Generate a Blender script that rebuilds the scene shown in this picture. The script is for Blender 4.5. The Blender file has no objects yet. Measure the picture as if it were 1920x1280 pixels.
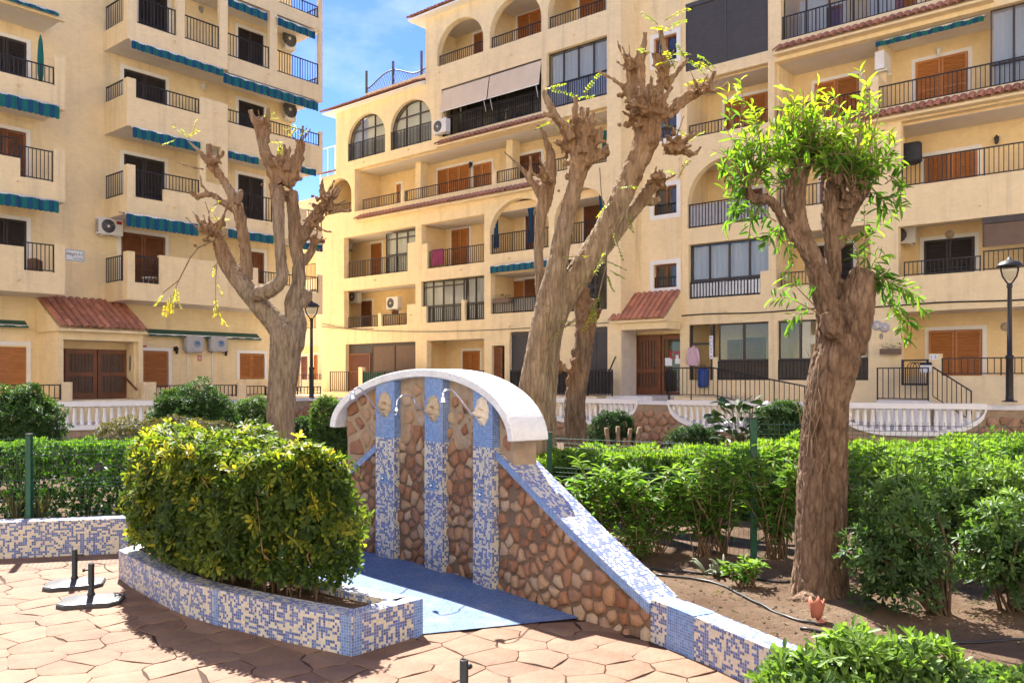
import bpy, bmesh, math, random
import numpy as np
from mathutils import Vector, Matrix, noise
random.seed(7); rng = np.random.default_rng(7)
R = math.radians
scene = bpy.context.scene
COL = scene.collection

# ------------------------------------------------------------------ camera
FPX, CX, HY, CAMH = 1543.0, 960.0, 708.0, 2.1      # calibrated from the photograph's vanishing points
cam_d = bpy.data.cameras.new('camera'); cam = bpy.data.objects.new('camera', cam_d); COL.objects.link(cam)
cam.location = (0, 0, CAMH); cam.rotation_euler = (R(90), 0, 0)
cam_d.sensor_width = 36; cam_d.lens = FPX / 1920 * 36
cam_d.shift_y = (HY - 640) / 1920; cam_d.clip_end = 3000
scene.camera = cam

# ------------------------------------------------------------------ sky, sun, exposure
SUN_EL = R(51); SUN_DIR = Vector((-0.38, 0.925, 0)).normalized() * math.cos(SUN_EL) + Vector((0, 0, math.sin(SUN_EL)))
world = bpy.data.worlds.new('World'); scene.world = world; world.use_nodes = True
wn = world.node_tree; wn.nodes.clear()
def wnode(t, **k):
    n = wn.nodes.new(t)
    for a, b in k.items(): setattr(n, a, b)
    return n
sky = wnode('ShaderNodeTexSky', sky_type='NISHITA', sun_disc=False)
sky.sun_elevation = SUN_EL; sky.sun_rotation = math.atan2(SUN_DIR.x, SUN_DIR.y)
sky.altitude = 30; sky.air_density = 1.0; sky.dust_density = 0.15; sky.ozone_density = 4.5
tc = wnode('ShaderNodeTexCoord'); mp = wnode('ShaderNodeMapping'); mp.inputs['Scale'].default_value = (2.2, 2.2, 4.5)
cn = wnode('ShaderNodeTexNoise'); cn.inputs['Scale'].default_value = 2.3; cn.inputs['Detail'].default_value = 7; cn.inputs['Roughness'].default_value = .6
cr = wnode('ShaderNodeValToRGB'); cr.color_ramp.elements[0].position = .50; cr.color_ramp.elements[1].position = .85
cr.color_ramp.elements[1].color = (.55, .55, .55, 1)
mx = wnode('ShaderNodeMixRGB'); mx.inputs[2].default_value = (4.4, 4.7, 5.2, 1)
bg = wnode('ShaderNodeBackground'); bg.inputs['Strength'].default_value = 0.064
wo = wnode('ShaderNodeOutputWorld')
L = wn.links.new
L(tc.outputs['Generated'], mp.inputs[0]); L(mp.outputs[0], cn.inputs[0]); L(cn.outputs[0], cr.inputs[0]); L(cr.outputs[0], mx.inputs[0])
hs = wnode('ShaderNodeHueSaturation'); hs.inputs['Saturation'].default_value = 1.25; hs.inputs['Hue'].default_value = .52; hs.inputs['Value'].default_value = .84
L(sky.outputs[0], hs.inputs['Color']); L(hs.outputs[0], mx.inputs[1]); L(mx.outputs[0], bg.inputs[0]); L(bg.outputs[0], wo.inputs[0])
sd = bpy.data.lights.new('sun', 'SUN'); sun = bpy.data.objects.new('sun', sd); COL.objects.link(sun)
sd.energy = 4.1; sd.angle = R(.53); sd.color = (1, .95, .88)
sun.rotation_euler = SUN_DIR.to_track_quat('Z', 'Y').to_euler(); sun.location = (0, 0, 40)
vs = scene.view_settings; vs.view_transform = 'Standard'; vs.look = 'None'; vs.gamma = 1; vs.exposure = 2.25; vs.use_curve_mapping = False
scene.cycles.use_denoising = True; scene.cycles.max_bounces = 8; scene.cycles.transparent_max_bounces = 12
scene.cycles.diffuse_bounces = 5; scene.cycles.caustics_reflective = False; scene.cycles.caustics_refractive = False

# ------------------------------------------------------------------ helpers
def at(px, py, Y):
    "world point seen at a photograph pixel at distance Y"
    return Vector(((px - CX) / FPX * Y, Y, CAMH + (HY - py) * Y / FPX))
def gpt(px, py, z=0.0):
    Y = (CAMH - z) * FPX / (py - HY)
    return Vector(((px - CX) / FPX * Y, Y, z))
class Frame:
    "a building's own axes: s along its face, o out of it"
    def __init__(s, ox, oy, ang):
        s.o = (ox, oy); s.ang = ang; s.u = (math.cos(ang), math.sin(ang)); s.v = (-math.sin(ang), math.cos(ang))
    def s(f, px, o=0):
        k = (px - CX) / FPX; ax = f.o[0] - o * f.v[0]; ay = f.o[1] - o * f.v[1]
        return (k * ay - ax) / (f.u[0] - k * f.u[1])
    def z(f, px, py, o=0):
        Y = f.o[1] - o * f.v[1] + f.s(px, o) * f.u[1]
        return CAMH + (HY - py) * Y / FPX
class MB:
    "collects faces and links them as ONE mesh object"
    def __init__(m): m.v = []; m.f = []; m.mi = []; m.uv = []; m.sm = []
    def face(m, pts, mi=0, uv=None, smooth=False):
        n = len(m.v); m.v += [tuple(p) for p in pts]; m.f.append(tuple(range(n, n + len(pts)))); m.mi.append(mi)
        m.uv.append(uv or [(0, 0)] * len(pts)); m.sm.append(smooth)
    def mesh(m, V, F, mi=0, smooth=False):
        n = len(m.v); m.v += [tuple(p) for p in V]
        for f in F:
            m.f.append(tuple(i + n for i in f)); m.mi.append(mi); m.uv.append([(0, 0)] * len(f)); m.sm.append(smooth)
        return m
    def box(m, x0, x1, y0, y1, z0, z1, mi=0):
        if x1 < x0: x0, x1 = x1, x0
        if y1 < y0: y0, y1 = y1, y0
        if z1 < z0: z0, z1 = z1, z0
        V = [(x0,y0,z0),(x1,y0,z0),(x1,y1,z0),(x0,y1,z0),(x0,y0,z1),(x1,y0,z1),(x1,y1,z1),(x0,y1,z1)]
        return m.mesh(V, [(0,3,2,1),(4,5,6,7),(0,1,5,4),(1,2,6,5),(2,3,7,6),(3,0,4,7)], mi)
    def bx(m, s0, s1, o0, o1, z0, z1, mi=0):            # box in a building's axes
        return m.box(s0, s1, -o0, -o1, z0, z1, mi)
    def prism(m, poly, vec, mi=0):                       # planar polygon swept along vec
        n = len(poly); P = [Vector(p) for p in poly]; Q = [p + Vector(vec) for p in P]
        m.mesh(P + Q, [tuple(range(n))[::-1], tuple(range(n, 2*n))] + [(i, (i+1) % n, n+(i+1) % n, n+i) for i in range(n)], mi)
        return m
    def tube(m, pts, rad, seg=8, mi=0, smooth=True, cap=True):
        P = [Vector(p) for p in pts]; n = len(P)
        if not hasattr(rad, '__len__'): rad = [rad] * n
        V = []; F = []; up = None
        for i in range(n):
            d = (P[min(i+1, n-1)] - P[max(i-1, 0)])
            d = d.normalized() if d.length > 1e-9 else Vector((0, 0, 1))
            if up is None: up = Vector((1, 0, 0)) if abs(d.x) < .8 else Vector((0, 1, 0))
            a = (up - d * up.dot(d)).normalized(); b = d.cross(a); up = a
            for k in range(seg):
                t = 2 * math.pi * k / seg
                V.append(P[i] + (a * math.cos(t) + b * math.sin(t)) * rad[i])
        for i in range(n - 1):
            for k in range(seg):
                k2 = (k + 1) % seg
                F.append((i*seg+k, i*seg+k2, (i+1)*seg+k2, (i+1)*seg+k))
        if cap: F += [tuple(range(seg))[::-1], tuple(range((n-1)*seg, n*seg))]
        return m.mesh(V, F, mi, smooth)
    def lathe(m, prof, c=(0, 0, 0), seg=16, mi=0, smooth=True):   # prof: (r, z)
        V = []; F = []
        for r, z in prof:
            for k in range(seg):
                t = 2 * math.pi * k / seg; V.append((c[0] + r * math.cos(t), c[1] + r * math.sin(t), c[2] + z))
        for i in range(len(prof) - 1):
            for k in range(seg):
                k2 = (k + 1) % seg; F.append((i*seg+k, i*seg+k2, (i+1)*seg+k2, (i+1)*seg+k))
        F += [tuple(range(seg))[::-1], tuple(range((len(prof)-1)*seg, len(prof)*seg))]
        return m.mesh(V, F, mi, smooth)
    def data(m, name, mats):
        me = bpy.data.meshes.new(name); me.from_pydata(m.v, [], m.f)
        for x in (mats if isinstance(mats, (list, tuple)) else [mats]): me.materials.append(x)
        me.polygons.foreach_set('material_index', m.mi); me.polygons.foreach_set('use_smooth', m.sm)
        if any(any(c != (0, 0) for c in u) for u in m.uv):
            ul = me.uv_layers.new(name='UVMap'); ul.data.foreach_set('uv', [c for u in m.uv for p in u for c in p])
        me.update(); return me
    def build(m, name, mats, parent=None, bevel=0):
        o = link(bpy.data.objects.new(name, m.data(name, mats)), parent)
        if bevel:
            b = o.modifiers.new('bevel', 'BEVEL'); b.width = bevel; b.segments = 2; b.limit_method = 'ANGLE'
        return o
def link(o, parent=None):
    COL.objects.link(o)
    if parent is not None: o.parent = parent
    return o
def tag(o, label=None, cat=None, group=None, kind=None):
    for k, v in (('label', label), ('category', cat), ('group', group), ('kind', kind)):
        if v: o[k] = v
    return o
def thing(name, label, cat, loc=(0, 0, 0), rz=0, group=None):
    o = link(bpy.data.objects.new(name, None)); o.location = loc; o.rotation_euler = (0, 0, rz); o.empty_display_size = .2
    return tag(o, label, cat, group)
def inst(name, me, parent, loc=(0, 0, 0), rot=(0, 0, 0), sc=(1, 1, 1)):
    o = link(bpy.data.objects.new(name, me), parent); o.location = loc; o.rotation_euler = rot; o.scale = sc
    return o

# ------------------------------------------------------------------ materials
class N:
    def __init__(s, name):
        s.m = bpy.data.materials.new(name); s.m.use_nodes = True; s.t = s.m.node_tree; s.t.nodes.clear()
        s.out = s.t.nodes.new('ShaderNodeOutputMaterial')
    def n(s, t, ins=None, **k):
        x = s.t.nodes.new('ShaderNode' + t)
        for a, b in k.items(): setattr(x, a, b)
        for a, b in (ins or {}).items():
            if hasattr(b, 'bl_idname') and not isinstance(b, bpy.types.Node): s.t.links.new(b, x.inputs[a])
            elif isinstance(b, bpy.types.Node): s.t.links.new(b.outputs[0], x.inputs[a])
            else: x.inputs[a].default_value = b
        return x
    def math(s, op, a, b=0.0, c=None):
        x = s.n('Math', operation=op)
        for i, q in enumerate((a, b) if c is None else (a, b, c)):
            if isinstance(q, (int, float)): x.inputs[i].default_value = q
            else: s.t.links.new(q, x.inputs[i])
        return x.outputs[0]
    def ramp(s, fac, stops):
        x = s.n('ValToRGB', {'Fac': fac}); e = x.color_ramp.elements
        while len(e) < len(stops): e.new(.5)
        for q, (p, c) in zip(e, stops): q.position = p; q.color = (*c, 1) if len(c) == 3 else c
        return x.outputs[0]
    def mix(s, fac, a, b, mode='MIX'):
        x = s.n('MixRGB', blend_type=mode)
        for i, q in enumerate((fac, a, b)):
            if isinstance(q, (int, float)): x.inputs[i].default_value = q
            elif isinstance(q, tuple): x.inputs[i].default_value = (*q, 1) if len(q) == 3 else q
            else: s.t.links.new(q, x.inputs[i])
        return x.outputs[0]
    def obj(s): return s.n('TexCoord').outputs['Object']
    def noise(s, vec, scale, detail=4, rough=.55, st=None):
        if st is not None: vec = s.n('Mapping', {'Vector': vec, 'Scale': st}).outputs[0]
        return s.n('TexNoise', {'Vector': vec, 'Scale': scale, 'Detail': detail, 'Roughness': rough}).outputs[0]
    def fin(s, color, rough=.8, bump=None, bs=.3, bd=.02, metallic=0, spec=.4, **kw):
        p = s.n('BsdfPrincipled')
        for k, q in (('Base Color', color), ('Roughness', rough), ('Metallic', metallic), ('Specular IOR Level', spec), *kw.items()):
            if isinstance(q, (int, float)): p.inputs[k].default_value = q
            elif isinstance(q, tuple): p.inputs[k].default_value = (*q, 1) if len(q) == 3 else q
            else: s.t.links.new(q, p.inputs[k])
        if bump is not None:
            b = s.n('Bump', {'Height': bump, 'Strength': bs, 'Distance': bd}); s.t.links.new(b.outputs[0], p.inputs['Normal'])
        s.t.links.new(p.outputs[0], s.out.inputs[0]); return s.m
def sc3(c, k): return tuple(min(1, x * k) for x in c)
def plain(name, c, rough=.6, var=.12, scale=4, bump=0, bscale=40, metallic=0, spec=.4, rnd=0, st=None):
    n = N(name); co = n.obj()
    f = n.noise(co, scale, 5, .6, st)
    col = n.ramp(f, [(.3, sc3(c, 1 - var)), (.7, sc3(c, 1 + var))])
    if rnd:
        q = n.n('ObjectInfo').outputs['Random']
        col = n.mix(1.0, col, n.ramp(q, [(0, (1 - rnd,) * 3), (1, (1 + rnd * .3,) * 3)]), 'MULTIPLY')
    return n.fin(col, rough, n.noise(co, bscale, 4) if bump else None, bump, .02, metallic, spec)
def stucco(name, c, stain=.2):
    n = N(name); co = n.obj()
    big = n.noise(co, .35, 4, .6); fine = n.noise(co, 9, 5, .65, (.5, .5, 1.2))
    drip = n.noise(co, 1.0, 5, .65, (2.6, 2.6, .16))
    col = n.ramp(big, [(.3, sc3(c, .93)), (.7, sc3(c, 1.05))])
    mid = n.noise(co, 2.2, 6, .7)
    col = n.mix(.5, col, n.ramp(fine, [(.3, sc3(c, .80)), (.7, sc3(c, 1.12))]))
    col = n.mix(.4, col, n.ramp(mid, [(.3, sc3(c, .82)), (.7, sc3(c, 1.08))]))
    col = n.mix(n.ramp(drip, [(.50, (0, 0, 0)), (.74, (stain,) * 3)]), col, (.30, .22, .13))
    d2 = n.noise(co, 1.0, 4, .7, (7, 7, .3))
    col = n.mix(n.ramp(n.math('MULTIPLY', d2, drip), [(.31, (0, 0, 0)), (.48, (stain,) * 3)]), col, (.26, .20, .13))
    b = n.math('ADD', n.noise(co, 28, 4, .7), n.math('MULTIPLY', n.noise(co, 7, 3), .8))
    return n.fin(col, .9, b, .7, .03, spec=.15)
def stone_mat(name, cols, rough=.85, bs=.6):
    n = N(name); co = n.obj(); r = n.n('ObjectInfo').outputs['Random']
    k = len(cols); col = n.ramp(r, [(i / (k - 1), c) for i, c in enumerate(cols)])
    f = n.noise(co, 14, 6, .7); g = n.noise(co, 45, 4, .7)
    col = n.mix(n.ramp(f, [(.48, (0, 0, 0)), (.78, (.4,) * 3)]), col, (.46, .31, .20))
    col = n.mix(n.ramp(g, [(.5, (0, 0, 0)), (.75, (.5,) * 3)]), col, (.18, .09, .05))
    return n.fin(col, rough, n.math('ADD', f, n.math('MULTIPLY', g, .4)), bs, .02, spec=.25)
def mosaic(name, mode, size=.0235, gloss=.36, spec=.35, k=1.0):
    "glass mosaic in metres of UV; mode: fraction of cream tiles"
    n = N(name); uv = n.n('TexCoord').outputs['UV']
    v = n.n('VectorMath', {0: uv, 3: 1 / size}, operation='SCALE').outputs[0]
    cell = n.n('VectorMath', {0: v}, operation='FLOOR').outputs[0]; fr = n.n('VectorMath', {0: v}, operation='FRACTION').outputs[0]
    w1 = n.n('TexWhiteNoise', {'Vector': cell}, noise_dimensions='2D'); 
    c2 = n.n('VectorMath', {0: cell, 1: (17.3, 5.1, 0)}, operation='ADD').outputs[0]
    w2 = n.n('TexWhiteNoise', {'Vector': c2}, noise_dimensions='2D')
    # clusters two or three tiles wide
    half = n.n('VectorMath', {0: n.n('VectorMath', {0: cell, 1: (.5, 1, 1)}, operation='MULTIPLY').outputs[0]}, operation='FLOOR').outputs[0]
    w3 = n.n('TexWhiteNoise', {'Vector': half}, noise_dimensions='2D')
    h4 = n.n('VectorMath', {0: n.n('VectorMath', {0: cell, 1: (1, .34, 1)}, operation='MULTIPLY').outputs[0]}, operation='FLOOR').outputs[0]
    w4 = n.n('TexWhiteNoise', {'Vector': h4}, noise_dimensions='2D')
    pick = n.math('ADD', n.math('ADD', n.math('MULTIPLY', w1.outputs[0], .35), n.math('MULTIPLY', w3.outputs[0], .4)), n.math('MULTIPLY', w4.outputs[0], .25))
    blue = n.ramp(w2.outputs[0], [(0, (.045, .065, .20)), (.35, (.075, .12, .34)), (.7, (.12, .19, .46)), (1, (.055, .085, .26))])
    cream = n.ramp(w2.outputs[0], [(0, (.50, .45, .34)), (.5, (.64, .59, .47)), (1, (.57, .52, .41))])
    if mode is None:
        blue = n.ramp(w2.outputs[0], [(0, sc3((.06, .15, .40), k)), (.5, sc3((.09, .21, .50), k)), (1, sc3((.14, .28, .58), k))]); col = blue
    else: col = n.mix(n.math('GREATER_THAN', pick, mode), blue, cream)
    x = n.n('SeparateXYZ', {'Vector': fr})
    def edge(q): return n.math('MINIMUM', q, n.math('SUBTRACT', 1.0, q))
    d = n.math('MINIMUM', edge(x.outputs[0]), edge(x.outputs[1]))
    g = n.math('LESS_THAN', d, .055)
    big = n.noise(n.obj(), 3, 4)
    col = n.mix(g, col, sc3((.46, .47, .48), k))
    col = n.mix(n.ramp(big, [(.5, (0, 0, 0)), (.8, (.25,) * 3)]), col, (.45, .40, .33))
    rg = n.math('MULTIPLY_ADD', g, .4, gloss)
    return n.fin(col, rg, n.math('MINIMUM', d, .12), .6, .01, spec=spec)
def leaf_mat(name, stops, trans=.45, rough=.55):
    n = N(name); a = n.n('Attribute', attribute_name='rnd').outputs['Fac']
    col = n.ramp(a, stops)
    p = n.n('BsdfPrincipled', {'Base Color': col, 'Roughness': rough, 'Specular IOR Level': .25})
    tcol = n.mix(1.0, col, (1.5, 1.55, .55), 'MULTIPLY')
    t = n.n('BsdfTranslucent', {'Color': tcol}); m = n.n('MixShader', {0: trans, 1: p, 2: t})
    n.t.links.new(m.outputs[0], n.out.inputs[0]); return n.m
def glass(name, tint=(.86, .88, .87), refl=.05, rough=.02):
    n = N(name); t = n.n('BsdfTransparent', {'Color': (*tint, 1)}); g = n.n('BsdfGlossy', {'Color': (.9, .95, 1, 1), 'Roughness': rough})
    fc = n.n('LayerWeight', {'Blend': .5}).outputs['Facing']; f = n.math('ADD', n.math('MULTIPLY', n.math('POWER', fc, 4.0), .55), refl)
    m = n.n('MixShader', {0: n.math('MINIMUM', f, 1.0), 1: t, 2: g}); n.t.links.new(m.outputs[0], n.out.inputs[0]); return n.m
def bark_mat(name, c0, c1, c2, st=(9, 9, 1.6), bs=.9):
    n = N(name); co = n.obj()
    f = n.noise(co, 1.6, 8, .72, st); g = n.noise(co, 2.2, 4, .6)
    w = n.noise(co, 5.0, 6, .7, (st[0], st[1], st[2] * .7))
    col = n.ramp(f, [(.30, c0), (.5, c1), (.72, c2)])
    col = n.mix(n.ramp(g, [(.4, (0, 0, 0)), (.8, (.5,) * 3)]), col, sc3(c2, 1.1))
    ck = n.n('Attribute', attribute_name='crack').outputs['Fac']; col = n.mix(n.math('MULTIPLY', ck, .4), col, sc3(c0, .55))
    hw = n.n('Attribute', attribute_name='headw').outputs['Fac']
    col = n.mix(n.math('MULTIPLY', hw, .75), col, n.ramp(f, [(.3, (.11, .05, .025)), (.5, (.30, .16, .075)), (.72, (.43, .27, .15))]))
    vc = n.n('TexVoronoi', {'Vector': n.n('Mapping', {'Vector': co, 'Scale': (st[0], st[1], st[2]*.55)}).outputs[0], 'Scale': 1.7}, feature='DISTANCE_TO_EDGE').outputs[0]
    crack = n.ramp(vc, [(0, (1, 1, 1)), (.12, (0, 0, 0))])
    col = n.mix(n.math('MULTIPLY', crack, .16), col, sc3(c0, .6))
    h = n.math('SUBTRACT', n.math('ADD', f, n.math('MULTIPLY', w, .5)), n.math('MULTIPLY', crack, .18))
    return n.fin(col, .92, h, bs, .06, spec=.12)
WALL = (.90, .725, .43)
M = dict(
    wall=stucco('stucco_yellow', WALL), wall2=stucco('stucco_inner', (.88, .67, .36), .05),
    soffit=plain('soffit_white', (.72, .68, .62), .9, .05, 1.5), trim=plain('trim_white', (.80, .78, .73), .8, .04),
    white=stucco('white_paint', (.80, .81, .82), .16), iron=plain('black_iron', (.022, .020, .020), .5, .2),
    wood=plain('orange_wood', (.44, .17, .045), .5, .22, 3, .15, 30, rnd=.25, st=(1, 1, 8)), wood_dk=plain('brown_wood', (.20, .075, .03), .5, .22, 3, .15, 30, rnd=.2),
    dark=plain('dark_frame', (.055, .042, .035), .45, .15), brown_sh=plain('brown_roller', (.17, .11, .075), .6, .1), grey_sh=plain('grey_roller', (.075, .072, .072), .6, .1),
    black_sh=plain('dark_shutter', (.03, .024, .022), .6, .15), cream_cloth=plain('cream_awning', (.70, .57, .41), .9, .06, 2),
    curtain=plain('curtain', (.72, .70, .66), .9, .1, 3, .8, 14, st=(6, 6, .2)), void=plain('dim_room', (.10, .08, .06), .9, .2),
    blue=plain('awning_blue', (.005, .06, .14), .85, .1), teal=plain('awning_teal', (.006, .125, .115), .85, .1), green_aw=plain('awning_green', (.035, .10, .075), .85, .1),
    ac=plain('ac_white', (.72, .71, .67), .5, .05), ac_dark=plain('ac_grille', (.05, .05, .05), .6, .1), cover=plain('ac_cover', (.42, .42, .43), .75, .1, 6, .4, 9), cover_blk=plain('black_cover', (.03, .032, .036), .6, .2, 6, .6, 9),
    tile=plain('terracotta', (.46, .19, .11), .8, .25, 5, .35, 25, rnd=.35), tile_pink=plain('terracotta_pink', (.44, .21, .145), .8, .2, 5, .35, 25, rnd=.3),
    glass=glass('window_glass'), marble=plain('marble_clad', (.62, .55, .47), .4, .12, 3), step=plain('step_white', (.72, .70, .66), .5, .08),
    emblem=plain('emblem_blue', (.03, .13, .36), .7, .1), sign=plain('sign_white', (.78, .80, .82), .4, .04), ink=plain('ink', (.02, .025, .06), .6, 0), red=plain('red_print', (.45, .03, .03), .6, 0), pink=plain('pink_shirt', (.62, .42, .48), .9, .1, 8, .6, 9), bluebag=plain('blue_bag', (.02, .06, .25), .6, .1),
    mos=mosaic('mosaic_mixed', .525), mos_lt=mosaic('mosaic_light', .505), mos_top=mosaic('mosaic_coping', .52), mos_blue=mosaic('mosaic_blue', None), mos_floor=mosaic('mosaic_floor', None, .0235, .6, .15, .62),
    mortar=plain('mortar', (.34, .255, .175), .95, .18, 8, .8, 30), mortar_dk=plain('mortar_dark', (.16, .105, .07), .95, .25, 8, .8, 30),
    stone=stone_mat('wall_stone', [(.31, .15, .08), (.20, .09, .052), (.36, .205, .12), (.25, .12, .078), (.38, .25, .155), (.22, .115, .08), (.43, .33, .24), (.33, .18, .095)]),
    stone2=stone_mat('retaining_stone', [(.40, .23, .14), (.30, .16, .10), (.46, .29, .18), (.36, .22, .14)]),
    chrome=plain('chrome', (.75, .75, .76), .12, .03, metallic=1), lion=plain('lion_plaster', (.46, .36, .25), .9, .15, 9, .5, 40), lion_w=plain('lion_white', (.66, .58, .47), .9, .15, 9, .5, 40),
    iron_gn=plain('fence_green', (.012, .075, .045), .45, .1), wire=plain('fence_wire', (.035, .085, .06), .4, .1, metallic=.2), rubber=plain('black_plastic', (.022, .022, .023), .45, .2), conc_dk=plain('base_plastic', (.045, .046, .05), .62, .12, 5, .2, 60),
    baluster=plain('baluster_white', (.82, .81, .79), .6, .03), clay=plain('clay_pot', (.32, .10, .055), .8, .2), alu=plain('aluminium', (.5, .5, .5), .35, .05, metallic=.9),
)

# ------------------------------------------------------------------ ground, terrace, deck
def slab_mat():
    n = N('stamped_concrete'); co = n.obj(); r = n.n('ObjectInfo').outputs['Random']
    col = n.ramp(r, [(0, (.165, .090, .050)), (.35, (.20, .114, .066)), (.7, (.22, .13, .080)), (1, (.18, .10, .057))])
    f = n.noise(co, 3.5, 6, .65); g = n.noise(co, 22, 5, .7)
    col = n.mix(n.ramp(f, [(.4, (0, 0, 0)), (.75, (.6,) * 3)]), col, (.265, .172, .112))
    col = n.mix(n.ramp(g, [(.52, (0, 0, 0)), (.8, (.35,) * 3)]), col, (.09, .045, .028))
    wp = n.n('NewGeometry').outputs['Position']; st_ = n.noise(wp, 1.3, 6, .7)
    col = n.mix(n.ramp(st_, [(.42, (0, 0, 0)), (.72, (.55,) * 3)]), col, (.10, .05, .032))
    return n.fin(col, .75, n.math('ADD', f, n.math('MULTIPLY', g, .5)), .7, .03, spec=.3)
M['slab'] = slab_mat(); M['joint'] = plain('joint_dark', (.05, .026, .016), .95, .2)
def soil_mat():
    n = N('garden_soil'); co = n.obj()
    f = n.noise(co, 1.2, 6, .7); g = n.noise(co, 18, 6, .75); h = n.noise(co, 70, 3, .7)
    col = n.ramp(f, [(.3, (.11, .066, .04)), (.55, (.185, .125, .082)), (.75, (.25, .18, .122))])
    col = n.mix(n.ramp(g, [(.5, (0, 0, 0)), (.75, (.6,) * 3)]), col, (.13, .075, .045))
    return n.fin(col, .97, n.math('ADD', g, n.math('MULTIPLY', h, .5)), 1.0, .05, spec=.1)
M['soil'] = soil_mat(); M['earth'] = plain('planter_soil', (.10, .055, .03), .97, .3, 12, .8, 40)
M['ground'] = plain('ground', (.34, .27, .2), .95, .15, .3); M['pave'] = plain('terrace_paving', (.55, .46, .37), .85, .1, 1)
tag(MB().box(-400, 400, -60, 900, -.5, -.06).build('ground', M['ground']), kind='structure')

# edge of the pool deck, west to east: low wall, shower wall, low wall
EDGE = [(-14, 9.2), (-7.5, 9.45), (-5.98, 9.61), (-4.59, 9.97), (-3.4, 10.25), (-2.45, 10.32), (-2.2, 10.2), (-1.40, 9.61), (-.82, 9.02), (-.32, 8.40), (.2, 7.70), (.58, 7.20), (1.11, 6.585), (1.32, 6.2), (1.6, 5.66), (2.1, 4.6), (2.7, 3.2), (3.4, 1.2)]
def edge_y(x):
    for (x0, y0), (x1, y1) in zip(EDGE, EDGE[1:]):
        if x0 <= x <= x1: return y0 + (y1 - y0) * (x - x0) / (x1 - x0)
    return EDGE[0][1] if x < EDGE[0][0] else EDGE[-1][1]
def soil_z(x, y):
    return .25 + .05 * noise.noise(Vector((x * .9, y * .9, 1))) + .018 * noise.noise(Vector((x * 5, y * 5, 3))) - .03 * (1 if x < -3 else 0)
m = MB(); xs = list(np.linspace(-14, 3.35, 120)) + list(np.linspace(3.5, 22, 60)); T = [0] + [((i / 60) ** 1.8) for i in range(1, 61)]
V = []; F = []
for x in xs:
    y0 = edge_y(x) + .12
    for t in T:
        y = y0 + (28 - y0) * t; V.append((x, y, soil_z(x, y)))
nT = len(T)
for i in range(len(xs) - 1):
    for j in range(nT - 1): F.append((i*nT+j, (i+1)*nT+j, (i+1)*nT+j+1, i*nT+j+1))
m.mesh(V, F, 0, True); tag(m.build('garden_soil', M['soil']), kind='structure')
# terrace in front of the buildings, held by the stone wall
RW = [(-150, 20.0), (290, 22.0), (583, 27.0), (1040, 25.0), (1510, 20.5), (2150, 18.3)]
RW = [((p - CX) / FPX * Y, Y) for p, Y in RW]
poly = [(x, y + .2, .70) for x, y in RW] + [(60, 20, .70), (60, 90, .70), (-60, 90, .70), (-60, 20, .70)]
tag(MB().prism(poly, (0, 0, -1.0)).build('terrace_pavement', M['pave']), kind='structure')

def clip(poly, px, py, nx, ny):
    out = []; n = len(poly)
    for i in range(n):
        a, b = poly[i], poly[(i+1) % n]
        da = (a[0]-px)*nx + (a[1]-py)*ny; db = (b[0]-px)*nx + (b[1]-py)*ny
        if da <= 0: out.append(a)
        if da * db < 0:
            t = da / (da - db); out.append((a[0]+(b[0]-a[0])*t, a[1]+(b[1]-a[1])*t))
    return out
def voronoi(pts, rad, region=None):
    "cells of pts, each cut from a square of half-width rad (and by region half planes)"
    A = np.array(pts); cells = []
    for i, p in enumerate(pts):
        poly = [(p[0]-rad, p[1]-rad), (p[0]+rad, p[1]-rad), (p[0]+rad, p[1]+rad), (p[0]-rad, p[1]+rad)]
        d = np.hypot(A[:, 0]-p[0], A[:, 1]-p[1])
        for j in np.argsort(d)[1:18]:
            if d[j] > 2.9 * rad: break
            q = pts[j]; poly = clip(poly, (p[0]+q[0])/2, (p[1]+q[1])/2, q[0]-p[0], q[1]-p[1])
            if len(poly) < 3: break
        if region and len(poly) >= 3:
            for h in region:
                poly = clip(poly, *h)
                if len(poly) < 3: break
        cells.append(poly if len(poly) >= 3 else None)
    return cells
def area(p): return .5 * sum(p[i][0]*p[(i+1) % len(p)][1] - p[(i+1) % len(p)][0]*p[i][1] for i in range(len(p)))
def tidy(p, mn=.02):
    out = []
    for i in range(len(p)):
        a, b = p[i], p[(i+1) % len(p)]
        if math.hypot(a[0]-b[0], a[1]-b[1]) > mn: out.append(a)
    return out if len(out) > 2 else p
def inset(p, d):
    n = len(p); out = []
    for i in range(n):
        a, b, c = Vector(p[i-1]), Vector(p[i]), Vector(p[(i+1) % n])
        e1 = (b-a).normalized(); e2 = (c-b).normalized(); n1 = Vector((-e1.y, e1.x)); n2 = Vector((-e2.y, e2.x))
        k = n1 + n2; L_ = k.length
        if L_ < 1e-6: out.append(tuple(b)); continue
        k /= L_; out.append(tuple(b + k * min(d / max(k.dot(n1), .45), d * 2)))
    return out
def subdiv_poly(p, amp, rnd):
    out = []
    for i in range(len(p)):
        a, b = p[i], p[(i+1) % len(p)]; out.append(a)
        if math.hypot(b[0]-a[0], b[1]-a[1]) > .08:
            out.append(((a[0]+b[0])/2 + rnd.uniform(-amp, amp), (a[1]+b[1])/2 + rnd.uniform(-amp, amp)))
    return out
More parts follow.
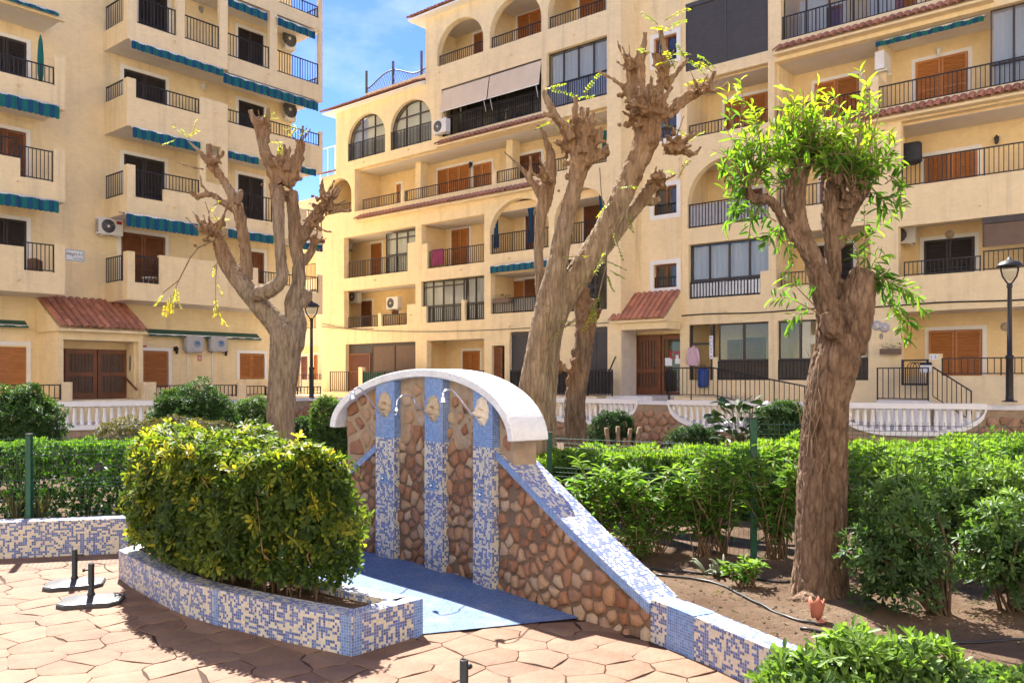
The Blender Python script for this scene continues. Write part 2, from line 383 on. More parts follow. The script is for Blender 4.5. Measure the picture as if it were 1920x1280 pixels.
def pillow(poly, maps, lo, mid, hi, d1, d2):
    "cheap bevelled piece: rim at lo, shoulder at mid, top at hi. maps(u,v,h)->xyz"
    c = (sum(p[0] for p in poly)/len(poly), sum(p[1] for p in poly)/len(poly))
    r1 = inset(poly, d1); r2 = inset(poly, d2); n = len(poly)
    V = [maps(u, v, lo) for u, v in poly] + [maps(u, v, mid) for u, v in r1] + [maps(u, v, hi) for u, v in r2] + [maps(c[0], c[1], hi * 1.02)]
    F = []
    for k in (0, n):
        F += [(k+i, k+(i+1) % n, k+n+(i+1) % n, k+n+i) for i in range(n)]
    F += [(2*n+i, 2*n+(i+1) % n, 3*n) for i in range(n)]
    return V, F
# deck: each stamped stone a piece
deck = tag(MB().prism([(x, y + .1, -.055) for x, y in EDGE] + [(3.4, -3, -.055), (-14, -3, -.055)], (0, 0, .047)).build('deck', M['joint']), kind='structure')
rs = random.Random(11); pts = []
for j in range(80):
    for i in range(70):
        x = -9 + i * .42 + (.21 if j % 2 else 0) + rs.uniform(-.10, .10); y = 2.2 + j * .25 + rs.uniform(-.07, .07)
        if abs(x) < y * .66 + .9 and y > 4.9 and y < 11.3 and x < 3: pts.append((x, y))
cells = voronoi(pts, .45); n_slab = 0; rest = MB()
PLQ = [gpt(222, 1085), gpt(340, 1150), gpt(480, 1190), gpt(660, 1230), gpt(793, 1190)]
cand = []
for p, c in zip(pts, cells):
    if not c or p[1] > edge_y(p[0]) + .05: continue
    if p[1] > 6.9 and -.6 < p[0] < .4 and p[1] > 7.0 + .34*(p[0]-.0): continue          # under the tiled shower floor
    cand.append((p, c))
cand.sort(key=lambda q: q[0][1])
for (p, c) in cand:
    c = inset(subdiv_poly(tidy(c, .04), .02, rs), .0034)
    if area(c) < .01: continue
    V, F = pillow([(u-p[0], v-p[1]) for u, v in c], lambda u, v, h: (u, v, h), -.007, -.001, 0, .0015, .005)
    o = MB().mesh(V, F, 0, True)
    if n_slab < 300: o = o.build('paving_stone', M['slab'], deck); o.location = (p[0], p[1], .001 + rs.uniform(-.0012, .0012)); n_slab += 1
    else:
        rest.mesh([(a + p[0], b + p[1], z) for a, b, z in V], F, 0, True)
if rest.v: tag(rest.build('paving_stones', M['slab'], deck), kind='stuff')

# ------------------------------------------------------------------ mosaic walls
def smooth_pl(P, n=6):
    "Catmull-Rom through plan points"
    P = [Vector(p) for p in P]; Q = [P[0]*2-P[1]] + P + [P[-1]*2-P[-2]]; out = []
    for i in range(1, len(Q)-2):
        for k in range(n):
            t = k/n; a, b, c, d = Q[i-1], Q[i], Q[i+1], Q[i+2]
            out.append(.5*((2*b)+(c-a)*t+(2*a-5*b+4*c-d)*t*t+(3*b-3*c+d-a)*t**3))
    return out + [P[-1]]
def mosaic_wall(mb, front, back, z0, zt, mi_f=0, mi_t=1, u0=0, ends=True, zt_b=None):
    "plan polylines front/back with tops zt (list or number); UVs in metres"
    n = len(front); u = u0; U = [u]
    for i in range(1, n): u += (Vector(front[i][:2]) - Vector(front[i-1][:2])).length; U.append(u)
    zt = zt if hasattr(zt, '__len__') else [zt] * n
    for i in range(n-1):
        a, b, c, d = front[i], front[i+1], back[i+1], back[i]; w0 = (Vector(a[:2])-Vector(d[:2])).length
        mb.face([(a[0],a[1],z0),(b[0],b[1],z0),(b[0],b[1],zt[i+1]),(a[0],a[1],zt[i])], mi_f, [(U[i],z0),(U[i+1],z0),(U[i+1],zt[i+1]),(U[i],zt[i])])
        mb.face([(a[0],a[1],zt[i]),(b[0],b[1],zt[i+1]),(c[0],c[1],zt[i+1]),(d[0],d[1],zt[i])], mi_t, [(U[i],0),(U[i+1],0),(U[i+1],w0),(U[i],w0)])
        mb.face([(c[0],c[1],z0),(d[0],d[1],z0),(d[0],d[1],zt[i]),(c[0],c[1],zt[i+1])], mi_f, [(U[i+1],z0),(U[i],z0),(U[i],zt[i]),(U[i+1],zt[i+1])])
    if ends:
        for k, s in ((0, 1), (n-1, -1)):
            a, d = front[k], back[k]; w = (Vector(a[:2])-Vector(d[:2])).length
            P = [(d[0],d[1],z0),(a[0],a[1],z0),(a[0],a[1],zt[k]),(d[0],d[1],zt[k])]; Q = [(0,z0),(w,z0),(w,zt[k]),(0,zt[k])]
            mb.face(P if s > 0 else P[::-1], mi_f, Q if s > 0 else Q[::-1])
def offset_pl(P, d):
    out = []
    for i in range(len(P)):
        a = P[max(i-1, 0)]; b = P[min(i+1, len(P)-1)]; t = Vector((b[0]-a[0], b[1]-a[1])).normalized()
        out.append(Vector((P[i][0] - t.y*d, P[i][1] + t.x*d)))
    return out
MOS = [M['mos'], M['mos_top'], M['mos_blue']]
# low wall on the left, with a blue band at its end
fl = smooth_pl([(-14, 9.05), (-7.5, 9.35), (-5.98, 9.55), (-4.60, 9.87)], 6); bl = offset_pl(fl, .24)
lw = thing('mosaic_wall', 'low curved blue and cream mosaic wall under the left fence', 'low wall', (-5.5, 9.7, 0))
def place(o, root): o.parent = root; o.matrix_parent_inverse = root.matrix_basis.inverted(); return o
mb = MB(); mosaic_wall(mb, fl, bl, -.05, .42); place(mb.build('wall_body', MOS), lw)
fe = smooth_pl([(-4.60, 9.87), (-4.3, 9.95), (-3.4, 10.18), (-2.9, 10.25)], 4); be = offset_pl(fe, .24)
mb = MB(); mosaic_wall(mb, offset_pl(fe[:5], -.006), be[:5], -.05, .425, 2, 2, 20); place(mb.build('blue_band', MOS), lw)
mb = MB(); mosaic_wall(mb, fe[4:], be[4:], -.05, .42, 0, 1, 21); place(mb.build('wall_end', MOS), lw)
# low wall on the right, running out of the picture
fr = smooth_pl([(1.11, 6.585), (1.32, 6.22), (1.6, 5.66), (2.1, 4.6), (2.7, 3.2), (3.4, 1.2)], 6); br = offset_pl(fr, .21)
rw = thing('mosaic_wall', 'low blue and cream mosaic wall in front of the garden bed at right', 'low wall', (1.6, 5.8, 0))
band_i = [k for k, p in enumerate(fr) if p[1] < 6.47][0]; band_j = [k for k, p in enumerate(fr) if p[1] < 6.2][0]
for a, b, mi, nm, dz, u0 in ((0, band_i, 0, 'wall_end', 0, 0), (band_i, band_j, 2, 'blue_band', .006, 1), (band_j, len(fr)-1, 0, 'wall_body', 0, 2)):
    mb = MB(); zz = [.33 - .02 * min(1, k / 12) + dz for k in range(a, b+1)]
    mosaic_wall(mb, offset_pl(fr, -dz)[a:b+1], br[a:b+1], -.05, zz, mi, 2 if mi == 2 else 1, u0); place(mb.build(nm, MOS), rw)

# planter with hedge
pl_f = [gpt(232, 1060), gpt(226, 1085), gpt(262, 1112), gpt(340, 1150), gpt(480, 1190), gpt(660, 1230)]
pl_f = [Vector((-4.02, 9.05)), Vector((-4.12, 8.62))] + smooth_pl([Vector(p[:2]) for p in (gpt(245, 1100), gpt(340, 1150), gpt(480, 1190), gpt(660, 1230))], 6)
pl_r = [pl_f[-1], Vector(gpt(793, 1190)[:2])]
pl_b = smooth_pl([Vector(gpt(793, 1190)[:2]), Vector((-1.36, 7.12)), Vector((-2.3, 7.85)), Vector((-3.25, 8.65)), Vector((-4.02, 9.05))], 5)
outline = pl_f + pl_r[1:] + pl_b[1:-1]
planter = thing('planter', 'curved blue and cream mosaic planter holding the variegated hedge', 'planter', (-2.4, 7.4, 0))
PH = .30; loop = [tuple(p) for p in outline]
if area(loop) < 0: loop = loop[::-1]
inn = inset(loop, .17); n = len(loop); mb = MB(); u = 0
for i in range(n):
    a, b, c, d = loop[i], loop[(i+1) % n], inn[(i+1) % n], inn[i]; w = math.hypot(a[0]-b[0], a[1]-b[1])
    mb.face([(*a, -.05), (*b, -.05), (*b, PH), (*a, PH)], 0, [(u, 0), (u+w, 0), (u+w, PH+.05), (u, PH+.05)])
    mb.face([(*a, PH), (*b, PH), (*c, PH), (*d, PH)], 1, [(u, 0), (u+w, 0), (u+w, .17), (u, .17)])
    mb.face([(*c, .1), (*d, .1), (*d, PH), (*c, PH)], 1, [(u, 0), (u+w, 0), (u+w, .2), (u, .2)]); u += w
place(mb.build('planter_wall', MOS), planter)
def blue_band(p, t, w):
    "proud strip of blue tiles on the planter's face"
    t = Vector(t).normalized(); nn = Vector((t.y, -t.x)); a = Vector(p) - t*w/2 + nn*.004; b = Vector(p) + t*w/2 + nn*.004
    q = MB(); mosaic_wall(q, [a, b], [a - nn*.03, b - nn*.03], -.05, PH - .003, 2, 2, 3); place(q.build('blue_band', MOS), planter)
tq = (pl_f[-1] - pl_f[-2]); blue_band(pl_f[-1] - tq.normalized()*.06, tq, .10)
tr = pl_r[1] - pl_r[0]; blue_band(pl_r[0] + tr.normalized()*.05, tr, .08); blue_band(pl_r[1] - tr.normalized()*.05, tr, .09)
k = len(pl_f) // 2 + 1; blue_band(pl_f[k], pl_f[k+1] - pl_f[k-1], .06)
mb = MB(); mb.face([(*p, .24) for p in inn]); place(mb.build('planter_soil', M['earth']), planter)

# ------------------------------------------------------------------ shower wall
SW = smooth_pl([(-3.0, 10.42), (-2.2, 10.2), (-1.40, 9.61), (-.82, 9.02), (-.32, 8.40), (.2, 7.70), (.58, 7.20), (1.11, 6.585)], 10)
SU = [0]
for a, b in zip(SW, SW[1:]): SU.append(SU[-1] + (b-a).length)
def sw(u, off=0):
    "point on the wall's front line at length u; off > 0 towards the shower floor"
    u = max(SU[0], min(SU[-1] - 1e-6, u)); i = max(k for k in range(len(SU)) if SU[k] <= u + 1e-9); i = min(i, len(SW)-2)
    t = (u - SU[i]) / (SU[i+1]-SU[i]); p = SW[i].lerp(SW[i+1], t)
    a = SW[max(i-1, 0)]; b = SW[min(i+2, len(SW)-1)]; d = (b-a).normalized()
    return Vector((p.x - (-d.y)*0 + (d.y)*off, p.y - d.x*off)), d
def near_u(x, y): return min(np.linspace(0, SU[-1], 600), key=lambda u: (sw(u)[0]-Vector((x, y))).length)
U2 = near_u(-.80, 9.0); U1 = U2 - .90; U3 = U2 + .90; UEND = SU[-1]
HALF = 1.56; ACEN = -.20
def arch_z(u):                                           # underside of the white cap
    t = (u - U2 - ACEN) / HALF; return 1.50 + .60 * math.sqrt(max(0, 1 - t*t))
def wing_z(u):                                           # top of the sloping wings
    if u > U3: return 1.40 - (1.40 - .33) * max(0, u - U3 - .12) / (UEND - U3 - .12 - .06)
    if u < U1: return 1.40 - (1.40 - .33) * (U1 - .1 - u) / 1.55
    return 1.40
shower = thing('shower_wall', 'arched stone shower wall with white cap and three blue mosaic pillars', 'shower wall', (-.4, 8.5, 0))
# mortar core: lower wall (thick) and arched upper wall (thin, set back)
def core(mb, u0, u1, zf0, zf1, off, th, n=50):
    us = np.linspace(u0, u1, n); P = []
    for u in us:
        a, d = sw(u, off); b = a + Vector((-d.y, d.x)) * th; P.append((a, b, zf0(u), zf1(u)))
    for (a, b, l0, h0), (c, e, l1, h1) in zip(P, P[1:]):
        mb.face([(*a, l0), (*c, l1), (*c, h1), (*a, h0)]); mb.face([(*e, l1), (*b, l0), (*b, h0), (*e, h1)]); mb.face([(*a, h0), (*c, h1), (*e, h1), (*b, h0)])
    for k, s in ((0, 1), (-1, -1)):
        a, b, l, h = P[k]; q = [(*b, l), (*a, l), (*a, h), (*b, h)]; mb.face(q[::s])
mb = MB(); core(mb, .05, UEND - .01, lambda u: -.05, lambda u: max(.2, wing_z(u) - .06), -.012, .33); place(mb.build('mortar_core', M['mortar_dk']), shower)
mb = MB(); core(mb, U2 + ACEN - HALF + .10, U2 + ACEN + HALF - .06, lambda u: max(.3, wing_z(u) - .08), lambda u: arch_z(u) + .03, -.022, .28); place(mb.build('mortar_arch', M['mortar']), shower)
# stones, each a piece
def stones(parent, pts, rad, region_fn, maps, gap, hi, mat, rs, name='stone', lim=300, sub=.008):
    k = 0
    for p, c in zip(pts, voronoi(pts, rad)):
        if not c or not region_fn(p): continue
        c = tidy(c, .03)
        if len(c) < 3: continue
        c = inset(c, gap * rs.uniform(.8, 1.5)); c = subdiv_poly(c, sub, rs)
        if area(c) < .0012: continue
        h = hi * rs.uniform(.55, 1.3); ext = math.sqrt(area(c))
        V, F = pillow(c, maps, -.02, h * .62, h, min(.008, ext*.07), min(.024, ext*.17))
        o = MB().mesh(V, F, 0, True).build(name, mat, parent); place(o, parent); k += 1
        if k >= lim: break
    return k
rs = random.Random(5)
def jitter_grid(u0, u1, v0, v1, du, dv, jit, rs):
    P = []; j = 0; v = v0
    while v < v1:
        u = u0 + (du/2 if j % 2 else 0)
        while u < u1: P.append((u + rs.uniform(-jit, jit)*du, v + rs.uniform(-jit, jit)*dv)); u += du
        v += dv; j += 1
    return P
def darts(u0, u1, v0, v1, d0, d1, tries, rs):
    P = []
    for _ in range(tries):
        q = (rs.uniform(u0, u1), rs.uniform(v0, v1), d0 + (d1-d0)*rs.random()**1.6)
        if all((q[0]-p[0])**2 + (q[1]-p[1])**2 > (.5*(q[2]+p[2]))**2 for p in P): P.append(q)
    return [p[:2] for p in P]
PW = .33; PIL = [(u - PW/2, u + PW/2) for u in (U1, U2, U3)]
def in_pil(u, pad=-.01): return any(a - pad < u < b + pad for a, b in PIL)
def lower_ok(p): return not in_pil(p[0]) and -.03 < p[1] < (1.43 if U1 < p[0] < U3 else wing_z(p[0]) - .075) and U1 - .9 < p[0] < UEND - .04
def low_map(u, v, h): a, d = sw(u, h - .012 + .0); return (a.x, a.y, v)
P = darts(U1 - 1.0, UEND + .05, -.04, 1.45, .075, .165, 4500, rs)
stones(shower, P, .16, lower_ok, low_map, .009, .028, M['stone'], rs, lim=225, sub=.012)
def up_ok(p): return not in_pil(p[0]) and (1.46 if U1 < p[0] < U3 else wing_z(p[0])) < p[1] < arch_z(p[0]) - .05 and U2 + ACEN - HALF + .18 < p[0] < U2 + ACEN + HALF - .14
def up_map(u, v, h): a, d = sw(u, h - .024); return (a.x, a.y, v)
P = darts(U2 - HALF, U2 + HALF, 1.2, 2.2, .12, .19, 2500, rs)
stones(shower, P, .15, up_ok, up_map, .024, .028, M['stone'], rs, lim=75)
# pillars
for a, b in PIL:
    us = np.linspace(a, b, 5); fp = [sw(u, .072)[0] for u in us]; bp = [sw(u, -.05)[0] for u in us]
    mb = MB(); mosaic_wall(mb, fp, bp, -.03, 1.405, 0, 0, a); pil = place(mb.build('pillar', [M['mos_lt'], M['mos_top'], M['mos_blue']]), shower)
    mb = MB(); mosaic_wall(mb, [sw(u, .070)[0] for u in us], bp, 1.405, [arch_z(u) + .02 for u in us], 0, 0, a); up = place(mb.build('pillar_head', [M['mos_blue'], M['mos_blue']]), shower)
    um = (a + b) / 2 - .02; p, d = sw(um, .078); q = MB(); t = .055
    mosaic_wall(q, [p - d*t, p + d*t], [p - d*t + Vector((-d.y, d.x))*.012, p + d*t + Vector((-d.y, d.x))*.012], .87, .99, 0, 0, 0); place(q.build('button_panel', M['mos_blue']), shower)
    e = sw(um, .095)[0]; q = MB(); nd = Vector((d.y, -d.x, 0)); q.tube([Vector((*e, .93)) - nd*.02, Vector((*e, .93)), Vector((*e, .93)) + nd*.012], [.018, .018, .011], 12); place(q.build('push_button', M['chrome']), shower)
# sloping copings on both wings
def coping(u0, u1, n, th, flip=False):
    mb = MB(); us = np.linspace(u0, u1, n); P = []
    for u in us:
        a, d = sw(u, .022); b = a + Vector((-d.y, d.x)) * th; P.append((a, b, wing_z(u)))
    L_ = 0
    for (a, b, z), (c, e, y) in zip(P, P[1:]):
        w = math.hypot((c-a).length, y - z); x0, x1 = L_, L_ + w; L_ = x1; h = .085
        mb.face([(*a, z-h), (*c, y-h), (*c, y), (*a, z)], 1, [(x0, 0), (x1, 0), (x1, h), (x0, h)])
        mb.face([(*a, z), (*c, y), (*e, y), (*b, z)], 0, [(x0, 0), (x1, 0), (x1, th), (x0, th)])
        mb.face([(*e, y-h), (*b, z-h), (*b, z), (*e, y)], 1, [(x1, 0), (x0, 0), (x0, h), (x1, h)])
        mb.face([(*c, y-h), (*a, z-h), (*b, z-h), (*e, y-h)], 1, [(x1, 0), (x0, 0), (x0, th), (x1, th)])
    for k in (0, -1):
        a, b, z = P[k]; mb.face([(*b, z-.085), (*a, z-.085), (*a, z), (*b, z)], 1, [(0, 0), (th, 0), (th, .085), (0, .085)])
    return place(mb.build('wing_coping', [M['mos_top'], M['mos_blue']]), shower)
coping(PIL[2][1] + .001, UEND - .0, 24, .37); coping(U1 - 1.6, PIL[0][0] - .001, 16, .37)
# white arched cap
us = U2 + ACEN + HALF * np.sin(np.linspace(-math.pi/2, math.pi/2, 44)); mb = MB(); V = []; F = []
for k, u in enumerate(us):
    t = (u - U2 - ACEN) / HALF; zb = 1.49 + .62 * math.sqrt(max(0, 1 - t*t)) + (0.0)
    nz = Vector((t * .62 / HALF, math.sqrt(max(.0005, 1 - t*t)))).normalized()
    a, d = sw(u, .10); e, _ = sw(u, -.34)
    T_ = .088; ax = a + d * (nz.x * T_); ex = e + d * (nz.x * T_)
    V += [(*a, zb), (*ax, zb + nz.y * T_), (*ex, zb + nz.y * T_), (*e, zb)]
for k in range(len(us) - 1):
    for j in range(4): F.append((4*k+j, 4*k+(j+1) % 4, 4*k+4+(j+1) % 4, 4*k+4+j))
F += [(3, 2, 1, 0), tuple(4*(len(us)-1)+j for j in range(4))]
mb.mesh(V, F); cap = place(mb.build('white_cap', M['white'], None, .012), shower)
def smooth_3d(P, n=5):
    P = [Vector(p) for p in P]; Q = [P[0]*2-P[1]] + P + [P[-1]*2-P[-2]]; out = []
    for i in range(1, len(Q)-2):
        for k in range(n):
            t = k/n; a, b, c, d = Q[i-1], Q[i], Q[i+1], Q[i+2]; out.append(.5*((2*b)+(c-a)*t+(2*a-5*b+4*c-d)*t*t+(3*b-3*c+d-a)*t**3))
    return out + [P[-1]]
# lion heads with shower arms
def lion(mat, c, d):
    "c: centre on the pillar face, d: wall tangent; face looks along the outward normal"
    nd = Vector((d.y, -d.x, 0)); tx = Vector((d.x, d.y, 0)); V = []; F = []; na, nb = 34, 60
    def G(x, y, cx, cy, sx, sy): return math.exp(-((x-cx)/sx)**2 - ((y-cy)/sy)**2)
    for i in range(na + 1):
        for j in range(nb):
            r = i / na; t = 2 * math.pi * j / nb
            edge = 1 + .05*math.sin(9*t) + .04*math.sin(14*t+1)
            x = .112 * r * math.cos(t) * edge; y = .145 * r * math.sin(t) * edge
            h = .042 * math.sqrt(max(0, 1 - r**2.6))
            h += .05*G(x, y, 0, -.035, .036, .034) + .045*G(x, y, 0, .01, .015, .05) + .035*(G(x, y, -.035, .035, .02, .014) + G(x, y, .035, .035, .02, .014))
            h -= .045*(G(x, y, -.033, .012, .013, .010) + G(x, y, .033, .012, .013, .010)) + .045*G(x, y, 0, -.060, .03, .008)
            h += .015*G(x, y, 0, -.018, .02, .01)*1.2 + .02*G(x, y, 0, -.085, .025, .015)
            if r > .55: h += .03*noise.noise(Vector((x*38, y*38, 2))) * (r - .4) + .008*math.sin(13*t + 25*r)*(r - .5)
            P = Vector((c[0], c[1], c[2])) + tx*x + nd*h + Vector((0, 0, y)); V.append(P)
    for i in range(na):
        for j in range(nb): F.append((i*nb+j, (i+1)*nb+j, (i+1)*nb+(j+1) % nb, i*nb+(j+1) % nb))
    return place(MB().mesh(V, F, 0, True).build('lion_head', mat), shower)
for k, (u, mt) in enumerate(((U1, M['lion']), (U2, M['lion']), (U3, M['lion_w']))):
    p, d = sw(u, .067); lion(mt, (p.x, p.y, 1.765 if k else 1.79), d)
    nd = Vector((d.y, -d.x, 0)); tx = Vector((d.x, d.y, 0)); mth = Vector((p.x, p.y, 1.70)) + nd*.10
    tip = mth + nd*.36 + Vector((0, 0, .20)); arm = MB()
    if k == 1:
        path = [mth] + [mth + nd*(.11 + .0*q) + Vector((0, 0, .09)) for q in (0,)] 
        path = [mth, mth + nd*.14 + Vector((0, 0, .13))] + [mth + nd*(.26 - .12*math.cos(t)) + Vector((0, 0, .13 + .085*math.sin(t))) for t in np.linspace(.3, math.pi, 9)]
        hd = path[-1] + Vector((0, 0, -.03)); path[-1] = hd; hd2 = hd + Vector((0, 0, -.09))
    else:
        path = [mth, mth + nd*.14 + Vector((0, 0, .16)), mth + nd*.25 + Vector((0, 0, .27)), mth + nd*.31 + Vector((0, 0, .285)), mth + nd*.37 + Vector((0, 0, .26))]
        hd2 = path[-1] + Vector((0, 0, -.10))
    arm.tube([Vector((*p[:2], p[2])) for p in smooth_3d(path)], .0065, 8); a = place(arm.build('shower_arm', M['chrome']), shower)
    h = MB().lathe([(.010, .105), (.014, .09), (.016, .055), (.028, .045), (.022, .035), (.042, .012), (.044, 0)] if k != 1 else [(.010, .095), (.013, .08), (.022, .06), (.026, .0)], hd2 if k != 1 else hd2, 14)
    h = h.build('shower_head', M['chrome']); h.parent = a; h.matrix_parent_inverse = (shower.matrix_basis @ a.matrix_parent_inverse).inverted()
# tiled shower floor
tray = [sw(u, -.0)[0] for u in np.linspace(U1 - 1.0, near_u(.585, 7.20), 26)]
poly = [tuple(p) for p in tray] + [(.57, 7.16), tuple(gpt(793, 1190)[:2])] + [tuple(p) for p in pl_b[1:14]]
mb = MB(); pp = [(x, y, .012) for x, y in poly]
mb.face(pp[::-1], 0, [(x*.78 - y*.62, x*.62 + y*.78) for x, y in poly][::-1]); tag(mb.build('shower_floor', M['mos_floor']), kind='structure')
edge_l = [(.57, 7.155), tuple(gpt(793, 1190)[:2])]
mb = MB(); a, b = Vector(edge_l[0]), Vector(edge_l[1]); t = (b-a).normalized(); q = Vector((t.y, -t.x))
# parasol feet
def parasol_base(loc, rz, label):
    t = thing('parasol_stand', label, 'parasol stand', loc, rz, 'parasol feet on the deck')
    oct_ = [(-.27, -.12), (-.19, -.2), (.19, -.2), (.27, -.12), (.27, .12), (.19, .2), (-.19, .2), (-.27, .12)]
    def ring(k, z): return [(x*k, y*k, z) for x, y in oct_]
    V = ring(1, 0) + ring(1, .03) + ring(.955, .04) + ring(.93, .042) + ring(.45, .066) + ring(.15, .075); F = []
    for k in range(5): F += [(8*k+i, 8*k+(i+1) % 8, 8*k+8+(i+1) % 8, 8*k+8+i) for i in range(8)]
    F += [tuple(range(40, 48)), tuple(range(8))[::-1]]
    MB().mesh(V, F).build('base_plate', M['conc_dk'], t, .004)
    V = ring(.95, .0405) + ring(.925, .0425); MB().mesh([(x, y, z + .003) for x, y, z in V], [(i, (i+1) % 8, 8+(i+1) % 8, 8+i) for i in range(8)]).build('rim_line', M['alu'], t)
    MB().lathe([(.034, .06), (.034, .095), (.027, .1), (.027, .37), (.024, .372), (.020, .372), (.020, .34)], (0, 0, 0), 18).build('pole_socket', M['rubber'], t)
    MB().tube([(.024, 0, .31), (.055, 0, .31), (.056, 0, .31), (.072, 0, .31)], [.007, .007, .017, .017], 10).build('clamp_knob', M['rubber'], t)
parasol_base(gpt(140, 1098), R(20), 'dark parasol stand farther back, half hidden by its twin')
parasol_base(gpt(171, 1130), R(195), 'dark parasol stand nearest the planter on the sunlit deck')
t = parasol_base(Vector((*(gpt(870, 1349)[:2]), 0)), R(60), 'parasol stand whose socket shows at the bottom edge of the picture')

# ------------------------------------------------------------------ building kit
FA = Frame(-12.83, 27.45, R(90 - 39.68)); FB = Frame(6.5, 30.4, R(-39.68))
class Bld:
    def __init__(b, fr, name, label):
        b.f = fr; b.r = thing(name, label, 'building', (fr.o[0], fr.o[1], 0), fr.ang)
    def s(b, px, o=0): return b.f.s(px, o)
    def z(b, px, py, o=0): return b.f.z(px, py, o)
    def part(b, mb, name, mat, parent=None, bevel=0): return mb.build(name, mat, parent or b.r, bevel)
    def wall(b, s0, s1, o, z0, z1, ops, th=.3, mat='wall', name='wall'):
        "front wall with rectangular (s0,s1,z0,z1) and arched (.., spring) openings"
        S = sorted({s0, s1, *[q for p in ops for q in p[:2]]}); Z = sorted({z0, z1, *[q for p in ops for q in p[2:4]]})
        S = [q for q in S if s0 <= q <= s1]; Z = [q for q in Z if z0 <= q <= z1]; V = {}; F = []; vl = []
        def vi(s, y, z):
            k = (round(s, 4), round(y, 4), round(z, 4))
            if k not in V: V[k] = len(vl); vl.append(k)
            return V[k]
        nS, nZ = len(S) - 1, len(Z) - 1
        sol = [[not any(p[0]-1e-6 <= (S[i]+S[i+1])/2 <= p[1]+1e-6 and p[2]-1e-6 <= (Z[j]+Z[j+1])/2 <= p[3]+1e-6 for p in ops) for j in range(nZ)] for i in range(nS)]
        g = lambda i, j: 0 <= i < nS and 0 <= j < nZ and sol[i][j]
        y0, y1 = -o, -o + th
        for i in range(nS):
            for j in range(nZ):
                if not sol[i][j]: continue
                a, c, d, e = S[i], S[i+1], Z[j], Z[j+1]
                F.append((vi(a,y0,d), vi(c,y0,d), vi(c,y0,e), vi(a,y0,e))); F.append((vi(c,y1,d), vi(a,y1,d), vi(a,y1,e), vi(c,y1,e)))
                if not g(i-1, j): F.append((vi(a,y1,d), vi(a,y0,d), vi(a,y0,e), vi(a,y1,e)))
                if not g(i+1, j): F.append((vi(c,y0,d), vi(c,y1,d), vi(c,y1,e), vi(c,y0,e)))
                if not g(i, j-1): F.append((vi(a,y1,d), vi(c,y1,d), vi(c,y0,d), vi(a,y0,d)))
                if not g(i, j+1): F.append((vi(a,y0,e), vi(c,y0,e), vi(c,y1,e), vi(a,y1,e)))
        m = MB().mesh(vl, F)
        for p in ops:
            if len(p) > 4:                                   # arch infill above the spring line
                a, c, top, spr = p[0], p[1], p[3], p[4]; mid = (a+c)/2; hw = (c-a)/2; n = 20
                cur = [(mid - hw*math.cos(math.pi*k/n), spr + (top-spr-.005)*math.sin(math.pi*k/n)) for k in range(n+1)]
                for k in range(n):
                    (x0, h0), (x1, h1) = cur[k], cur[k+1]
                    m.mesh([(x0,y0,h0),(x1,y0,h1),(x1,y0,top),(x0,y0,top),(x0,y1,h0),(x1,y1,h1),(x1,y1,top),(x0,y1,top)], [(0,1,2,3),(5,4,7,6),(4,5,1,0)])
        return b.part(m, name, M[mat])
    def rail(b, s0, s1, o, z0, z1, sp=.125, bar=.02, parent=None, mat='iron', panel=None):
        if s1 < s0: s0, s1 = s1, s0
        m = MB(); h = .022; m.bx(s0, s1, o-h, o+h, z1-.035, z1); m.bx(s0, s1, o-.012, o+.012, z0+.04, z0+.07)
        n = max(2, int(round((s1-s0)/sp)))
        for k in range(n+1):
            q = s0 + .02 + (s1-s0-.04)*k/n; w = bar/2 * (1.6 if k in (0, n) or k % 9 == 0 else 1); m.bx(q-w, q+w, o-w, o+w, z0 + (.04 if w <= bar/2 else 0), z1-.035)
        if panel: m.bx(s0, s1, o-.04, o-.03, z0+.08, z1-.06, 1)
        return b.part(m, 'railing', [M[mat], M[panel]] if panel else M[mat], parent)
    def rail_o(b, s, o0, o1, z0, z1, sp=.125, bar=.02):      # railing along a balcony's side
        m = MB(); m.bx(s-.022, s+.022, o0, o1, z1-.035, z1); m.bx(s-.012, s+.012, o0, o1, z0+.04, z0+.07)
        n = max(2, int(abs(o1-o0)/sp))
        for k in range(n+1):
            q = o0 + (o1-o0)*k/n; m.bx(s-bar/2, s+bar/2, q-bar/2, q+bar/2, z0+.04, z1-.035)
        return b.part(m, 'railing', M['iron'])
    def box(b, s0, s1, o0, o1, z0, z1, mat='wall', name='parapet', bevel=0): return b.part(MB().bx(s0, s1, o0, o1, z0, z1), name, M[mat], None, bevel)
    def leaf(b, s0, s1, o, z0, z1, mat, name='shutter', parent=None, slat=.075, gl=False):
        m = MB(); w = min(.075, (s1-s0)*.18)
        for (a, c, d, e) in ((s0, s0+w, z0, z1), (s1-w, s1, z0, z1), (s0+w, s1-w, z1-w, z1), (s0+w, s1-w, z0, z0+w*1.2), (s0+w, s1-w, (z0+z1)/2 - w*.4, (z0+z1)/2 + w*.4)): m.bx(a, c, o-.02, o+.025, d, e)
        z = z0 + w*1.3
        while z < z1 - w:
            m.mesh([(s0+w, -o+.012, z+slat*.75), (s1-w, -o+.012, z+slat*.75), (s1-w, -o-.016, z), (s0+w, -o-.016, z), (s0+w, -o+.018, z+slat*.62), (s1-w, -o+.018, z+slat*.62), (s1-w, -o-.006, z-.004), (s0+w, -o-.006, z-.004)], [(0,3,2,1),(4,5,6,7),(3,7,6,2),(0,1,5,4)]); z += slat
        m.bx(s0+w, s1-w, o-.03, o-.024, z0, z1)
        return b.part(m, name, M[mat], parent)
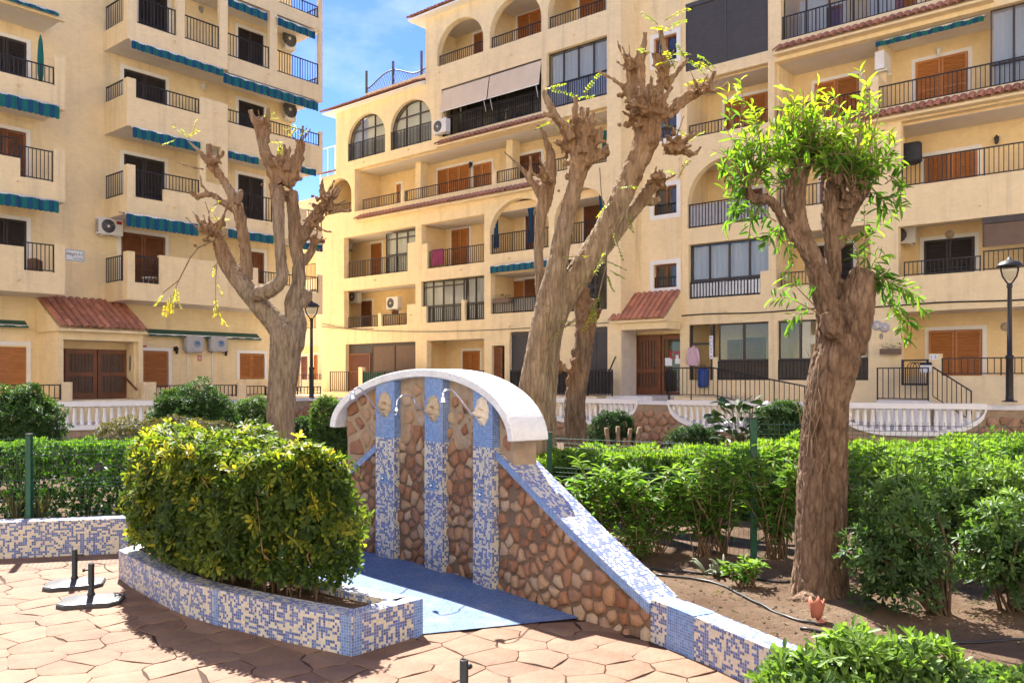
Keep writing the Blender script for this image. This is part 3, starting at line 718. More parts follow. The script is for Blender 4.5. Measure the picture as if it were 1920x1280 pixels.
    def door(b, px0, px1, py0, zb, o, mat='wood', leaves=2, sur=.12, name='door', slat=.075, zt=None, dep=.06):
        s0, s1 = b.s(px0, o), b.s(px1, o); zt = zt or b.z(px0, py0, o)
        d = b.part(MB().bx(s0, s1, o-.1, o-dep-.015, zb, zt), name, M['dark'])
        w = (s1-s0)/leaves
        for k in range(leaves): b.leaf(s0 + k*w + .008, s0 + (k+1)*w - .008, o - dep + .02, zb + .02, zt - .015, mat, 'shutter', d, slat)
        if sur:
            m = MB(); m.bx(s0-sur, s0, o-.05, o+.022, zb, zt+sur); m.bx(s1, s1+sur, o-.05, o+.022, zb, zt+sur); m.bx(s0, s1, o-.05, o+.022, zt, zt+sur); b.part(m, 'surround', M['trim'], d)
        return d
    def roller(b, s0, s1, o, z0, z1, mat='brown_sh', n=1, name='roller_shutter'):
        d = None; w = (s1-s0)/n
        for k in range(n):
            m = MB(); a, c = s0 + k*w + .03, s0 + (k+1)*w - .03; z = z0
            while z < z1 - .2:
                m.bx(a, c, o-.03, o, z, z+.058); m.bx(a, c, o-.03, o-.018, z+.058, z+.075); z += .075
            m.bx(a-.03, c+.03, o-.05, o+.05, z, z1, 1); m.bx(a-.03, a, o-.03, o+.03, z0, z, 1); m.bx(c, c+.03, o-.03, o+.03, z0, z, 1)
            d = b.part(m, name, [M[mat], M['dark'] if mat != 'grey_sh' else M['grey_sh']])
        return d
    def glaze(b, s0, s1, o, z0, z1, nx=3, rows=(), cur='curtain', frame='dark', fw=.06, arch=None, back=True, curz=None):
        m = MB(); H = [z0, *rows, z1]
        if arch is None:
            for k in range(nx+1):
                q = s0 + (s1-s0)*k/nx; q0 = max(s0, q-fw/2); q1 = min(s1, q+fw/2); m.bx(q0, q1, o-.03, o+.03, z0, z1)
            for k, q in enumerate(H):
                a = max(z0, q-fw/2); c = min(z1, q+fw/2)
                for j in range(nx): m.bx(s0+(s1-s0)*j/nx+fw/2, s0+(s1-s0)*(j+1)/nx-fw/2, o-.025, o+.025, a, c)
            w = b.part(m, 'window', M[frame])
            for j in range(nx):
                for k in range(len(H)-1):
                    b.part(MB().bx(s0+(s1-s0)*j/nx+fw/2, s0+(s1-s0)*(j+1)/nx-fw/2, o-.006, o, H[k]+fw/2, H[k+1]-fw/2), 'pane', M['glass'], w)
        else:
            mid, hw, spr = (s0+s1)/2, (s1-s0)/2, arch; top = z1
            cur_ = [(mid - hw*math.cos(math.pi*k/18), spr + (top-spr)*math.sin(math.pi*k/18)) for k in range(19)]
            m.tube([(x, -o, zz) for x, zz in [(s0, z0)] + cur_ + [(s1, z0)]], .045, 5, 0, False)
            for k in (1, 2):
                q = s0 + (s1-s0)*k/3; zz = spr + (top-spr)*math.sqrt(max(0, 1-((q-mid)/hw)**2)); m.bx(q-.03, q+.03, o-.03, o+.03, z0, zz)
            for q in rows: 
                h_ = hw*math.sqrt(max(0, 1-((q-spr)/(top-spr))**2)) if q > spr else hw; m.bx(mid-h_, mid+h_, o-.025, o+.025, q-.035, q+.035)
            w = b.part(m, 'window', M[frame])
            b.part(MB().prism([(x, -o+.01, zz) for x, zz in [(s0, z0)] + cur_ + [(s1, z0)]], (0, -.006, 0)), 'pane', M['glass'], w)
        if cur:
            n = max(8, int((s1-s0)/.07)); m = MB(); zb = curz[0] if curz else z0+.05; zt = curz[1] if curz else z1-.05
            if arch is None:
                V = [(s0+.05+(s1-s0-.1)*k/n, -o+.16+.03*math.sin(k*2.1)+.015*math.sin(k*.7), zz) for k in range(n+1) for zz in (zb, zt)]
                m.mesh(V, [(2*k, 2*k+2, 2*k+3, 2*k+1) for k in range(n)], 0, True)
            else:
                m.prism([(x, -o+.18, zz) for x, zz in [(s0, z0)] + cur_ + [(s1, z0)]], (0, .01, 0))
            b.part(m, 'curtain', M[cur], w)
        return w
    def awning(b, s0, s1, o, z1, drop=.28, wid=.35, rise=.12, fab=('blue', 'teal'), sw_=.15):
        m = MB(); m.mesh([(s0, -o, z1), (s1, -o, z1), (s1, -(o-wid), z1+rise), (s0, -(o-wid), z1+rise), (s0, -o, z1-.02), (s1, -o, z1-.02), (s1, -(o-wid), z1+rise-.02), (s0, -(o-wid), z1+rise-.02)], [(0,1,2,3),(7,6,5,4),(0,4,5,1),(3,2,6,7)], 1)
        a = b.part(m, 'awning', [M[fab[0]], M[fab[1]]])
        m = MB(); m.tube([(s0-.02, -o, z1), (s1+.02, -o, z1)], .036, 6); b.part(m, 'front_bar', M['white'], a)
        m = MB(); n = max(2, int((s1-s0)/sw_)); q = (s1-s0)/n
        for k in range(n):
            pts = [(s0+k*q + q*t, -(o+.035+.012*math.sin(k*1.7+t*3)), z1-.01-drop*(.93+.07*math.sin(math.pi*t))) for t in (0, .25, .5, .75, 1)]
            for p, r_ in zip(pts, pts[1:]):
                m.face([p, r_, (r_[0], r_[1]+.004, z1), (p[0], p[1]+.004, z1)], k % 2); m.face([(r_[0], r_[1]+.008, r_[2]), (p[0], p[1]+.008, p[2]), (p[0], p[1]+.012, z1), (r_[0], r_[1]+.012, z1)], k % 2)
        b.part(m, 'valance', [M[fab[0]], M[fab[1]]], a); return a
    def spout(b, px, py, o):
        s, z = b.s(px, o), b.z(px, py, o); b.part(MB().tube([(s, -o+.05, z), (s, -o-.12, z-.01)], .035, 8), 'drain_spout', M['wall'])
# barrel roof tile: lies along -y (down the slope), humps along x
def tile_mesh(mat, r=.105, ln=.42, name='roof_tile'):
    m = MB(); n = 8; V = []
    for y, k in ((0, .86), (-ln, 1.0)):
        for rr in (r*k, r*k-.014):
            for i in range(n+1):
                t = math.pi * i / n; V.append((rr*math.cos(t), y, rr*math.sin(t)*.8))
    q = n+1; F = []
    for i in range(n): F += [(i, i+1, 2*q+i+1, 2*q+i), (q+i+1, q+i, 3*q+i, 3*q+i+1), (2*q+i, 2*q+i+1, 3*q+i+1, 3*q+i)]
    return m.mesh(V, F, 0, True).data(name, mat)
TILE = tile_mesh(M['tile']); TILEP = tile_mesh(M['tile_pink'])
PAN = None
def tile_roof(b, parent, s0, s1, o0, z0, o1, z1, pitch=.2, ln=.36, me=None, join=None, mat='tile', skew0=0, skew1=0):
    "tiles from upper edge (o0,z0) down to lower edge (o1,z1); skew widens the lower edge"
    me = me or TILE; dy = o1-o0; dz = z0-z1; L_ = math.hypot(dy, dz); rows = max(1, int(round(L_/ln))); step = L_/rows; ang = math.atan2(dz, dy)
    n = max(2, int(round((s1-s0)/pitch))); st = (s1-s0)/n; rr = random.Random(3)
    for i in range(n):
        for j in range(rows):
            f = (j) / rows; s = s0 + st*(i+.5); y = -(o0 + dy*f); z = z0 - dz*f + .02
            lo = (s + rr.uniform(-.008, .008), y, z + rr.uniform(0, .01)); rt = (ang, 0, rr.uniform(-.02, .02)); k = (st/.21, step*1.12/.42, 1)
            if join is None: inst('roof_tile', me, parent, lo, rt, k)
            else:
                MT = Matrix.LocRotScale(Vector(lo), Matrix.Rotation(ang, 3, 'X'), Vector(k)); join.mesh([MT @ v.co for v in me.vertices], [tuple(p.vertices) for p in me.polygons], 0, True)
def ac_unit(b, px, py, o, label, w=.82, h=.58, d=.3, red=False, group='air conditioning units on the facades', side=False):
    s, z = b.s(px, o), b.z(px, py, o); c, si = math.cos(b.f.ang), math.sin(b.f.ang)
    W = Vector((b.f.o[0] + s*c - (-o)*si, b.f.o[1] + s*si + (-o)*c, z - h/2))
    t = thing('air_conditioner', label, 'air conditioner', W, b.f.ang + (R(-90) if side else 0), group)
    MB().box(-w/2, w/2, -d-.06, -.06, 0, h).build('casing', M['ac'], t, .015)
    m = MB(); cx = -w*.12; cz = h*.5; r = h*.40; yf = -d-.062
    m.tube([(cx, yf+.004, cz), (cx, yf-.004, cz)], r, 24, 0, False); fan = m.build('fan_recess', M['ac_dark'], t)
    m = MB()
    for k in range(1, 6): 
        q = r*k/5.5; m.tube([(cx + q*math.cos(a), yf-.012, cz + q*math.sin(a)) for a in np.linspace(0, 2*math.pi, 21)], .004, 4)
    for a in np.linspace(0, math.pi, 7)[:-1]: m.tube([(cx - r*math.cos(a), yf-.01, cz - r*math.sin(a)), (cx + r*math.cos(a), yf-.01, cz + r*math.sin(a))], .004, 4)
    m.tube([(cx, yf-.008, cz), (cx, yf-.02, cz)], r*.2, 12, 1, False); m.build('fan_grille', [M['alu'], M['ac']], t)
    m = MB()
    for x in (-w*.33, w*.33): m.box(x-.02, x+.02, -d-.08, 0, -.05, -.004)
    m.build('bracket', M['ac'], t)
    if red: MB().box(w*.22, w*.44, yf-.004, yf+.002, h*.68, h*.86).build('badge', M['red'], t)
    m = MB()
    for k in range(9): m.box(-w/2-.006, -w/2-.001, -d+.0, -.1, .08+k*h*.085, .08+k*h*.085+.022)
    m.build('side_louvre', M['ac_dark'], t)
    return t
def covered_ac(b, px, py, o, label, mat, w=.74, h=.58, d=.34, emblem=False):
    s, z = b.s(px, o), b.z(px, py, o); c, si = math.cos(b.f.ang), math.sin(b.f.ang)
    W = Vector((b.f.o[0] + s*c + o*si, b.f.o[1] + s*si - o*c, z - h/2)); t = thing('air_conditioner', label, 'air conditioner', W, b.f.ang, 'covered air conditioning units')
    V = []; F = []; n = 16; rr = random.Random(px)
    prof = [(.80, 0), (.97, .05), (1, .2), (1, .75), (.98, .93), (.90, 1)]
    for k, zz in prof:
        for i in range(n):
            a = 2*math.pi*i/n; x = math.copysign(abs(math.cos(a))**.35, math.cos(a)); y = math.copysign(abs(math.sin(a))**.35, math.sin(a))
            V.append((x*w/2*k*rr.uniform(.965, 1.02), -.05 - d/2 + y*d/2*k*rr.uniform(.94, 1.04), zz*h + (rr.uniform(-.06, .02) if zz == 0 else 0)))
    for k in range(len(prof)-1): F += [(k*n+i, k*n+(i+1) % n, (k+1)*n+(i+1) % n, (k+1)*n+i) for i in range(n)]
    F += [tuple(range(n))[::-1], tuple(range((len(prof)-1)*n, len(prof)*n))]
    MB().mesh(V, F, 0, True).build('fabric_cover', M[mat], t)
    MB().box(-w*.42, w*.42, -.05, -.005, .06, .12).build('bracket', M['ac'], t)
    if emblem:
        m = MB(); y = -.05 - d - .012; r = .115
        m.tube([(r*math.cos(a) + .06, y, h*.5 + r*math.sin(a)) for a in np.linspace(0, 2*math.pi, 25)], .008, 5)
        for cx, cz, a_, b_ in ((-.03, .04, .05, .04), (.045, .0, .045, .06), (-.02, -.05, .035, .045), (.05, .065, .03, .02)): m.tube([(.06+cx, y+.004, h*.5+cz), (.06+cx, y-.004, h*.5+cz)], a_*.8, 9, 0, False)
        m.build('globe_emblem', M['emblem'], t)
        m = MB(); m.tube([(-.12, -.03, 0), (-.12, -.03, -1.25)], .03, 8); m.build('drain_pipe', M['trim'], t)
def text_mesh(txt, size, mat, parent, loc, rot, name='lettering', ext=.002, sx=1, shear=0):
    cu = bpy.data.curves.new('t', 'FONT'); cu.body = txt; cu.size = size; cu.extrude = ext; cu.align_x = 'CENTER'; cu.align_y = 'CENTER'; cu.shear = shear
    o = bpy.data.objects.new('t', cu); COL.objects.link(o); dg = bpy.context.evaluated_depsgraph_get()
    me = bpy.data.meshes.new_from_object(o.evaluated_get(dg)); bpy.data.objects.remove(o); me.materials.clear(); me.materials.append(mat); me.name = name
    return inst(name, me, parent, loc, rot, (sx, 1, 1))
def wpt(b, s, o, z):
    c, si = math.cos(b.f.ang), math.sin(b.f.ang); return Vector((b.f.o[0] + s*c + o*si, b.f.o[1] + s*si - o*c, z))

# ------------------------------------------------------------------ left building
A = Bld(FA, 'apartment_building', 'yellow apartment building at left with stacked balconies and blue awnings')
WO = -1.72; sA, zA = A.s, A.z; FLA = [1.55, 4.71, 7.60, 10.52, 13.42, 16.3]
s_end = sA(547, WO); sL = -11.0
dA = []                                                     # wall openings for the doors
def door_a(px0, px1, py0, zb, mat, **k):
    dA.append((sA(px0, WO), sA(px1, WO), zb, zA(px0, py0, WO))); A.door(px0, px1, py0, zb, WO, mat, **k)
for px0, px1, py0, fl, mat in ((232, 311, 128, 3, 'black_sh'), (232, 309, 288, 2, 'black_sh'), (227, 310, 434, 1, 'wood_dk'), (259, 314, -42, 4, 'black_sh'),
        (446, 494, 50, 4, 'black_sh'), (447, 495, 187, 3, 'black_sh'), (446, 494, 326, 2, 'black_sh'), (463, 495, 470, 1, 'wood_dk'),
        (-30, 50, 58, 3, 'black_sh'), (-30, 49, 233, 2, 'wood_dk'), (-30, 50, 404, 1, 'black_sh')):
    door_a(px0, px1, py0, FLA[fl] + .02, mat)
door_a(268, 316, 657, 1.75, 'wood', leaves=1); door_a(449, 496, 662, 2.05, 'wood', leaves=2)
dA.append((sA(-60, WO), sA(50, WO), 1.5, zA(-60, 648, WO)))
A.wall(sL, s_end, WO, .7, 18.2, dA)
d = A.part(MB().bx(sA(-60, WO), sA(50, WO), WO-.12, WO-.06, 1.5, zA(-60, 648, WO)), 'door', M['wood']); m = MB(); q = sA(50, WO)
m.bx(q, q+.12, WO-.05, WO+.02, 1.5, zA(50, 646, WO)+.12); m.bx(sA(-60, WO), q, WO-.05, WO+.02, zA(50, 648, WO), zA(50, 648, WO)+.12); A.part(m, 'surround', M['trim'], d)
A.box(sL, s_end, WO-9, WO-.32, .7, 18.1, 'wall', 'building_core')
# balconies: slab, parapet pieces and railings, floor by floor
sc = sA(122); s1 = sA(427); s2 = sA(605, -.2); OR = -.2
for i in (1, 2, 3, 4, 5):
    z = FLA[i]
    for a, c, oo in ((sL, sc, 0), (0, s1, 0), (s1 + .001, s2, OR)):
        m = MB(); m.bx(a+.004, c-.004, WO+.01, oo-.15, z+.003, z+.16); m.bx(a+.01, c-.01, WO+.02, oo-.151, z-.004, z+.002, 1)
        A.part(m, 'balcony_slab', [M['wall'], M['soffit']])
    A.box(s_end+.001, s2-.004, WO-3, WO, z+.003, z+.16, 'soffit', 'balcony_slab')
def par(px0, px1, zb, top, o=0, th=.15): A.box(sA(px0, o), sA(px1, o), o-th, o, zb, top)
def rail(px0, px1, yt, yb, o=0, **k):
    s0, s_1 = sA(px0, o), sA(px1, o); A.rail(s0, s_1, o-.07, zA(px0, yb, o), zA(px0, yt, o), **k)
def stretch(fl, segs, o=0, pillar_top=None):
    "segs: (px0, px1, y of parapet top at px0, y of rail top at px0 or None)"
    zb = FLA[fl]
    for px0, px1, yp, yr in segs:
        top = pillar_top if yp == 'pillar' else zA(px0, yp, o); par(px0, px1, zb, top, o)
        if yr is not None:
            A.rail(sA(px0, o), sA(px1, o), o-.07, top, zA(px0, yr, o))
# stack at the far left
stretch(5, [(-230, 122, -280, None)]); stretch(4, [(-230, 122, -70, None)])
stretch(3, [(-230, 103, 75, 35), (103, 122, 103, None)])
stretch(2, [(-230, 38, 247, 205), (38, 101, 331, 271), (101, 122, 279, None)])
stretch(1, [(-230, 45, 432, None), (45, 103, 506, 452), (103, 122, 457, None)])
# middle stack: left part
P5 = FLA[5]
stretch(4, [(239, 257, 'pillar', None), (257, 331, 43, -8), (331, 346.5, 'pillar', None), (346.5, 412, 72, 26), (412, 427, 'pillar', None)], 0, P5)
stretch(3, [(239, 255, 144, None), (255, 375, 183, 152), (375, 427, 181, None)])
stretch(2, [(239, 254, 307, None), (254, 306, 369, 316), (306, 375, 355, 324), (375, 386, 'pillar', None), (386, 415, 341, None), (415, 427, 'pillar', None)], 0, FLA[3])
stretch(1, [(239, 253, 470, None), (253, 299, 529, 478), (299, 427, 478, None)])
stretch(5, [(239, 427, -190, None)])
# middle stack: right part, set back a little
stretch(4, [(427, 506, 104, 60), (506, 520, 'pillar', None), (520, 598, 134, 92), (598, 605, 'pillar', None)], OR, P5)
stretch(3, [(427, 600, 229, 203), (600, 605, 246, None)], OR)
stretch(2, [(427, 452, 366, None), (452, 512, 407, 360), (512, 575, 381, None), (575, 605, 430, 392)], OR)
stretch(1, [(427, 484, 496, None), (484, 560, 531, 507), (560, 598, 545, 515), (598, 605, 515, None)], OR)
stretch(5, [(427, 523, -60, None), (523, 598, 4, -20), (598, 605, -20, None)], OR)
# sides of the middle stack (facing left)
for fl, yt, yb, solid in ((4, 13, 60, 0), (3, 164, 194, 0), (2, 330, 375, 0), (1, 484, 532, 0)):
    z0 = zA(196, yb, WO); A.box(0, .15, WO+.001, -.151, FLA[fl], z0, 'wall', 'parapet'); A.rail_o(.07, WO+.03, -.32, z0, zA(196, yt, WO))
    zc = {4: P5, 3: zA(239, 144), 2: zA(239, 307), 1: zA(239, 470)}[fl]; A.box(0, .15, -.30, -.151, z0, zc, 'wall', 'corner_post')
# ends of the balconies at the right corner
for fl in (1, 2, 3, 4, 5):
    A.rail_o(s2-.08, WO-2.5, OR-.2, FLA[fl] + .5, FLA[fl] + 1.05); A.box(s2-.15, s2-.001, WO-3, OR-.151, FLA[fl], FLA[fl]+.5, 'wall', 'parapet')
# awnings
for px0, px1, y, o, dr, wd in ((246, 418, 76, .06, .26, .2), (418, 596, 137, -.12, .36, .25), (248, 375, 238, .12, .34, .25), (427, 484, 283, -.1, .26, .25), (563, 592, 312, -.1, .26, .25),
        (236, 371, 400, .35, .42, .5), (427, 512, 429, -.05, .32, .3), (560, 604, 452, -.05, .3, .3), (-150, 111, 138, .2, .40, .35), (-150, 110, 338, .15, .36, .35), (427, 500, -3, -.1, .3, .3), (520, 590, 33, -.1, .3, .3)):
    A.awning(sA(px0, o), sA(px1, o), o, zA(px0, y, o), dr, wd)
A.awning(sA(-150, .1), sA(110, .1), .1, zA(-150, -58, .1), .10, .5, .2)
A.awning(sA(279, WO+.3), sA(489, WO+.3), WO+.3, zA(279, 626, WO+.3), .06, .28, .2, ('green_aw', 'green_aw')); A.awning(sA(-150, WO+.3), sA(53, WO+.3), WO+.3, zA(-150, 602, WO+.3), .06, .28, .18, ('green_aw', 'green_aw'))
A.box(sA(68, .0)-.1, sA(80, 0)-.1, -.3, -.25, 0.9, .95, 'wall', 'ledge')
# closed parasol on the third balcony at left
s_ = sA(76, -.4); par_ = thing('parasol', 'closed blue parasol standing on the balcony at upper left', 'parasol', wpt(A, s_, -.4, FLA[3] + .1))
MB().lathe([(.02, 0), (.02, .7), (.05, .72), (.085, 1.0), (.09, 1.5), (.06, 2.0), (.015, 2.2)], (0, 0, 0), 10).build('folded_canopy', M['teal'], par_)
# wall lamps, spouts
for px, py, o in ((325, 79, 0), (325, 233, 0), (325, 388, 0), (402, 212, 0), (502, 139, OR), (33, 160, 0), (33, 340, 0), (33, 524, 0), (500, 420, OR)): A.spout(px, py, o)
def wall_lamp(b, px, py, o, label, mat='iron'):
    W = wpt(b, b.s(px, o), o, b.z(px, py, o)); t = thing('wall_lamp', label, 'wall lamp', W, b.f.ang, 'wall lamps')
    MB().box(-.05, .05, -.03, -.002, -.06, .1).build('back_plate', M[mat], t); MB().tube([(0, -.03, .08), (0, -.12, .12), (0, -.14, .08)], .012, 6).build('arm', M[mat], t)
    MB().lathe([(.02, .1), (.085, .03), (.08, .02), (.07, .02), (.05, -.15), (.02, -.17)], (0, -.14, 0), 6, 0, False).build('lantern', M[mat], t)
wall_lamp(A, 328, 655, WO, 'black wall lantern left of the two covered units'); wall_lamp(A, 420, 659, WO, 'black wall lantern right of the two covered units')
wall_lamp(A, 375, 18, WO, 'small lantern on the topmost visible left balcony', 'alu'); wall_lamp(A, 378, 163, WO, 'pale lamp on the third floor balcony wall', 'ac')
covered_ac(A, 357, 645, WO, 'grey covered unit with globe emblem, nearer the entrance porch', 'cover', emblem=True); covered_ac(A, 402, 645, WO, 'grey covered unit with globe emblem, nearer the tree', 'cover', emblem=True)
ac_unit(A, 200, 427, WO, 'white unit with red badge on the left building wall', red=True)
ac_unit(A, 537, 77, WO, 'white unit on the highest right balcony of the left building', w=.5, d=.25, h=.85); ac_unit(A, 538, 209, WO, 'white unit behind the left tree top balcony', w=.5, d=.25, h=.85)
# name plaque
t = thing('name_plaque', 'white plaque with blue lettering on the left building', 'sign', wpt(A, sA(140, WO), WO, zA(140, 479, WO)), FA.ang)
MB().box(-.31, .31, -.02, -.002, -.19, .19).build('plate', M['sign'], t, .004)
m = MB(); [m.box(*q) for q in ((-.3, .3, -.023, -.0205, .165, .18), (-.3, .3, -.023, -.0205, -.18, -.165), (-.3, -.285, -.023, -.0205, -.165, .165), (.285, .3, -.023, -.0205, -.165, .165))]; m.build('border', M['emblem'], t)
text_mesh('Alegri I-1', .15, M['ink'], t, (-.02, -.022, .04), (R(90), 0, 0), shear=.3); text_mesh('Torrevieja', .075, M['ink'], t, (.1, -.022, -.1), (R(90), 0, 0))
# entrance porch with tiled canopy
oc_ = -.15
a0, a1 = sA(110, oc_), sA(268, oc_); zt = zA(120, 628, oc_); zbm = zA(120, 636, oc_)
A.wall(a0, a1, oc_, .7, zt + .28, [(sA(119, oc_), sA(260, oc_), 1.40, zbm)], .22, name='porch_front'); A.box(a0, a0+.2, WO+.001, oc_-.221, .7, zt+.28, 'wall', 'porch_side'); A.box(a1-.2, a1, WO+.001, oc_-.221, .7, zt+.28, 'wall', 'porch_side')
A.box(a0+.2, a1-.2, WO+.001, oc_-.221, zbm, zbm+.1, 'soffit', 'porch_ceiling')
zu = zA(67, 556, WO); zl = zA(107, 612, .12)
can = A.part(MB().prism([(sA(67, WO), 1.72, zu-.03), (sA(67, WO), -.12, zl-.05), (sA(67, WO), -.12, zl-.12), (sA(67, WO), 1.72, zl-.12)], (sA(277, .12)-sA(67, WO), 0, 0)), 'canopy', M['wall'])
tile_roof(A, can, sA(67, WO), sA(277, .12), WO+.05, zu, .16, zl, .245, .40)
OD = -.92; A.box(a0+.2, a1-.2, WO+.001, OD-.08, 1.40, zbm, 'wall2', 'porch_back')
d = A.part(MB().bx(sA(121, OD), sA(240, OD), OD-.08, OD-.04, 1.40, zA(121, 653, OD)), 'door', M['wood_dk'])
for k in range(2):
    x0, x1 = sA(121, OD), sA(240, OD); w = (x1-x0)/2; q0, q1 = x0+w*k+.02, x0+w*(k+1)-.02; zt_ = zA(121, 653, OD); m = MB()
    m.bx(q0, q0+.12, OD-.04, OD+.01, 1.42, zt_); m.bx(q1-.12, q1, OD-.04, OD+.01, 1.42, zt_); m.bx(q0+.12, q1-.12, OD-.04, OD+.01, zt_-.16, zt_); m.bx(q0+.12, q1-.12, OD-.04, OD+.01, 1.42, 1.6); m.bx(q0+.12, q1-.12, OD-.04, OD+.01, 2.15, 2.28)
    for j in range(1, 7): u = q0+.12+(q1-q0-.24)*j/7; m.bx(u-.012, u+.012, OD-.04, OD, 1.6, zt_-.16)
    lf = A.part(m, 'door_leaf', M['wood_dk'], d); A.part(MB().bx(q0+.12, q1-.12, OD-.035, OD-.03, 1.6, zt_-.16), 'pane', M['void'], lf)
A.part(MB().tube([(a1-.25, -oc_+.75, 2.1), (a1-.25, -oc_-.05, 1.7)], .035, 8), 'handrail', M['wood_dk'])
A.part(MB().bx(a1-.206, a1-.2, oc_-.55, oc_-.45, 2.35, 2.85), 'intercom', M['alu'])
# low front walls, railings and terrace in front of the left building
OF = .35
A.box(sL, s2 - .1, WO + .001, OF, .7, 1.40, 'wall', 'porch_base')
for p0, p1, y in ((117, 136, 716), (270, 293, 716), (447, 462, 717)): A.box(sA(p0, OF+.02), sA(p1, OF+.02), OF-.2, OF+.02, .7, zA(p0, y, OF), 'wall', 'gate_post')
for p0, p1, y in ((-150, 116, 721), (294, 446, 722), (463, 500, 723), (500, 604, 725)): A.rail(sA(p0, OF), sA(p1, OF), OF-.08, 1.42, zA(max(p0, 0), y, OF), .16, .022)
# warning plate, number tile
for px, py, w, h, mt, lab in ((374, 671, .16, .22, 'red', 'dark red notice below the covered units'), (271.5, 651, .13, .13, 'red', 'small red tile beside the porch shutter'), (277, 652, .12, .12, 'sign', 'small white number tile beside the porch shutter')):
    t = thing('notice', lab, 'sign', wpt(A, sA(px, WO), WO, zA(px, py, WO)), FA.ang); MB().box(-w/2, w/2, -.015, -.002, -h/2, h/2).build('plate', M[mt], t)
    if mt == 'red' and h > .2:
        m = MB(); [m.box(-w*.38, w*.38, -.018, -.0155, h*q-.012, h*q+.012) for q in (.25, 0, -.25)]; m.build('print', M['sign'], t)
    elif mt == 'sign': text_mesh('A', .09, M['ink'], t, (0, -.017, 0), (R(90), 0, 0))
# wicker chair and white table on balconies
t = thing('balcony_chair', 'dark wicker chair behind the first floor railing at left', 'chair', wpt(A, sA(75, -.6), -.6, FLA[1] + .16), FA.ang + R(20))
MB().box(-.25, .25, -.25, .25, .4, .45).build('seat', M['wood_dk'], t); m = MB(); [m.box(-.25+.07*k, -.22+.07*k, .2, .24, .45, .95 + .06*math.sin(math.pi*k/7)) for k in range(8)]; m.build('backrest', M['wood_dk'], t)
for x in (-.22, .22):
    for y in (-.22, .22): MB().box(x-.02, x+.02, y-.02, y+.02, 0, .4).build('leg', M['wood_dk'], t)
t = thing('balcony_table', 'white plastic table on the first floor balcony', 'table', wpt(A, sA(283, -.7), -.7, FLA[1] + .16), FA.ang)
MB().lathe([(.3, .68), (.32, .7), (.32, .72), (.3, .73)], (0, 0, 0), 18).build('table_top', M['white'], t)
for x in (-.2, .2):
    for y in (-.2, .2): MB().tube([(x, y, 0), (x*.9, y*.9, .69)], .02, 6).build('leg', M['white'], t)

# ------------------------------------------------------------------ middle and right building
B = Bld(FB, 'apartment_building', 'long yellow apartment building at centre and right with arches and tile trims')
sB, zB = B.s, B.z; OC = 1.2; DP = 1.7
def op(px0, px1, z0, z1, o, *spr): return (sB(px0, o), sB(px1, o), z0, z1, *spr)
# --- centre block front walls
F3 = op(665, 1138, 10.30, 12.40, OC)
opsA = [F3, op(611, 659, 10.4, 12.15, OC, 11.2),
        op(645, 779, 7.05, 9.10, OC), op(790, 908, 7.05, 9.10, OC), op(918, 1029, 7.33, 9.52, OC, 8.2), op(1039, 1138, 7.33, 9.50, OC, 8.25),
        op(645, 779, 4.57, 6.44, OC), op(790, 908, 4.60, 6.50, OC), op(920, 1029, 4.80, 6.74, OC), op(1040, 1138, 4.70, 6.75, OC),
        op(648, 779, 1.45, 3.77, OC), op(800, 908, 1.45, 3.78, OC), op(922, 946, 1.45, 3.46, OC), op(955, 1030, 1.45, 4.00, OC), op(1085, 1139, 1.9, 4.05, OC)]
cL, cR = sB(603, OC), sB(1151, OC)
B.wall(cL, cR, OC, .7, 12.40, opsA)
c630 = sB(630, OC); c798 = sB(798, OC)
opsB = [op(652, 722, 12.85, 14.97, OC, 13.75), op(732, 809, 12.85, 14.97, OC, 13.75), op(828, 1015, 12.85, 15.0, OC), op(1025, 1138, 12.85, 15.12, OC)]
B.wall(c630, cR, OC, 12.401, 15.45, opsB)
opsC = [op(820, 906, 16.07, 17.88, OC, 16.65), op(918, 1015, 16.07, 17.95, OC, 16.65), op(1027, 1138, 16.07, 17.98, OC, 16.7)]
B.wall(c798, cR, OC, 15.451, 18.45, opsC)
# floors, back wall and cross walls of the centre block
bo = OC - DP
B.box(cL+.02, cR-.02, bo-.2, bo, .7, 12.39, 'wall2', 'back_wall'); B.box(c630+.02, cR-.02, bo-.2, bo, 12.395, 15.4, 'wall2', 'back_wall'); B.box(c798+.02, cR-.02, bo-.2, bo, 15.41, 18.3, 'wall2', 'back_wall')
FC = [1.44, 4.10, 6.72, 9.45, 12.41, 15.46]
for i, z in enumerate(FC):
    a = cL if i < 5 else c798; zlo = {0: .72, 1: 3.80, 2: 6.50, 3: 9.12, 4: 12.36, 5: 15.14}[i]
    m = MB(); m.bx(a+.05, cR-.05, bo+.001, OC-.301, zlo+.005, z); m.bx(a+.05, cR-.05, bo+.002, OC-.302, zlo-.002, zlo+.004, 1); B.part(m, 'floor_slab', [M['wall2'], M['soffit']])
B.box(c798+.05, cR-.05, bo+.001, OC-.301, 18.02, 18.1, 'soffit', 'floor_slab')
B.box(c630-.0, cR, bo-8, bo-.21, .7, 15.3, 'wall', 'building_core'); B.box(c798, cR, bo-8, bo-.21, 15.31, 18.3, 'wall', 'building_core')
for z0, z1, pxs in ((.72, 3.79, (784, 914, 950, 1035)), (4.11, 6.49, (784, 914, 1034)), (6.73, 9.1, (784, 914, 1034)), (9.46, 12.35, (662,)), (12.42, 15.13, (640, 727, 818, 1020)), (15.47, 18.0, (912, 1021))):
    for p in pxs: s = sB(p, OC); B.box(s-.1, s+.1, bo+.001, OC-.301, z0, z1, 'wall2', 'cross_wall')
for z0, z1, a in ((.72, 12.35, cR), (12.42, 18.0, cR)): B.box(a-.3, a-.005, bo+.001, OC-.301, z0, z1, 'wall', 'end_wall')
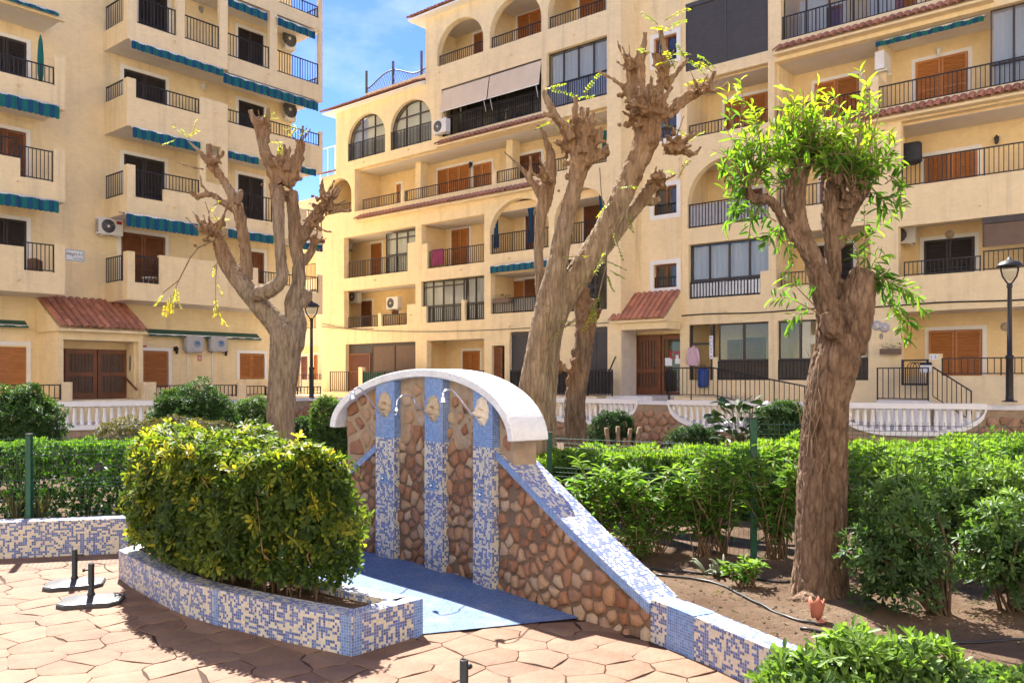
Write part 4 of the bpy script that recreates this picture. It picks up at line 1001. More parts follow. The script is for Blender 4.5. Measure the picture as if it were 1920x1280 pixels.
B.box(cL+.005, cL+.3, bo+.001, OC-.301, .72, 12.35, 'wall', 'end_wall'); B.box(c630+.005, c630+.3, bo+.001, OC-.301, 12.42, 15.3, 'wall', 'end_wall'); B.box(c798+.005, c798+.3, bo+.001, OC-.301, 15.46, 18.0, 'wall', 'end_wall')
# third-floor piers and railings
for p0, p1 in ((751, 757), (922, 929), (1017, 1024), (1064, 1070)): B.box(sB(p0, OC), sB(p1, OC), OC-.25, OC-.002, 10.30, 10.84, 'wall', 'pier')
for p in (779, 949, 1060): s = sB(p, OC-.9); B.box(s, s+.35, OC-1.4, OC-.9, 9.46, 12.35, 'wall', 'column')
def brail(p0, p1, z0, z1, o=OC, **k): B.rail(sB(p0, o), sB(p1, o), o-.12, z0, z1, **k)
for p0, p1 in ((677, 751), (757, 922), (929, 1017), (1024, 1064), (1070, 1137)): brail(p0, p1, 10.30, 10.84)
brail(613, 658, 10.4, 10.85); 
for p0, p1 in ((821, 905), (919, 1014), (1028, 1137)): brail(p0, p1, 16.07, 16.58)
brail(651, 764, 7.05, 7.87); brail(802, 907, 7.05, 7.85); brail(919, 1028, 7.33, 8.18); brail(1040, 1137, 7.33, 8.18)
brail(650, 708, 4.57, 5.12); brail(715, 763, 4.57, 5.12); brail(921, 1028, 4.80, 5.45, panel='alu'); brail(800, 864, 4.6, 5.3); brail(872, 908, 4.6, 5.3)
B.box(sB(764, OC), sB(779, OC), OC-.2, OC-.002, 7.05, 8.35, 'wall', 'parapet'); B.box(sB(790.5, OC), sB(801, OC), OC-.2, OC-.002, 7.05, 8.2, 'wall', 'parapet')
B.box(sB(763, OC), sB(779, OC), OC-.2, OC-.002, 4.57, 5.5, 'wall', 'parapet'); B.box(sB(790.5, OC), sB(799, OC), OC-.2, OC-.002, 4.6, 5.35, 'wall', 'parapet'); B.box(sB(865, OC), sB(871, OC), OC-.2, OC-.002, 4.6, 5.5, 'wall', 'parapet')
B.box(sB(708.5, OC), sB(714.5, OC), OC-1.6, OC-.002, 4.57, 5.2, 'wall', 'parapet')
# doors on the back wall
def bdoor(p0, p1, y, zb, mat='wood', o=bo, **k): B.door(p0, p1, y, zb, o, mat, dep=-.03, **k)
for p0, p1, y, zb, mt, lv in ((680, 692, 350, 9.46, 'wood', 1), (745, 752, 346, 9.46, 'wood', 1), (822, 883, 320, 9.46, 'wood', 3), (889, 922, 310, 9.46, 'wood', 2), (976, 1015, 293, 9.46, 'wood_dk', 2), (848, 880, 432, 6.73, 'wood', 2), (697, 716, 458, 6.73, 'wood', 1),
        (987, 1003, 398, 7.0, 'wood_dk', 1), (1096, 1130, 378, 7.0, 'wood_dk', 1), (679, 698, 565, 4.2, 'wood_dk', 1), (736, 748, 578, 4.2, 'wood_dk', 1), (961, 983, 528, 4.2, 'wood', 1), (985, 1012, 524, 4.2, 'wood_dk', 1),
        (869, 900, 658, 1.45, 'wood', 2), (890, 907, 66, 15.47, 'wood', 1), (972, 1016, 32, 15.47, 'wood', 2), (1088, 1136, -12, 15.47, 'wood', 2)):
    bdoor(p0, p1, y, zb, mt, leaves=lv)
bdoor(924, 944, 651, 1.45, 'wood_dk', OC-.2, leaves=1, sur=0)
# glazed bays
for p0, p1 in ((652, 722), (732, 809)):
    a, c = sB(p0, OC), sB(p1, OC); B.glaze(a, c, OC-.2, 12.85, 14.95, 3, (14.3,), arch=13.75, curz=None); B.rail(a+.02, c-.02, OC-.05, 12.86, 13.72, .1, .022)
a, c = sB(1025, OC), sB(1138, OC); B.glaze(a, c, OC-.2, 12.85, 15.12, 4, (13.85,)); B.rail(a, c, OC-.06, 12.86, 13.80, .11, .022, panel='alu')
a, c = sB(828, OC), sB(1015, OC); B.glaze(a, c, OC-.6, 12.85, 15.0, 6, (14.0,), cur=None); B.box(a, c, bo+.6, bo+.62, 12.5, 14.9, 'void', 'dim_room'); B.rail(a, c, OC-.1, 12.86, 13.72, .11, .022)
B.part(MB().tube([(a, -OC+.06, 14.96), (c, -OC+.06, 14.96)], .05, 8), 'roller_tube', M['dark'])
for k in range(2):                                          # two cream drop awnings
    q0 = a + (c-a)*k/2 + .03; q1 = a + (c-a)*(k+1)/2 - .03
    m = MB(); m.mesh([(q0, -OC+.03, 14.95), (q1, -OC+.03, 14.95), (q1, -OC-.14, 13.95), (q0, -OC-.14, 13.95), (q0, -OC+.05, 14.94), (q1, -OC+.05, 14.94), (q1, -OC-.12, 13.94), (q0, -OC-.12, 13.94)], [(3,2,1,0),(4,5,6,7),(0,4,7,3),(1,2,6,5)]); aw = B.part(m, 'drop_awning', M['cream_cloth'])
    B.part(MB().tube([(q0, -OC-.13, 13.94), (q1, -OC-.13, 13.94)], .025, 8), 'front_bar', M['trim'], aw)
    m = MB(); [m.tube([(q, -OC-.13, 13.94), (q, -OC+.02, 13.45)], .012, 5) for q in (q0+.15, q1-.15)]; B.part(m, 'arm', M['trim'], aw)
a, c = sB(717, OC), sB(778, OC); B.glaze(a, c, OC-.25, 7.05, 9.0, 3, (7.95, 8.7), cur='curtain')
B.box(a, a+.06, OC-1.6, OC-.28, 7.05, 9.0, 'dark', 'enclosure_side')
a, c = sB(790, OC), sB(866, OC); B.glaze(a, c, OC-.16, 4.6, 6.48, 4, (5.35, 6.22)); a, c = sB(869, OC), sB(908, OC); B.glaze(a, c, OC-.16, 4.6, 6.48, 2, (5.35,))
a, c = sB(1040, OC), sB(1138, OC); B.glaze(a, c, OC-.16, 4.7, 6.74, 4, (5.6,), cur='void')
# curtains in the arches
def drape(px, yt, yb, o, mat='blue', w=.28):
    s = sB(px, o); zt, zb = zB(px, yt, o), zB(px, yb, o); m = MB(); n = 10
    V = []
    for k in range(n+1):
        for t in np.linspace(0, 1, 7):
            wd = w * (1.2 - .55*math.sin(math.pi*min(1, t*1.25))) ; V.append((s + (k/n-.5)*wd, -o + .045*math.sin(k*2.3), zt + (zb-zt)*t))
    m.mesh(V, [(k*7+j, (k+1)*7+j, (k+1)*7+j+1, k*7+j+1) for k in range(n) for j in range(6)], 0, True); B.part(m, 'drape', M[mat])
drape(930, 392, 465, OC-.3); drape(995, 390, 455, OC-.3); drape(1048, 372, 440, OC-.3); drape(1128, 358, 430, OC-.3); drape(1133, 245, 300, OC-.3, 'teal')
B.awning(sB(920, OC+.12), sB(1028, OC+.12), OC+.12, zB(920, 500, OC+.12), .28, .3, .1)
# ground floor shutters of the centre block
a, c = sB(648, OC), sB(779, OC)
B.roller(a + (c-a)*.36, c, OC-.2, 1.45, 3.76, 'brown_sh', 2); B.box(a, a+(c-a)*.36, OC-.26, OC-.22, 1.45, 3.76, 'dark', 'panel'); B.leaf(a+.1, a+(c-a)*.33, OC-.2, 1.5, 3.3, 'wood_dk', 'door_leaf')
a, c = sB(955, OC), sB(1030, OC); B.roller(a, c, OC-.18, 1.45, 3.99, 'grey_sh', 2); a, c = sB(1085, OC), sB(1139, OC); B.roller(a, c, OC-.18, 1.9, 4.04, 'grey_sh', 2)
# terrace parapet fence and railing pieces low in front
OFB = OC + 1.2
B.box(cL, cR, OC+.001, OFB, .7, 1.42, 'wall', 'porch_base')
for p0, p1, pn in ((617, 652, None), (679, 784, 'green_aw'), (786, 905, None), (955, 1100, 'iron'), (1100, 1147, 'iron')):
    B.rail(sB(p0, OFB), sB(p1, OFB), OFB-.06, 1.43, 1.43 + .98, .16, .024, panel=pn)
B.box(sB(672, OFB), sB(679, OFB), OFB-.2, OFB, 1.42, 2.6, 'wall', 'gate_post'); B.box(sB(566, OFB-3), sB(603, OFB-3), OFB-3.3, OFB-3, .7, 2.0, 'wall', 'parapet')
# far left wing
oW = -1.2; wl = sB(520, oW); wr = cL - .01
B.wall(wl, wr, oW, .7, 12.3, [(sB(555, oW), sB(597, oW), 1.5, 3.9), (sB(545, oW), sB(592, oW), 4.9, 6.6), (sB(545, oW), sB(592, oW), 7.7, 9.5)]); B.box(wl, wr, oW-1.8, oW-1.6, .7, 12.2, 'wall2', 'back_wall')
for z0, z1 in ((4.9, 5.8), (7.7, 8.6)): B.rail(sB(545, oW), sB(592, oW), oW-.1, z0, z1)
B.door(566, 577, 668, 1.5, oW-1.6, 'wood_dk', leaves=1, dep=-.03); B.door(590, 596, 665, 1.5, oW-1.6, 'wood', leaves=1, dep=-.03); B.rail(sB(550, oW+.6), sB(603, oW+.6), oW+.5, 1.3, 2.3, .16, .024)
# tile roofs of the centre block
ridge = MB(); tile_roof(B, None, sB(601, OC+.4), sB(797, OC), OC-1.5, 16.35, OC+.42, 15.52, .22, .34, join=ridge)
rf = B.part(MB().prism([(sB(603, OC+.4), -OC+1.5, 16.30), (sB(603, OC+.4), -OC-.36, 15.50), (sB(603, OC+.4), -OC-.36, 15.44), (sB(603, OC+.4), -OC+1.5, 15.46)], (sB(797, OC)-sB(603, OC+.4), 0, 0)), 'roof', M['trim']); tag(ridge.build('roof_tiles', M['tile_pink'], rf), kind='stuff')
ridge = MB(); tile_roof(B, None, sB(764, OC+.4), cR + .3, OC-2.6, 19.8, OC+.45, 18.50, .22, .34, join=ridge)
rf = B.part(MB().prism([(sB(764, OC+.4), -OC+2.6, 19.76), (sB(764, OC+.4), -OC-.4, 18.49), (sB(764, OC+.4), -OC-.4, 18.40), (sB(764, OC+.4), -OC+2.6, 18.46)], (cR + .3 - sB(764, OC+.4), 0, 0)), 'roof', M['trim']); tag(ridge.build('roof_tiles', M['tile_pink'], rf), kind='stuff')
ridge = MB(); tile_roof(B, None, sB(596, OC+.3), c630 - .02, OC-.6, 12.75, OC+.3, 12.42, .2, .34, join=ridge); tag(ridge.build('eave_tiles', M['tile_pink'], B.r), kind='stuff')
# roof terrace parapet with wavy fence
ot = OC-1.7; pr = B.box(sB(684, ot), c798-.01, ot-.2, ot, 15.46, 16.85, 'wall', 'terrace_parapet')
m = MB(); q0, q1 = sB(685, ot), c798-.05
for k in range(4): q = q0+(q1-q0)*k/3; m.bx(q-.05, q+.05, ot-.12, ot-.04, 16.85, 18.05)
ww = lambda t: 17.35 + .28*math.sin(t*3*math.pi - 1.2)
m.tube([(q0+(q1-q0)*t, -ot+.08, ww(t)) for t in np.linspace(0, 1, 30)], .035, 6)
for k in range(34):
    t = k/33; x = q0+(q1-q0)*t
    for dx in (-.35, .35):
        t2 = min(1, max(0, t + dx/(q1-q0))); m.tube([(x, -ot+.08, 16.86), (q0+(q1-q0)*t2, -ot+.08, ww(t2))], .010, 4)
B.part(m, 'terrace_fence', M['grey_sh'])
B.rail(sB(600, OC-3), sB(629, OC-3), OC-3, 13.2, 15.2, 1.0, .03, mat='trim')
# tile trims above balconies
def trim(p0, p1, o, z0, z1, out=.34, pitch=.21, me=None, wedge=True):
    a, c = sB(p0, o+out), sB(p1, o+out)
    t = B.part(MB().prism([(a, -o, z1-.005), (a, -o-out+.04, z0), (a, -o-out+.04, z0-.07), (a, -o, z0-.07)], (c-a, 0, 0)), 'tile_trim', M['wall'])
    tile_roof(B, t, a, c, o+.01, z1, o+out, z0+.03, pitch, .40, me=me)
trim(664, 1003, OC, 9.78, 10.02, .36, .235, TILEP); trim(815, 1020, OC, 12.40, 12.66, .40, .235, TILEP)
# --- recess with the entrance
oE = .10; eL, eR = cR + .001, sB(1279, 0)
winE = [(sB(1226, oE), sB(1269, oE), zB(1226, y1, oE), zB(1226, y0, oE)) for y0, y1 in ((74, 122), (214, 264), (353, 405), (497, 541))]
ent = (sB(1186, oE), eR, 1.45, zB(1186, 612, oE))
B.wall(eL, eR, oE, .7, 18.4, winE + [ent])
for a, c, z0, z1 in winE:
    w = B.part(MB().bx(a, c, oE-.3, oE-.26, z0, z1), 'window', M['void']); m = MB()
    for q0, q1, h0, h1 in ((a-.16, a, z0-.16, z1+.16), (c, c+.16, z0-.16, z1+.16), (a, c, z1, z1+.16), (a, c, z0-.16, z0)): m.bx(q0, q1, oE-.05, oE+.025, h0, h1)
    B.part(m, 'surround', M['trim'], w); m = MB(); mid = (a+c)/2
    for q0, q1, h0, h1 in ((a, a+.07, z0, z1), (c-.07, c, z0, z1), (mid-.05, mid+.05, z0, z1), (a+.07, c-.07, z1-.07, z1), (a+.07, c-.07, z0, z0+.07)): m.bx(q0, q1, oE-.2, oE-.13, h0, h1)
    B.part(m, 'frame', M['wood_dk'], w); B.part(MB().bx(a+.07, c-.07, oE-.17, oE-.165, z0+.07, z1-.07), 'pane', M['glass'], w); B.rail(a, c, oE-.07, z0, z0+.42, .12, .018)
B.box(cR-.003, cR+.3, oE+.001, OC-.001, .7, 18.4, 'wall', 'return_wall')
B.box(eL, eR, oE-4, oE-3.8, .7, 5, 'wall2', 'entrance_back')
# entrance: marble side, doors, canopy
B.box(cR+.301, cR+.32, oE+.001, OC-.06, 1.45, 3.9, 'marble', 'marble_panel'); B.box(sB(1151, OC)+.31, sB(1190, oE), oE+.001, oE+.02, 1.45, 3.72, 'marble', 'marble_panel')
oD = oE-.12; d = B.part(MB().bx(sB(1189, oD), sB(1239, oD), oD-.1, oD-.04, 1.46, zB(1189, 630, oD)), 'door', M['void'])
x0, x1, zt_ = sB(1189, oD), sB(1239, oD), zB(1189, 630, oD); m = MB()
for q in ((x0, x0+.14, 1.46, zt_), (x1-.14, x1, 1.46, zt_), (x0+.14, x1-.14, zt_-.2, zt_), (x0+.14, x1-.14, 1.46, 1.75), (x0+.14, x1-.14, 2.28, 2.44)): m.bx(q[0], q[1], oD-.04, oD+.02, q[2], q[3])
for k in range(7): u = x0+.2+(x1-x0-.4)*k/6; m.bx(u-.03, u+.03, oD-.04, oD+.0, 1.75, zt_-.2)
B.part(m, 'door_leaf', M['wood_dk'], d)
x0, x1 = sB(1241, oD), eR; w = B.part(MB().bx(x0, x1, oD-.5, oD-.48, 1.46, 3.7), 'side_light', M['void']); m = MB()
for q in ((x0, x0+.1, 1.46, 3.68), (x0+.1, x1, 3.55, 3.68), (x0+.1, x1, 1.46, 1.6)): m.bx(q[0], q[1], oD-.06, oD+.01, q[2], q[3])
B.part(m, 'frame', M['wood_dk'], w); B.part(MB().bx(x0+.1, x1, oD-.03, oD-.024, 1.6, 3.55), 'pane', M['glass'], w)
text_mesh('tm', .62, M['red'], w, (x0+.62, -oD+.03-.012, 3.0), (R(90), 0, 0)); B.part(MB().bx(x0+.12, x0+.42, oD-.022, oD-.018, 2.55, 2.85), 'notice', M['sign'], w); B.part(MB().bx(x0+.55, x0+.88, oD-.022, oD-.018, 2.62, 2.95), 'notice', M['sign'], w)
B.box(ent[0]+.01, eR, oD-.1, oD, zB(1189, 628, oD), ent[3]-.002, 'wall2', 'lintel')
oK = OC + .15; zu = zB(1180, 553, oE); zl = zB(1148, 601, oK); ka, kb = cR - .12, sB(1276, oK)
can = B.part(MB().prism([(ka, -oE-.002, zu-.03), (ka, -oK, zl-.03), (ka, -oK, zl-.10), (ka, -oE-.002, zl-.10)], (sB(1277, .1)-ka, 0, 0)), 'canopy', M['wall'])
tile_roof(B, can, ka, sB(1277, .1), oE+.03, zu, oK+.03, zl, .225, .38)
B.box(cR+.302, sB(1277, .05), oE+.03, OC-.02, zl-.36, zl-.101, 'wall', 'canopy_beam')
B.box(cR+.302, eR, oE+.001, OC+1.0, .7, 1.45, 'step', 'landing'); B.box(cR+.302, eR, OC+1.001, OC+1.4, .7, 1.2, 'step', 'step')
# --- right block
rL = sB(1275, 0); r2 = sB(1442, 0); r3 = sB(1641, 0); rE = sB(2060, 0)
opsR = [op(1292, 1441, 2.02, 4.05, 0), op(1291, 1441, 5.0, 7.0, 0), op(1289, 1441, 7.6, 10.02, 0, 8.5), op(1288, 1440, 10.93, 13.0, 0), op(1286, 1440, 13.4, 15.9, 0),
        op(1458, 1628, 2.02, 4.05, 0), op(1455, 1632, 5.2, 7.0, 0), op(1455, 1632, 7.85, 10.05, 0), op(1452, 2040, 10.62, 12.94, 0), op(1464, 2040, 13.62, 15.9, 0),
        op(1689, 2040, 8.05, 10.1, 0), op(1684, 2040, 5.25, 6.82, 0), op(1690, 2040, 2.15, 4.15, 0)]
B.wall(rL, rE, 0, .7, 18.4, opsR)
rb = -1.75
B.box(rL+.02, rE, rb-.2, rb, .7, 18.3, 'wall2', 'back_wall'); B.box(rL, rE, rb-8, rb-.21, .7, 18.3, 'wall', 'building_core')
for z, zl_ in ((1.73, .72), (4.63, 4.16), (7.50, 7.02), (10.42, 10.03), (13.32, 12.96), (16.2, 15.92)):
    m = MB(); m.bx(rL+.05, rE-.05, rb+.001, -.301, zl_+.005, z); m.bx(rL+.05, rE-.05, rb+.002, -.302, zl_-.002, zl_+.004, 1); B.part(m, 'floor_slab', [M['wall2'], M['soffit']])
for z0, z1, pxs in ((1.75, 4.15, (1281, 1450, 1660)), (4.64, 7.0, (1281, 1449, 1660)), (7.51, 10.02, (1281, 1449, 1662)), (10.43, 12.95, (1281, 1447)), (13.33, 15.9, (1281, 1452))):
    for p in pxs: s = sB(p, 0); B.box(s-.12, s+.12, rb+.001, -.301, z0, z1, 'wall', 'cross_wall')
s = sB(1639, 0); B.box(s-.12, s+.12, rb+.001, -.002, 10.43, 11.7, 'wall', 'divider'); B.box(s-.12, s+.12, rb+.001, -.9, 11.701, 12.95, 'wall', 'divider')
def rrail(p0, p1, z0, z1, **k): B.rail(sB(p0, 0), sB(p1, 0), -.1, z0, z1, **k)
rrail(1290, 1440, 10.93, 11.42); rrail(1290, 1440, 7.6, 8.50, panel='cover'); rrail(1292, 1425, 5.0, 5.62, panel='alu'); rrail(1455, 1633, 10.62, 11.36); rrail(1645, 2040, 10.62, 11.36); rrail(1689, 2040, 8.05, 8.90)
rrail(1465, 2040, 13.62, 14.45); rrail(1460, 1632, 7.85, 8.6); rrail(1462, 1530, 5.2, 5.7); rrail(1693, 1838, 5.25, 5.72); rrail(1842, 2040, 5.25, 5.85)
B.box(sB(1425.5, 0), sB(1441, 0), -.2, -.002, 5.0, 5.8, 'wall', 'parapet')
def rdoor(p0, p1, y, zb, mt, lv=2, **k): B.door(p0, p1, y, zb, rb, mt, leaves=lv, dep=-.03, **k)
rdoor(1360, 1440, 190, 10.43, 'wood'); rdoor(1528, 1611, 158, 10.43, 'wood'); rdoor(1717, 1815, 118, 10.43, 'wood'); rdoor(1735, 1833, 294, 7.51, 'wood'); rdoor(1733, 1828, 452, 4.64, 'black_sh'); rdoor(1528, 1600, 462, 4.64, 'black_sh'); rdoor(1540, 1620, 300, 7.51, 'wood_dk'); rdoor(1742, 1842, 620, 1.75, 'wood'); rdoor(1500, 1580, 30, 13.33, 'wood'); rdoor(1640, 1720, 5, 13.33, 'wood'); rdoor(1380, 1430, 360, 7.51, 'wood_dk')
B.roller(sB(1286, 0), sB(1440, 0), -.02, 13.41, 15.89, 'grey_sh', 2)
a, c = sB(1291, 0), sB(1441, 0); B.glaze(a, c, -.2, 5.0, 6.98, 4, (5.68,), fw=.07)
a, c = sB(1464, 0), sB(1690, 0); B.glaze(a, c, -.3, 13.62, 15.88, 5, (), cur=None, fw=.05); B.box(a+.3, a+1.2, -1.0, -.98, 13.4, 15.2, 'curtain', 'curtain'); B.box(a+2.6, a+3.4, -1.0, -.98, 13.4, 15.2, 'curtain', 'curtain')
a, c = sB(1855, 0), sB(2040, 0); B.glaze(a, c, -.2, 10.62, 12.92, 4, (11.3,)); B.roller(sB(1842, 0), sB(2040, 0), -.04, 5.95, 6.81, 'brown_sh', 2)
# ground floor shop-like enclosures
a, c = sB(1292, 0), sB(1441, 0); k_ = sB(1331, 0); k2 = sB(1345, 0)
B.glaze(k2, c, -.15, 2.02, 4.03, 2, (2.72,), cur=None, fw=.08); m = MB(); m.bx(k_, k_+.1, -.2, -.05, 2.02, 4.03); m.bx(a, a+.06, -.2, -.05, 1.75, 4.03); m.bx(a+.06, k_, -.2, -.1, 3.30, 3.38); B.part(m, 'door_frame', M['dark']); B.box(k_+.1, k2, -.25, -.02, 1.75, 2.85, 'wall', 'parapet')
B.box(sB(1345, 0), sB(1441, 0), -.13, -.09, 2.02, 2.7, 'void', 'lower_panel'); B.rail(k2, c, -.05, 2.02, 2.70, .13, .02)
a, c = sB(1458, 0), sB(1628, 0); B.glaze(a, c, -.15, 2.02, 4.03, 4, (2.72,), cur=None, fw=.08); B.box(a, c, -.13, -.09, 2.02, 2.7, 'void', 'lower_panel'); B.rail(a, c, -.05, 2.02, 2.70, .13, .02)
for p0, p1, y in ((1365, 1392, 637), (1398, 1436, 633)): B.door(p0, p1, y, 1.75, rb, 'wood_dk', leaves=1, sur=0, dep=-.03)
dr = [(1318, .09), (1300, .13)]
t = thing('hanging_shirt', 'pink shirt on a hanger in the ground floor doorway', 'shirt', wpt(B, sB(1300, .06), .06, 2.55), FB.ang)
m = MB(); V = []; n = 12
for k in range(n+1):
    x = (k/n-.5); h = .95 - .18*abs(x)*2; V += [(x*.50, -.02+.02*math.sin(k*2.2), 0.02*math.sin(k)), (x*.46, -.03+.015*math.sin(k*1.7), h*.6), (x*.34, -.02, h)]
m.mesh(V, [(3*k+j, 3*k+3+j, 3*k+4+j, 3*k+1+j) for k in range(n) for j in (0, 1)], 0, True); m.build('cloth', M['pink'], t)
for sx in (-1, 1): MB().tube([(sx*.17, -.02, .80), (sx*.27, -.02, .45), (sx*.29, -.02, .08)], [.07, .06, .05], 8).build('sleeve', M['pink'], t)
MB().tube([(-.18, -.02, .80), (0, -.02, .92), (0, -.02, 1.0), (.02, -.02, 1.05)], .01, 5).build('hanger', M['iron'], t)
t.scale = (.8, .8, .8)
t = thing('bag', 'blue bag behind the ramp railing at the doorway', 'bag', wpt(B, sB(1323, -.05), .15, 1.75), FB.ang)
MB().lathe([(.16, 0), (.19, .1), (.19, .6), (.15, .68)], (0, 0, 0), 12).build('bag_body', M['bluebag'], t); MB().tube([(-.1, 0, .66), (-.06, 0, .8), (.06, 0, .8), (.1, 0, .66)], .012, 6).build('handle', M['iron'], t)
t = thing('letter_strip', 'vertical white strip of black letters beside the doorway', 'sign', wpt(B, sB(1334, 0), .004, zB(1334, 651, 0)), FB.ang)
MB().box(-.07, .07, -.015, -.001, -.42, .42).build('plate', M['sign'], t)
for k, ch in enumerate('BOUETA'): text_mesh(ch, .12, M['ink'], t, (0, -.017, .34-.135*k), (R(90), 0, 0))
def plaque(px, py, o, w, h, txts, label):
    t = thing('name_plaque', label, 'sign', wpt(B, sB(px, o), o, zB(px, py, o)), FB.ang); MB().box(-w/2, w/2, -.02, -.001, -h/2, h/2).build('plate', M['sign'], t)
    for tx, sz, z in txts: text_mesh(tx, sz, M['ink'], t, (0, -.022, z), (R(90), 0, 0), shear=.2)
plaque(1171, 638, oE + .25, .50, .34, (('Alegri I.I', .13, .05), ('Torrevieja', .07, -.09)), 'white lettered plaque beside the entrance door')
t = thing('intercom_panel', 'grey intercom panel below the plaque at the entrance', 'intercom', wpt(B, sB(1179, oE+.1), oE+.1, zB(1179, 663, oE+.1)), FB.ang); MB().box(-.2, .2, -.02, -.001, -.17, .17).build('plate', M['alu'], t); m = MB(); [m.box(-.15+.11*i, -.1+.11*i, -.026, -.02, -.12+.09*j, -.08+.09*j) for i in range(3) for j in range(3)]; m.build('buttons', M['iron'], t)
# ramp railing curving round the entrance
oR = OC + 1.1; m = MB(); pts = []
for t in np.linspace(0, 1, 9): a_ = math.pi*(1 - .5*t); pts.append((sB(1240, oR) + .5 + .5*math.cos(a_), oR - .5 + .5*math.sin(a_), 1.45))
x0 = pts[-1][0]
for k in range(1, 34): q = x0 + k*.16; zz = 1.45 if k < 9 else 1.45 - (k-9)*.031; pts.append((q, oR, max(.75, zz)))
m.tube([(x, -o, z+.98) for x, o, z in pts], .025, 6); m.tube([(x, -o, z+.08) for x, o, z in pts], .015, 6)
for k, (x, o, z) in enumerate(pts): m.tube([(x, -o, z + (.08 if k % 6 else -.3)), (x, -o, z+.98)], .012 if k % 6 else .018, 5)
B.part(m, 'ramp_railing', M['iron']); B.part(MB().mesh([(x, -o, z) for x, o, z in pts[8:]] + [(x, -.01, z) for x, o, z in pts[8:]] + [(x, -o, .6) for x, o, z in pts[8:]], [(k, k+1, k+1+len(pts[8:]), k+len(pts[8:])) for k in range(len(pts[8:])-1)] + [(k+2*len(pts[8:]), k+1+2*len(pts[8:]), k+1, k) for k in range(len(pts[8:])-1)]), 'ramp', M['wall'])
B.part(MB().tube([(sB(1132, OFB), -OFB-.3, 1.75), (sB(1146, OFB), -OFB-.3, 2.1), (sB(1158, OFB), -OFB-.3, 2.65), (sB(1163, OFB), -OFB-.3, 2.85)], .03, 6), 'handrail', M['iron'])
# terrace, stair and gate of number 15
oT = .55; B.box(sB(1746, oT), sB(2060, oT), .001, oT, .7, 2.16, 'wall', 'terrace_base'); B.rail(sB(1764, oT), sB(2040, oT), oT-.1, 2.17, zB(1764, 671, oT), .17, .022); B.box(sB(1741, oT+.02), sB(1764, oT+.02), oT-.22, oT+.02, .7, zB(1741, 663, oT), 'wall', 'gate_post')
t = thing('house_number', 'white tile with number 15 on the gate post', 'sign', wpt(B, sB(1751, oT), oT+.022, zB(1751, 669, oT)), FB.ang); MB().box(-.1, .1, -.012, -.001, -.07, .07).build('plate', M['sign'], t); text_mesh('1 5', .13, M['ink'], t, (0, -.014, 0), (R(90), 0, 0))
oS = 1.1; B.box(sB(1643, oS), sB(1742, oS), .001, oS, .7, 1.42, 'step', 'landing'); B.rail(sB(1643, oS), sB(1741, oS), oS-.05, 1.42, zB(1643, 689, oS), .17, .022)
gx0, gx1 = sB(1690, .6), sB(1741, .6); m = MB(); z0, z1 = zB(1690, 722, .6), zB(1690, 674, .6)
for q in ((gx0, gx0+.07, z0, z1), (gx1-.06, gx1, z0, z1), (gx0+.07, gx1-.06, z1-.05, z1), (gx0+.07, gx1-.06, z0, z0+.06), (gx0+.07, gx1-.06, z1-.28, z1-.24)): m.bx(q[0], q[1], .57, .61, q[2], q[3])
for k in range(11): u = gx0+.12+(gx1-gx0-.24)*k/10; m.bx(u-.011, u+.011, .58, .60, z0+.06, z1-.28)
for k in range(3): u = gx0+.3+k*(gx1-gx0-.6)/2; m.tube([(u+.13*math.cos(a), -.59, z1-.24+.15*math.sin(a)) for a in np.linspace(0, math.pi, 9)], .012, 5)
B.part(m, 'garden_gate', M['iron'])
m = MB(); x0, x1 = sB(1749, oS), sB(1821, oS); zt0, zt1 = zB(1749, 688, oS), zB(1821, 733, oS)
m.tube([(x0, -oS, zt0), (x1, -oS, zt1), (x1, -oS, .7)], .024, 6); m.tube([(x0, -oS, zt0-.85), (x1, -oS, zt1-.85)], .015, 6)
for k in range(9): t_ = k/8; x = x0+(x1-x0)*t_; z = zt0+(zt1-zt0)*t_; m.tube([(x, -oS, z-.85), (x, -oS, z)], .013, 5)
B.part(m, 'stair_railing', M['iron'])
for k in range(4): B.box(x0+.05+(x1-x0)*k/4, x0+.05+(x1-x0)*(k+1)/4, .6, oS-.06, .7, 1.36-.16*k, 'step', 'step')
# trims, awning, units, small fittings on the right block
trim(1449, 1860, 0, 13.14, 13.42, .38, .225); trim(1572, 2040, 0, 10.22, 10.50, .38, .225)
B.awning(sB(1642, -.35), sB(1845, -.35), -.35, zB(1642, 80, -.35), .16, .4, .1)
ac_unit(B, 834, 240, OC, 'white unit beside the cream drop awnings', h=.62); ac_unit(B, 672, 557, bo+.1, 'white unit high in the first floor balcony by the lamp post', w=.7); ac_unit(B, 745, 569, bo+.6, 'white unit standing beside the sloped divider on first floor', h=.6)
ac_unit(B, 1668, 116, rb+.9, 'white unit above the balcony divider at upper right', w=.75, side=True); ac_unit(B, 1697, 443, rb+.3, 'white unit beside the black shuttered door at right', w=.75, side=False)
covered_ac(B, 1705, 291, rb+.7, 'black covered unit beside the second floor door at right', 'cover_blk', .85, .62); covered_ac(B, 656, 458, bo+.2, 'grey covered unit on the second floor balcony of the centre block', 'cover', .85, .7)
for px, py, o in ((823, 136, OC), (960, 103, OC), (1077, 66, OC), (683, 304, OC), (766, 281, OC), (704, 525, OC), (864, 506, OC), (956, 484, OC), (771, 590, OC), (957, 612, OC), (1360, 122, 0), (1838, 385, 0), (1362, 583, 0), (1756, 564, 0)): B.spout(px, py, o)
wall_lamp(B, 885, 309, bo, 'black lamp between shutters on the third floor'); wall_lamp(B, 1762, 97, rb, 'white lantern above the upper right shutter door', 'ac'); wall_lamp(B, 1870, 262, rb, 'dark round lamp right of the second floor door', 'iron')
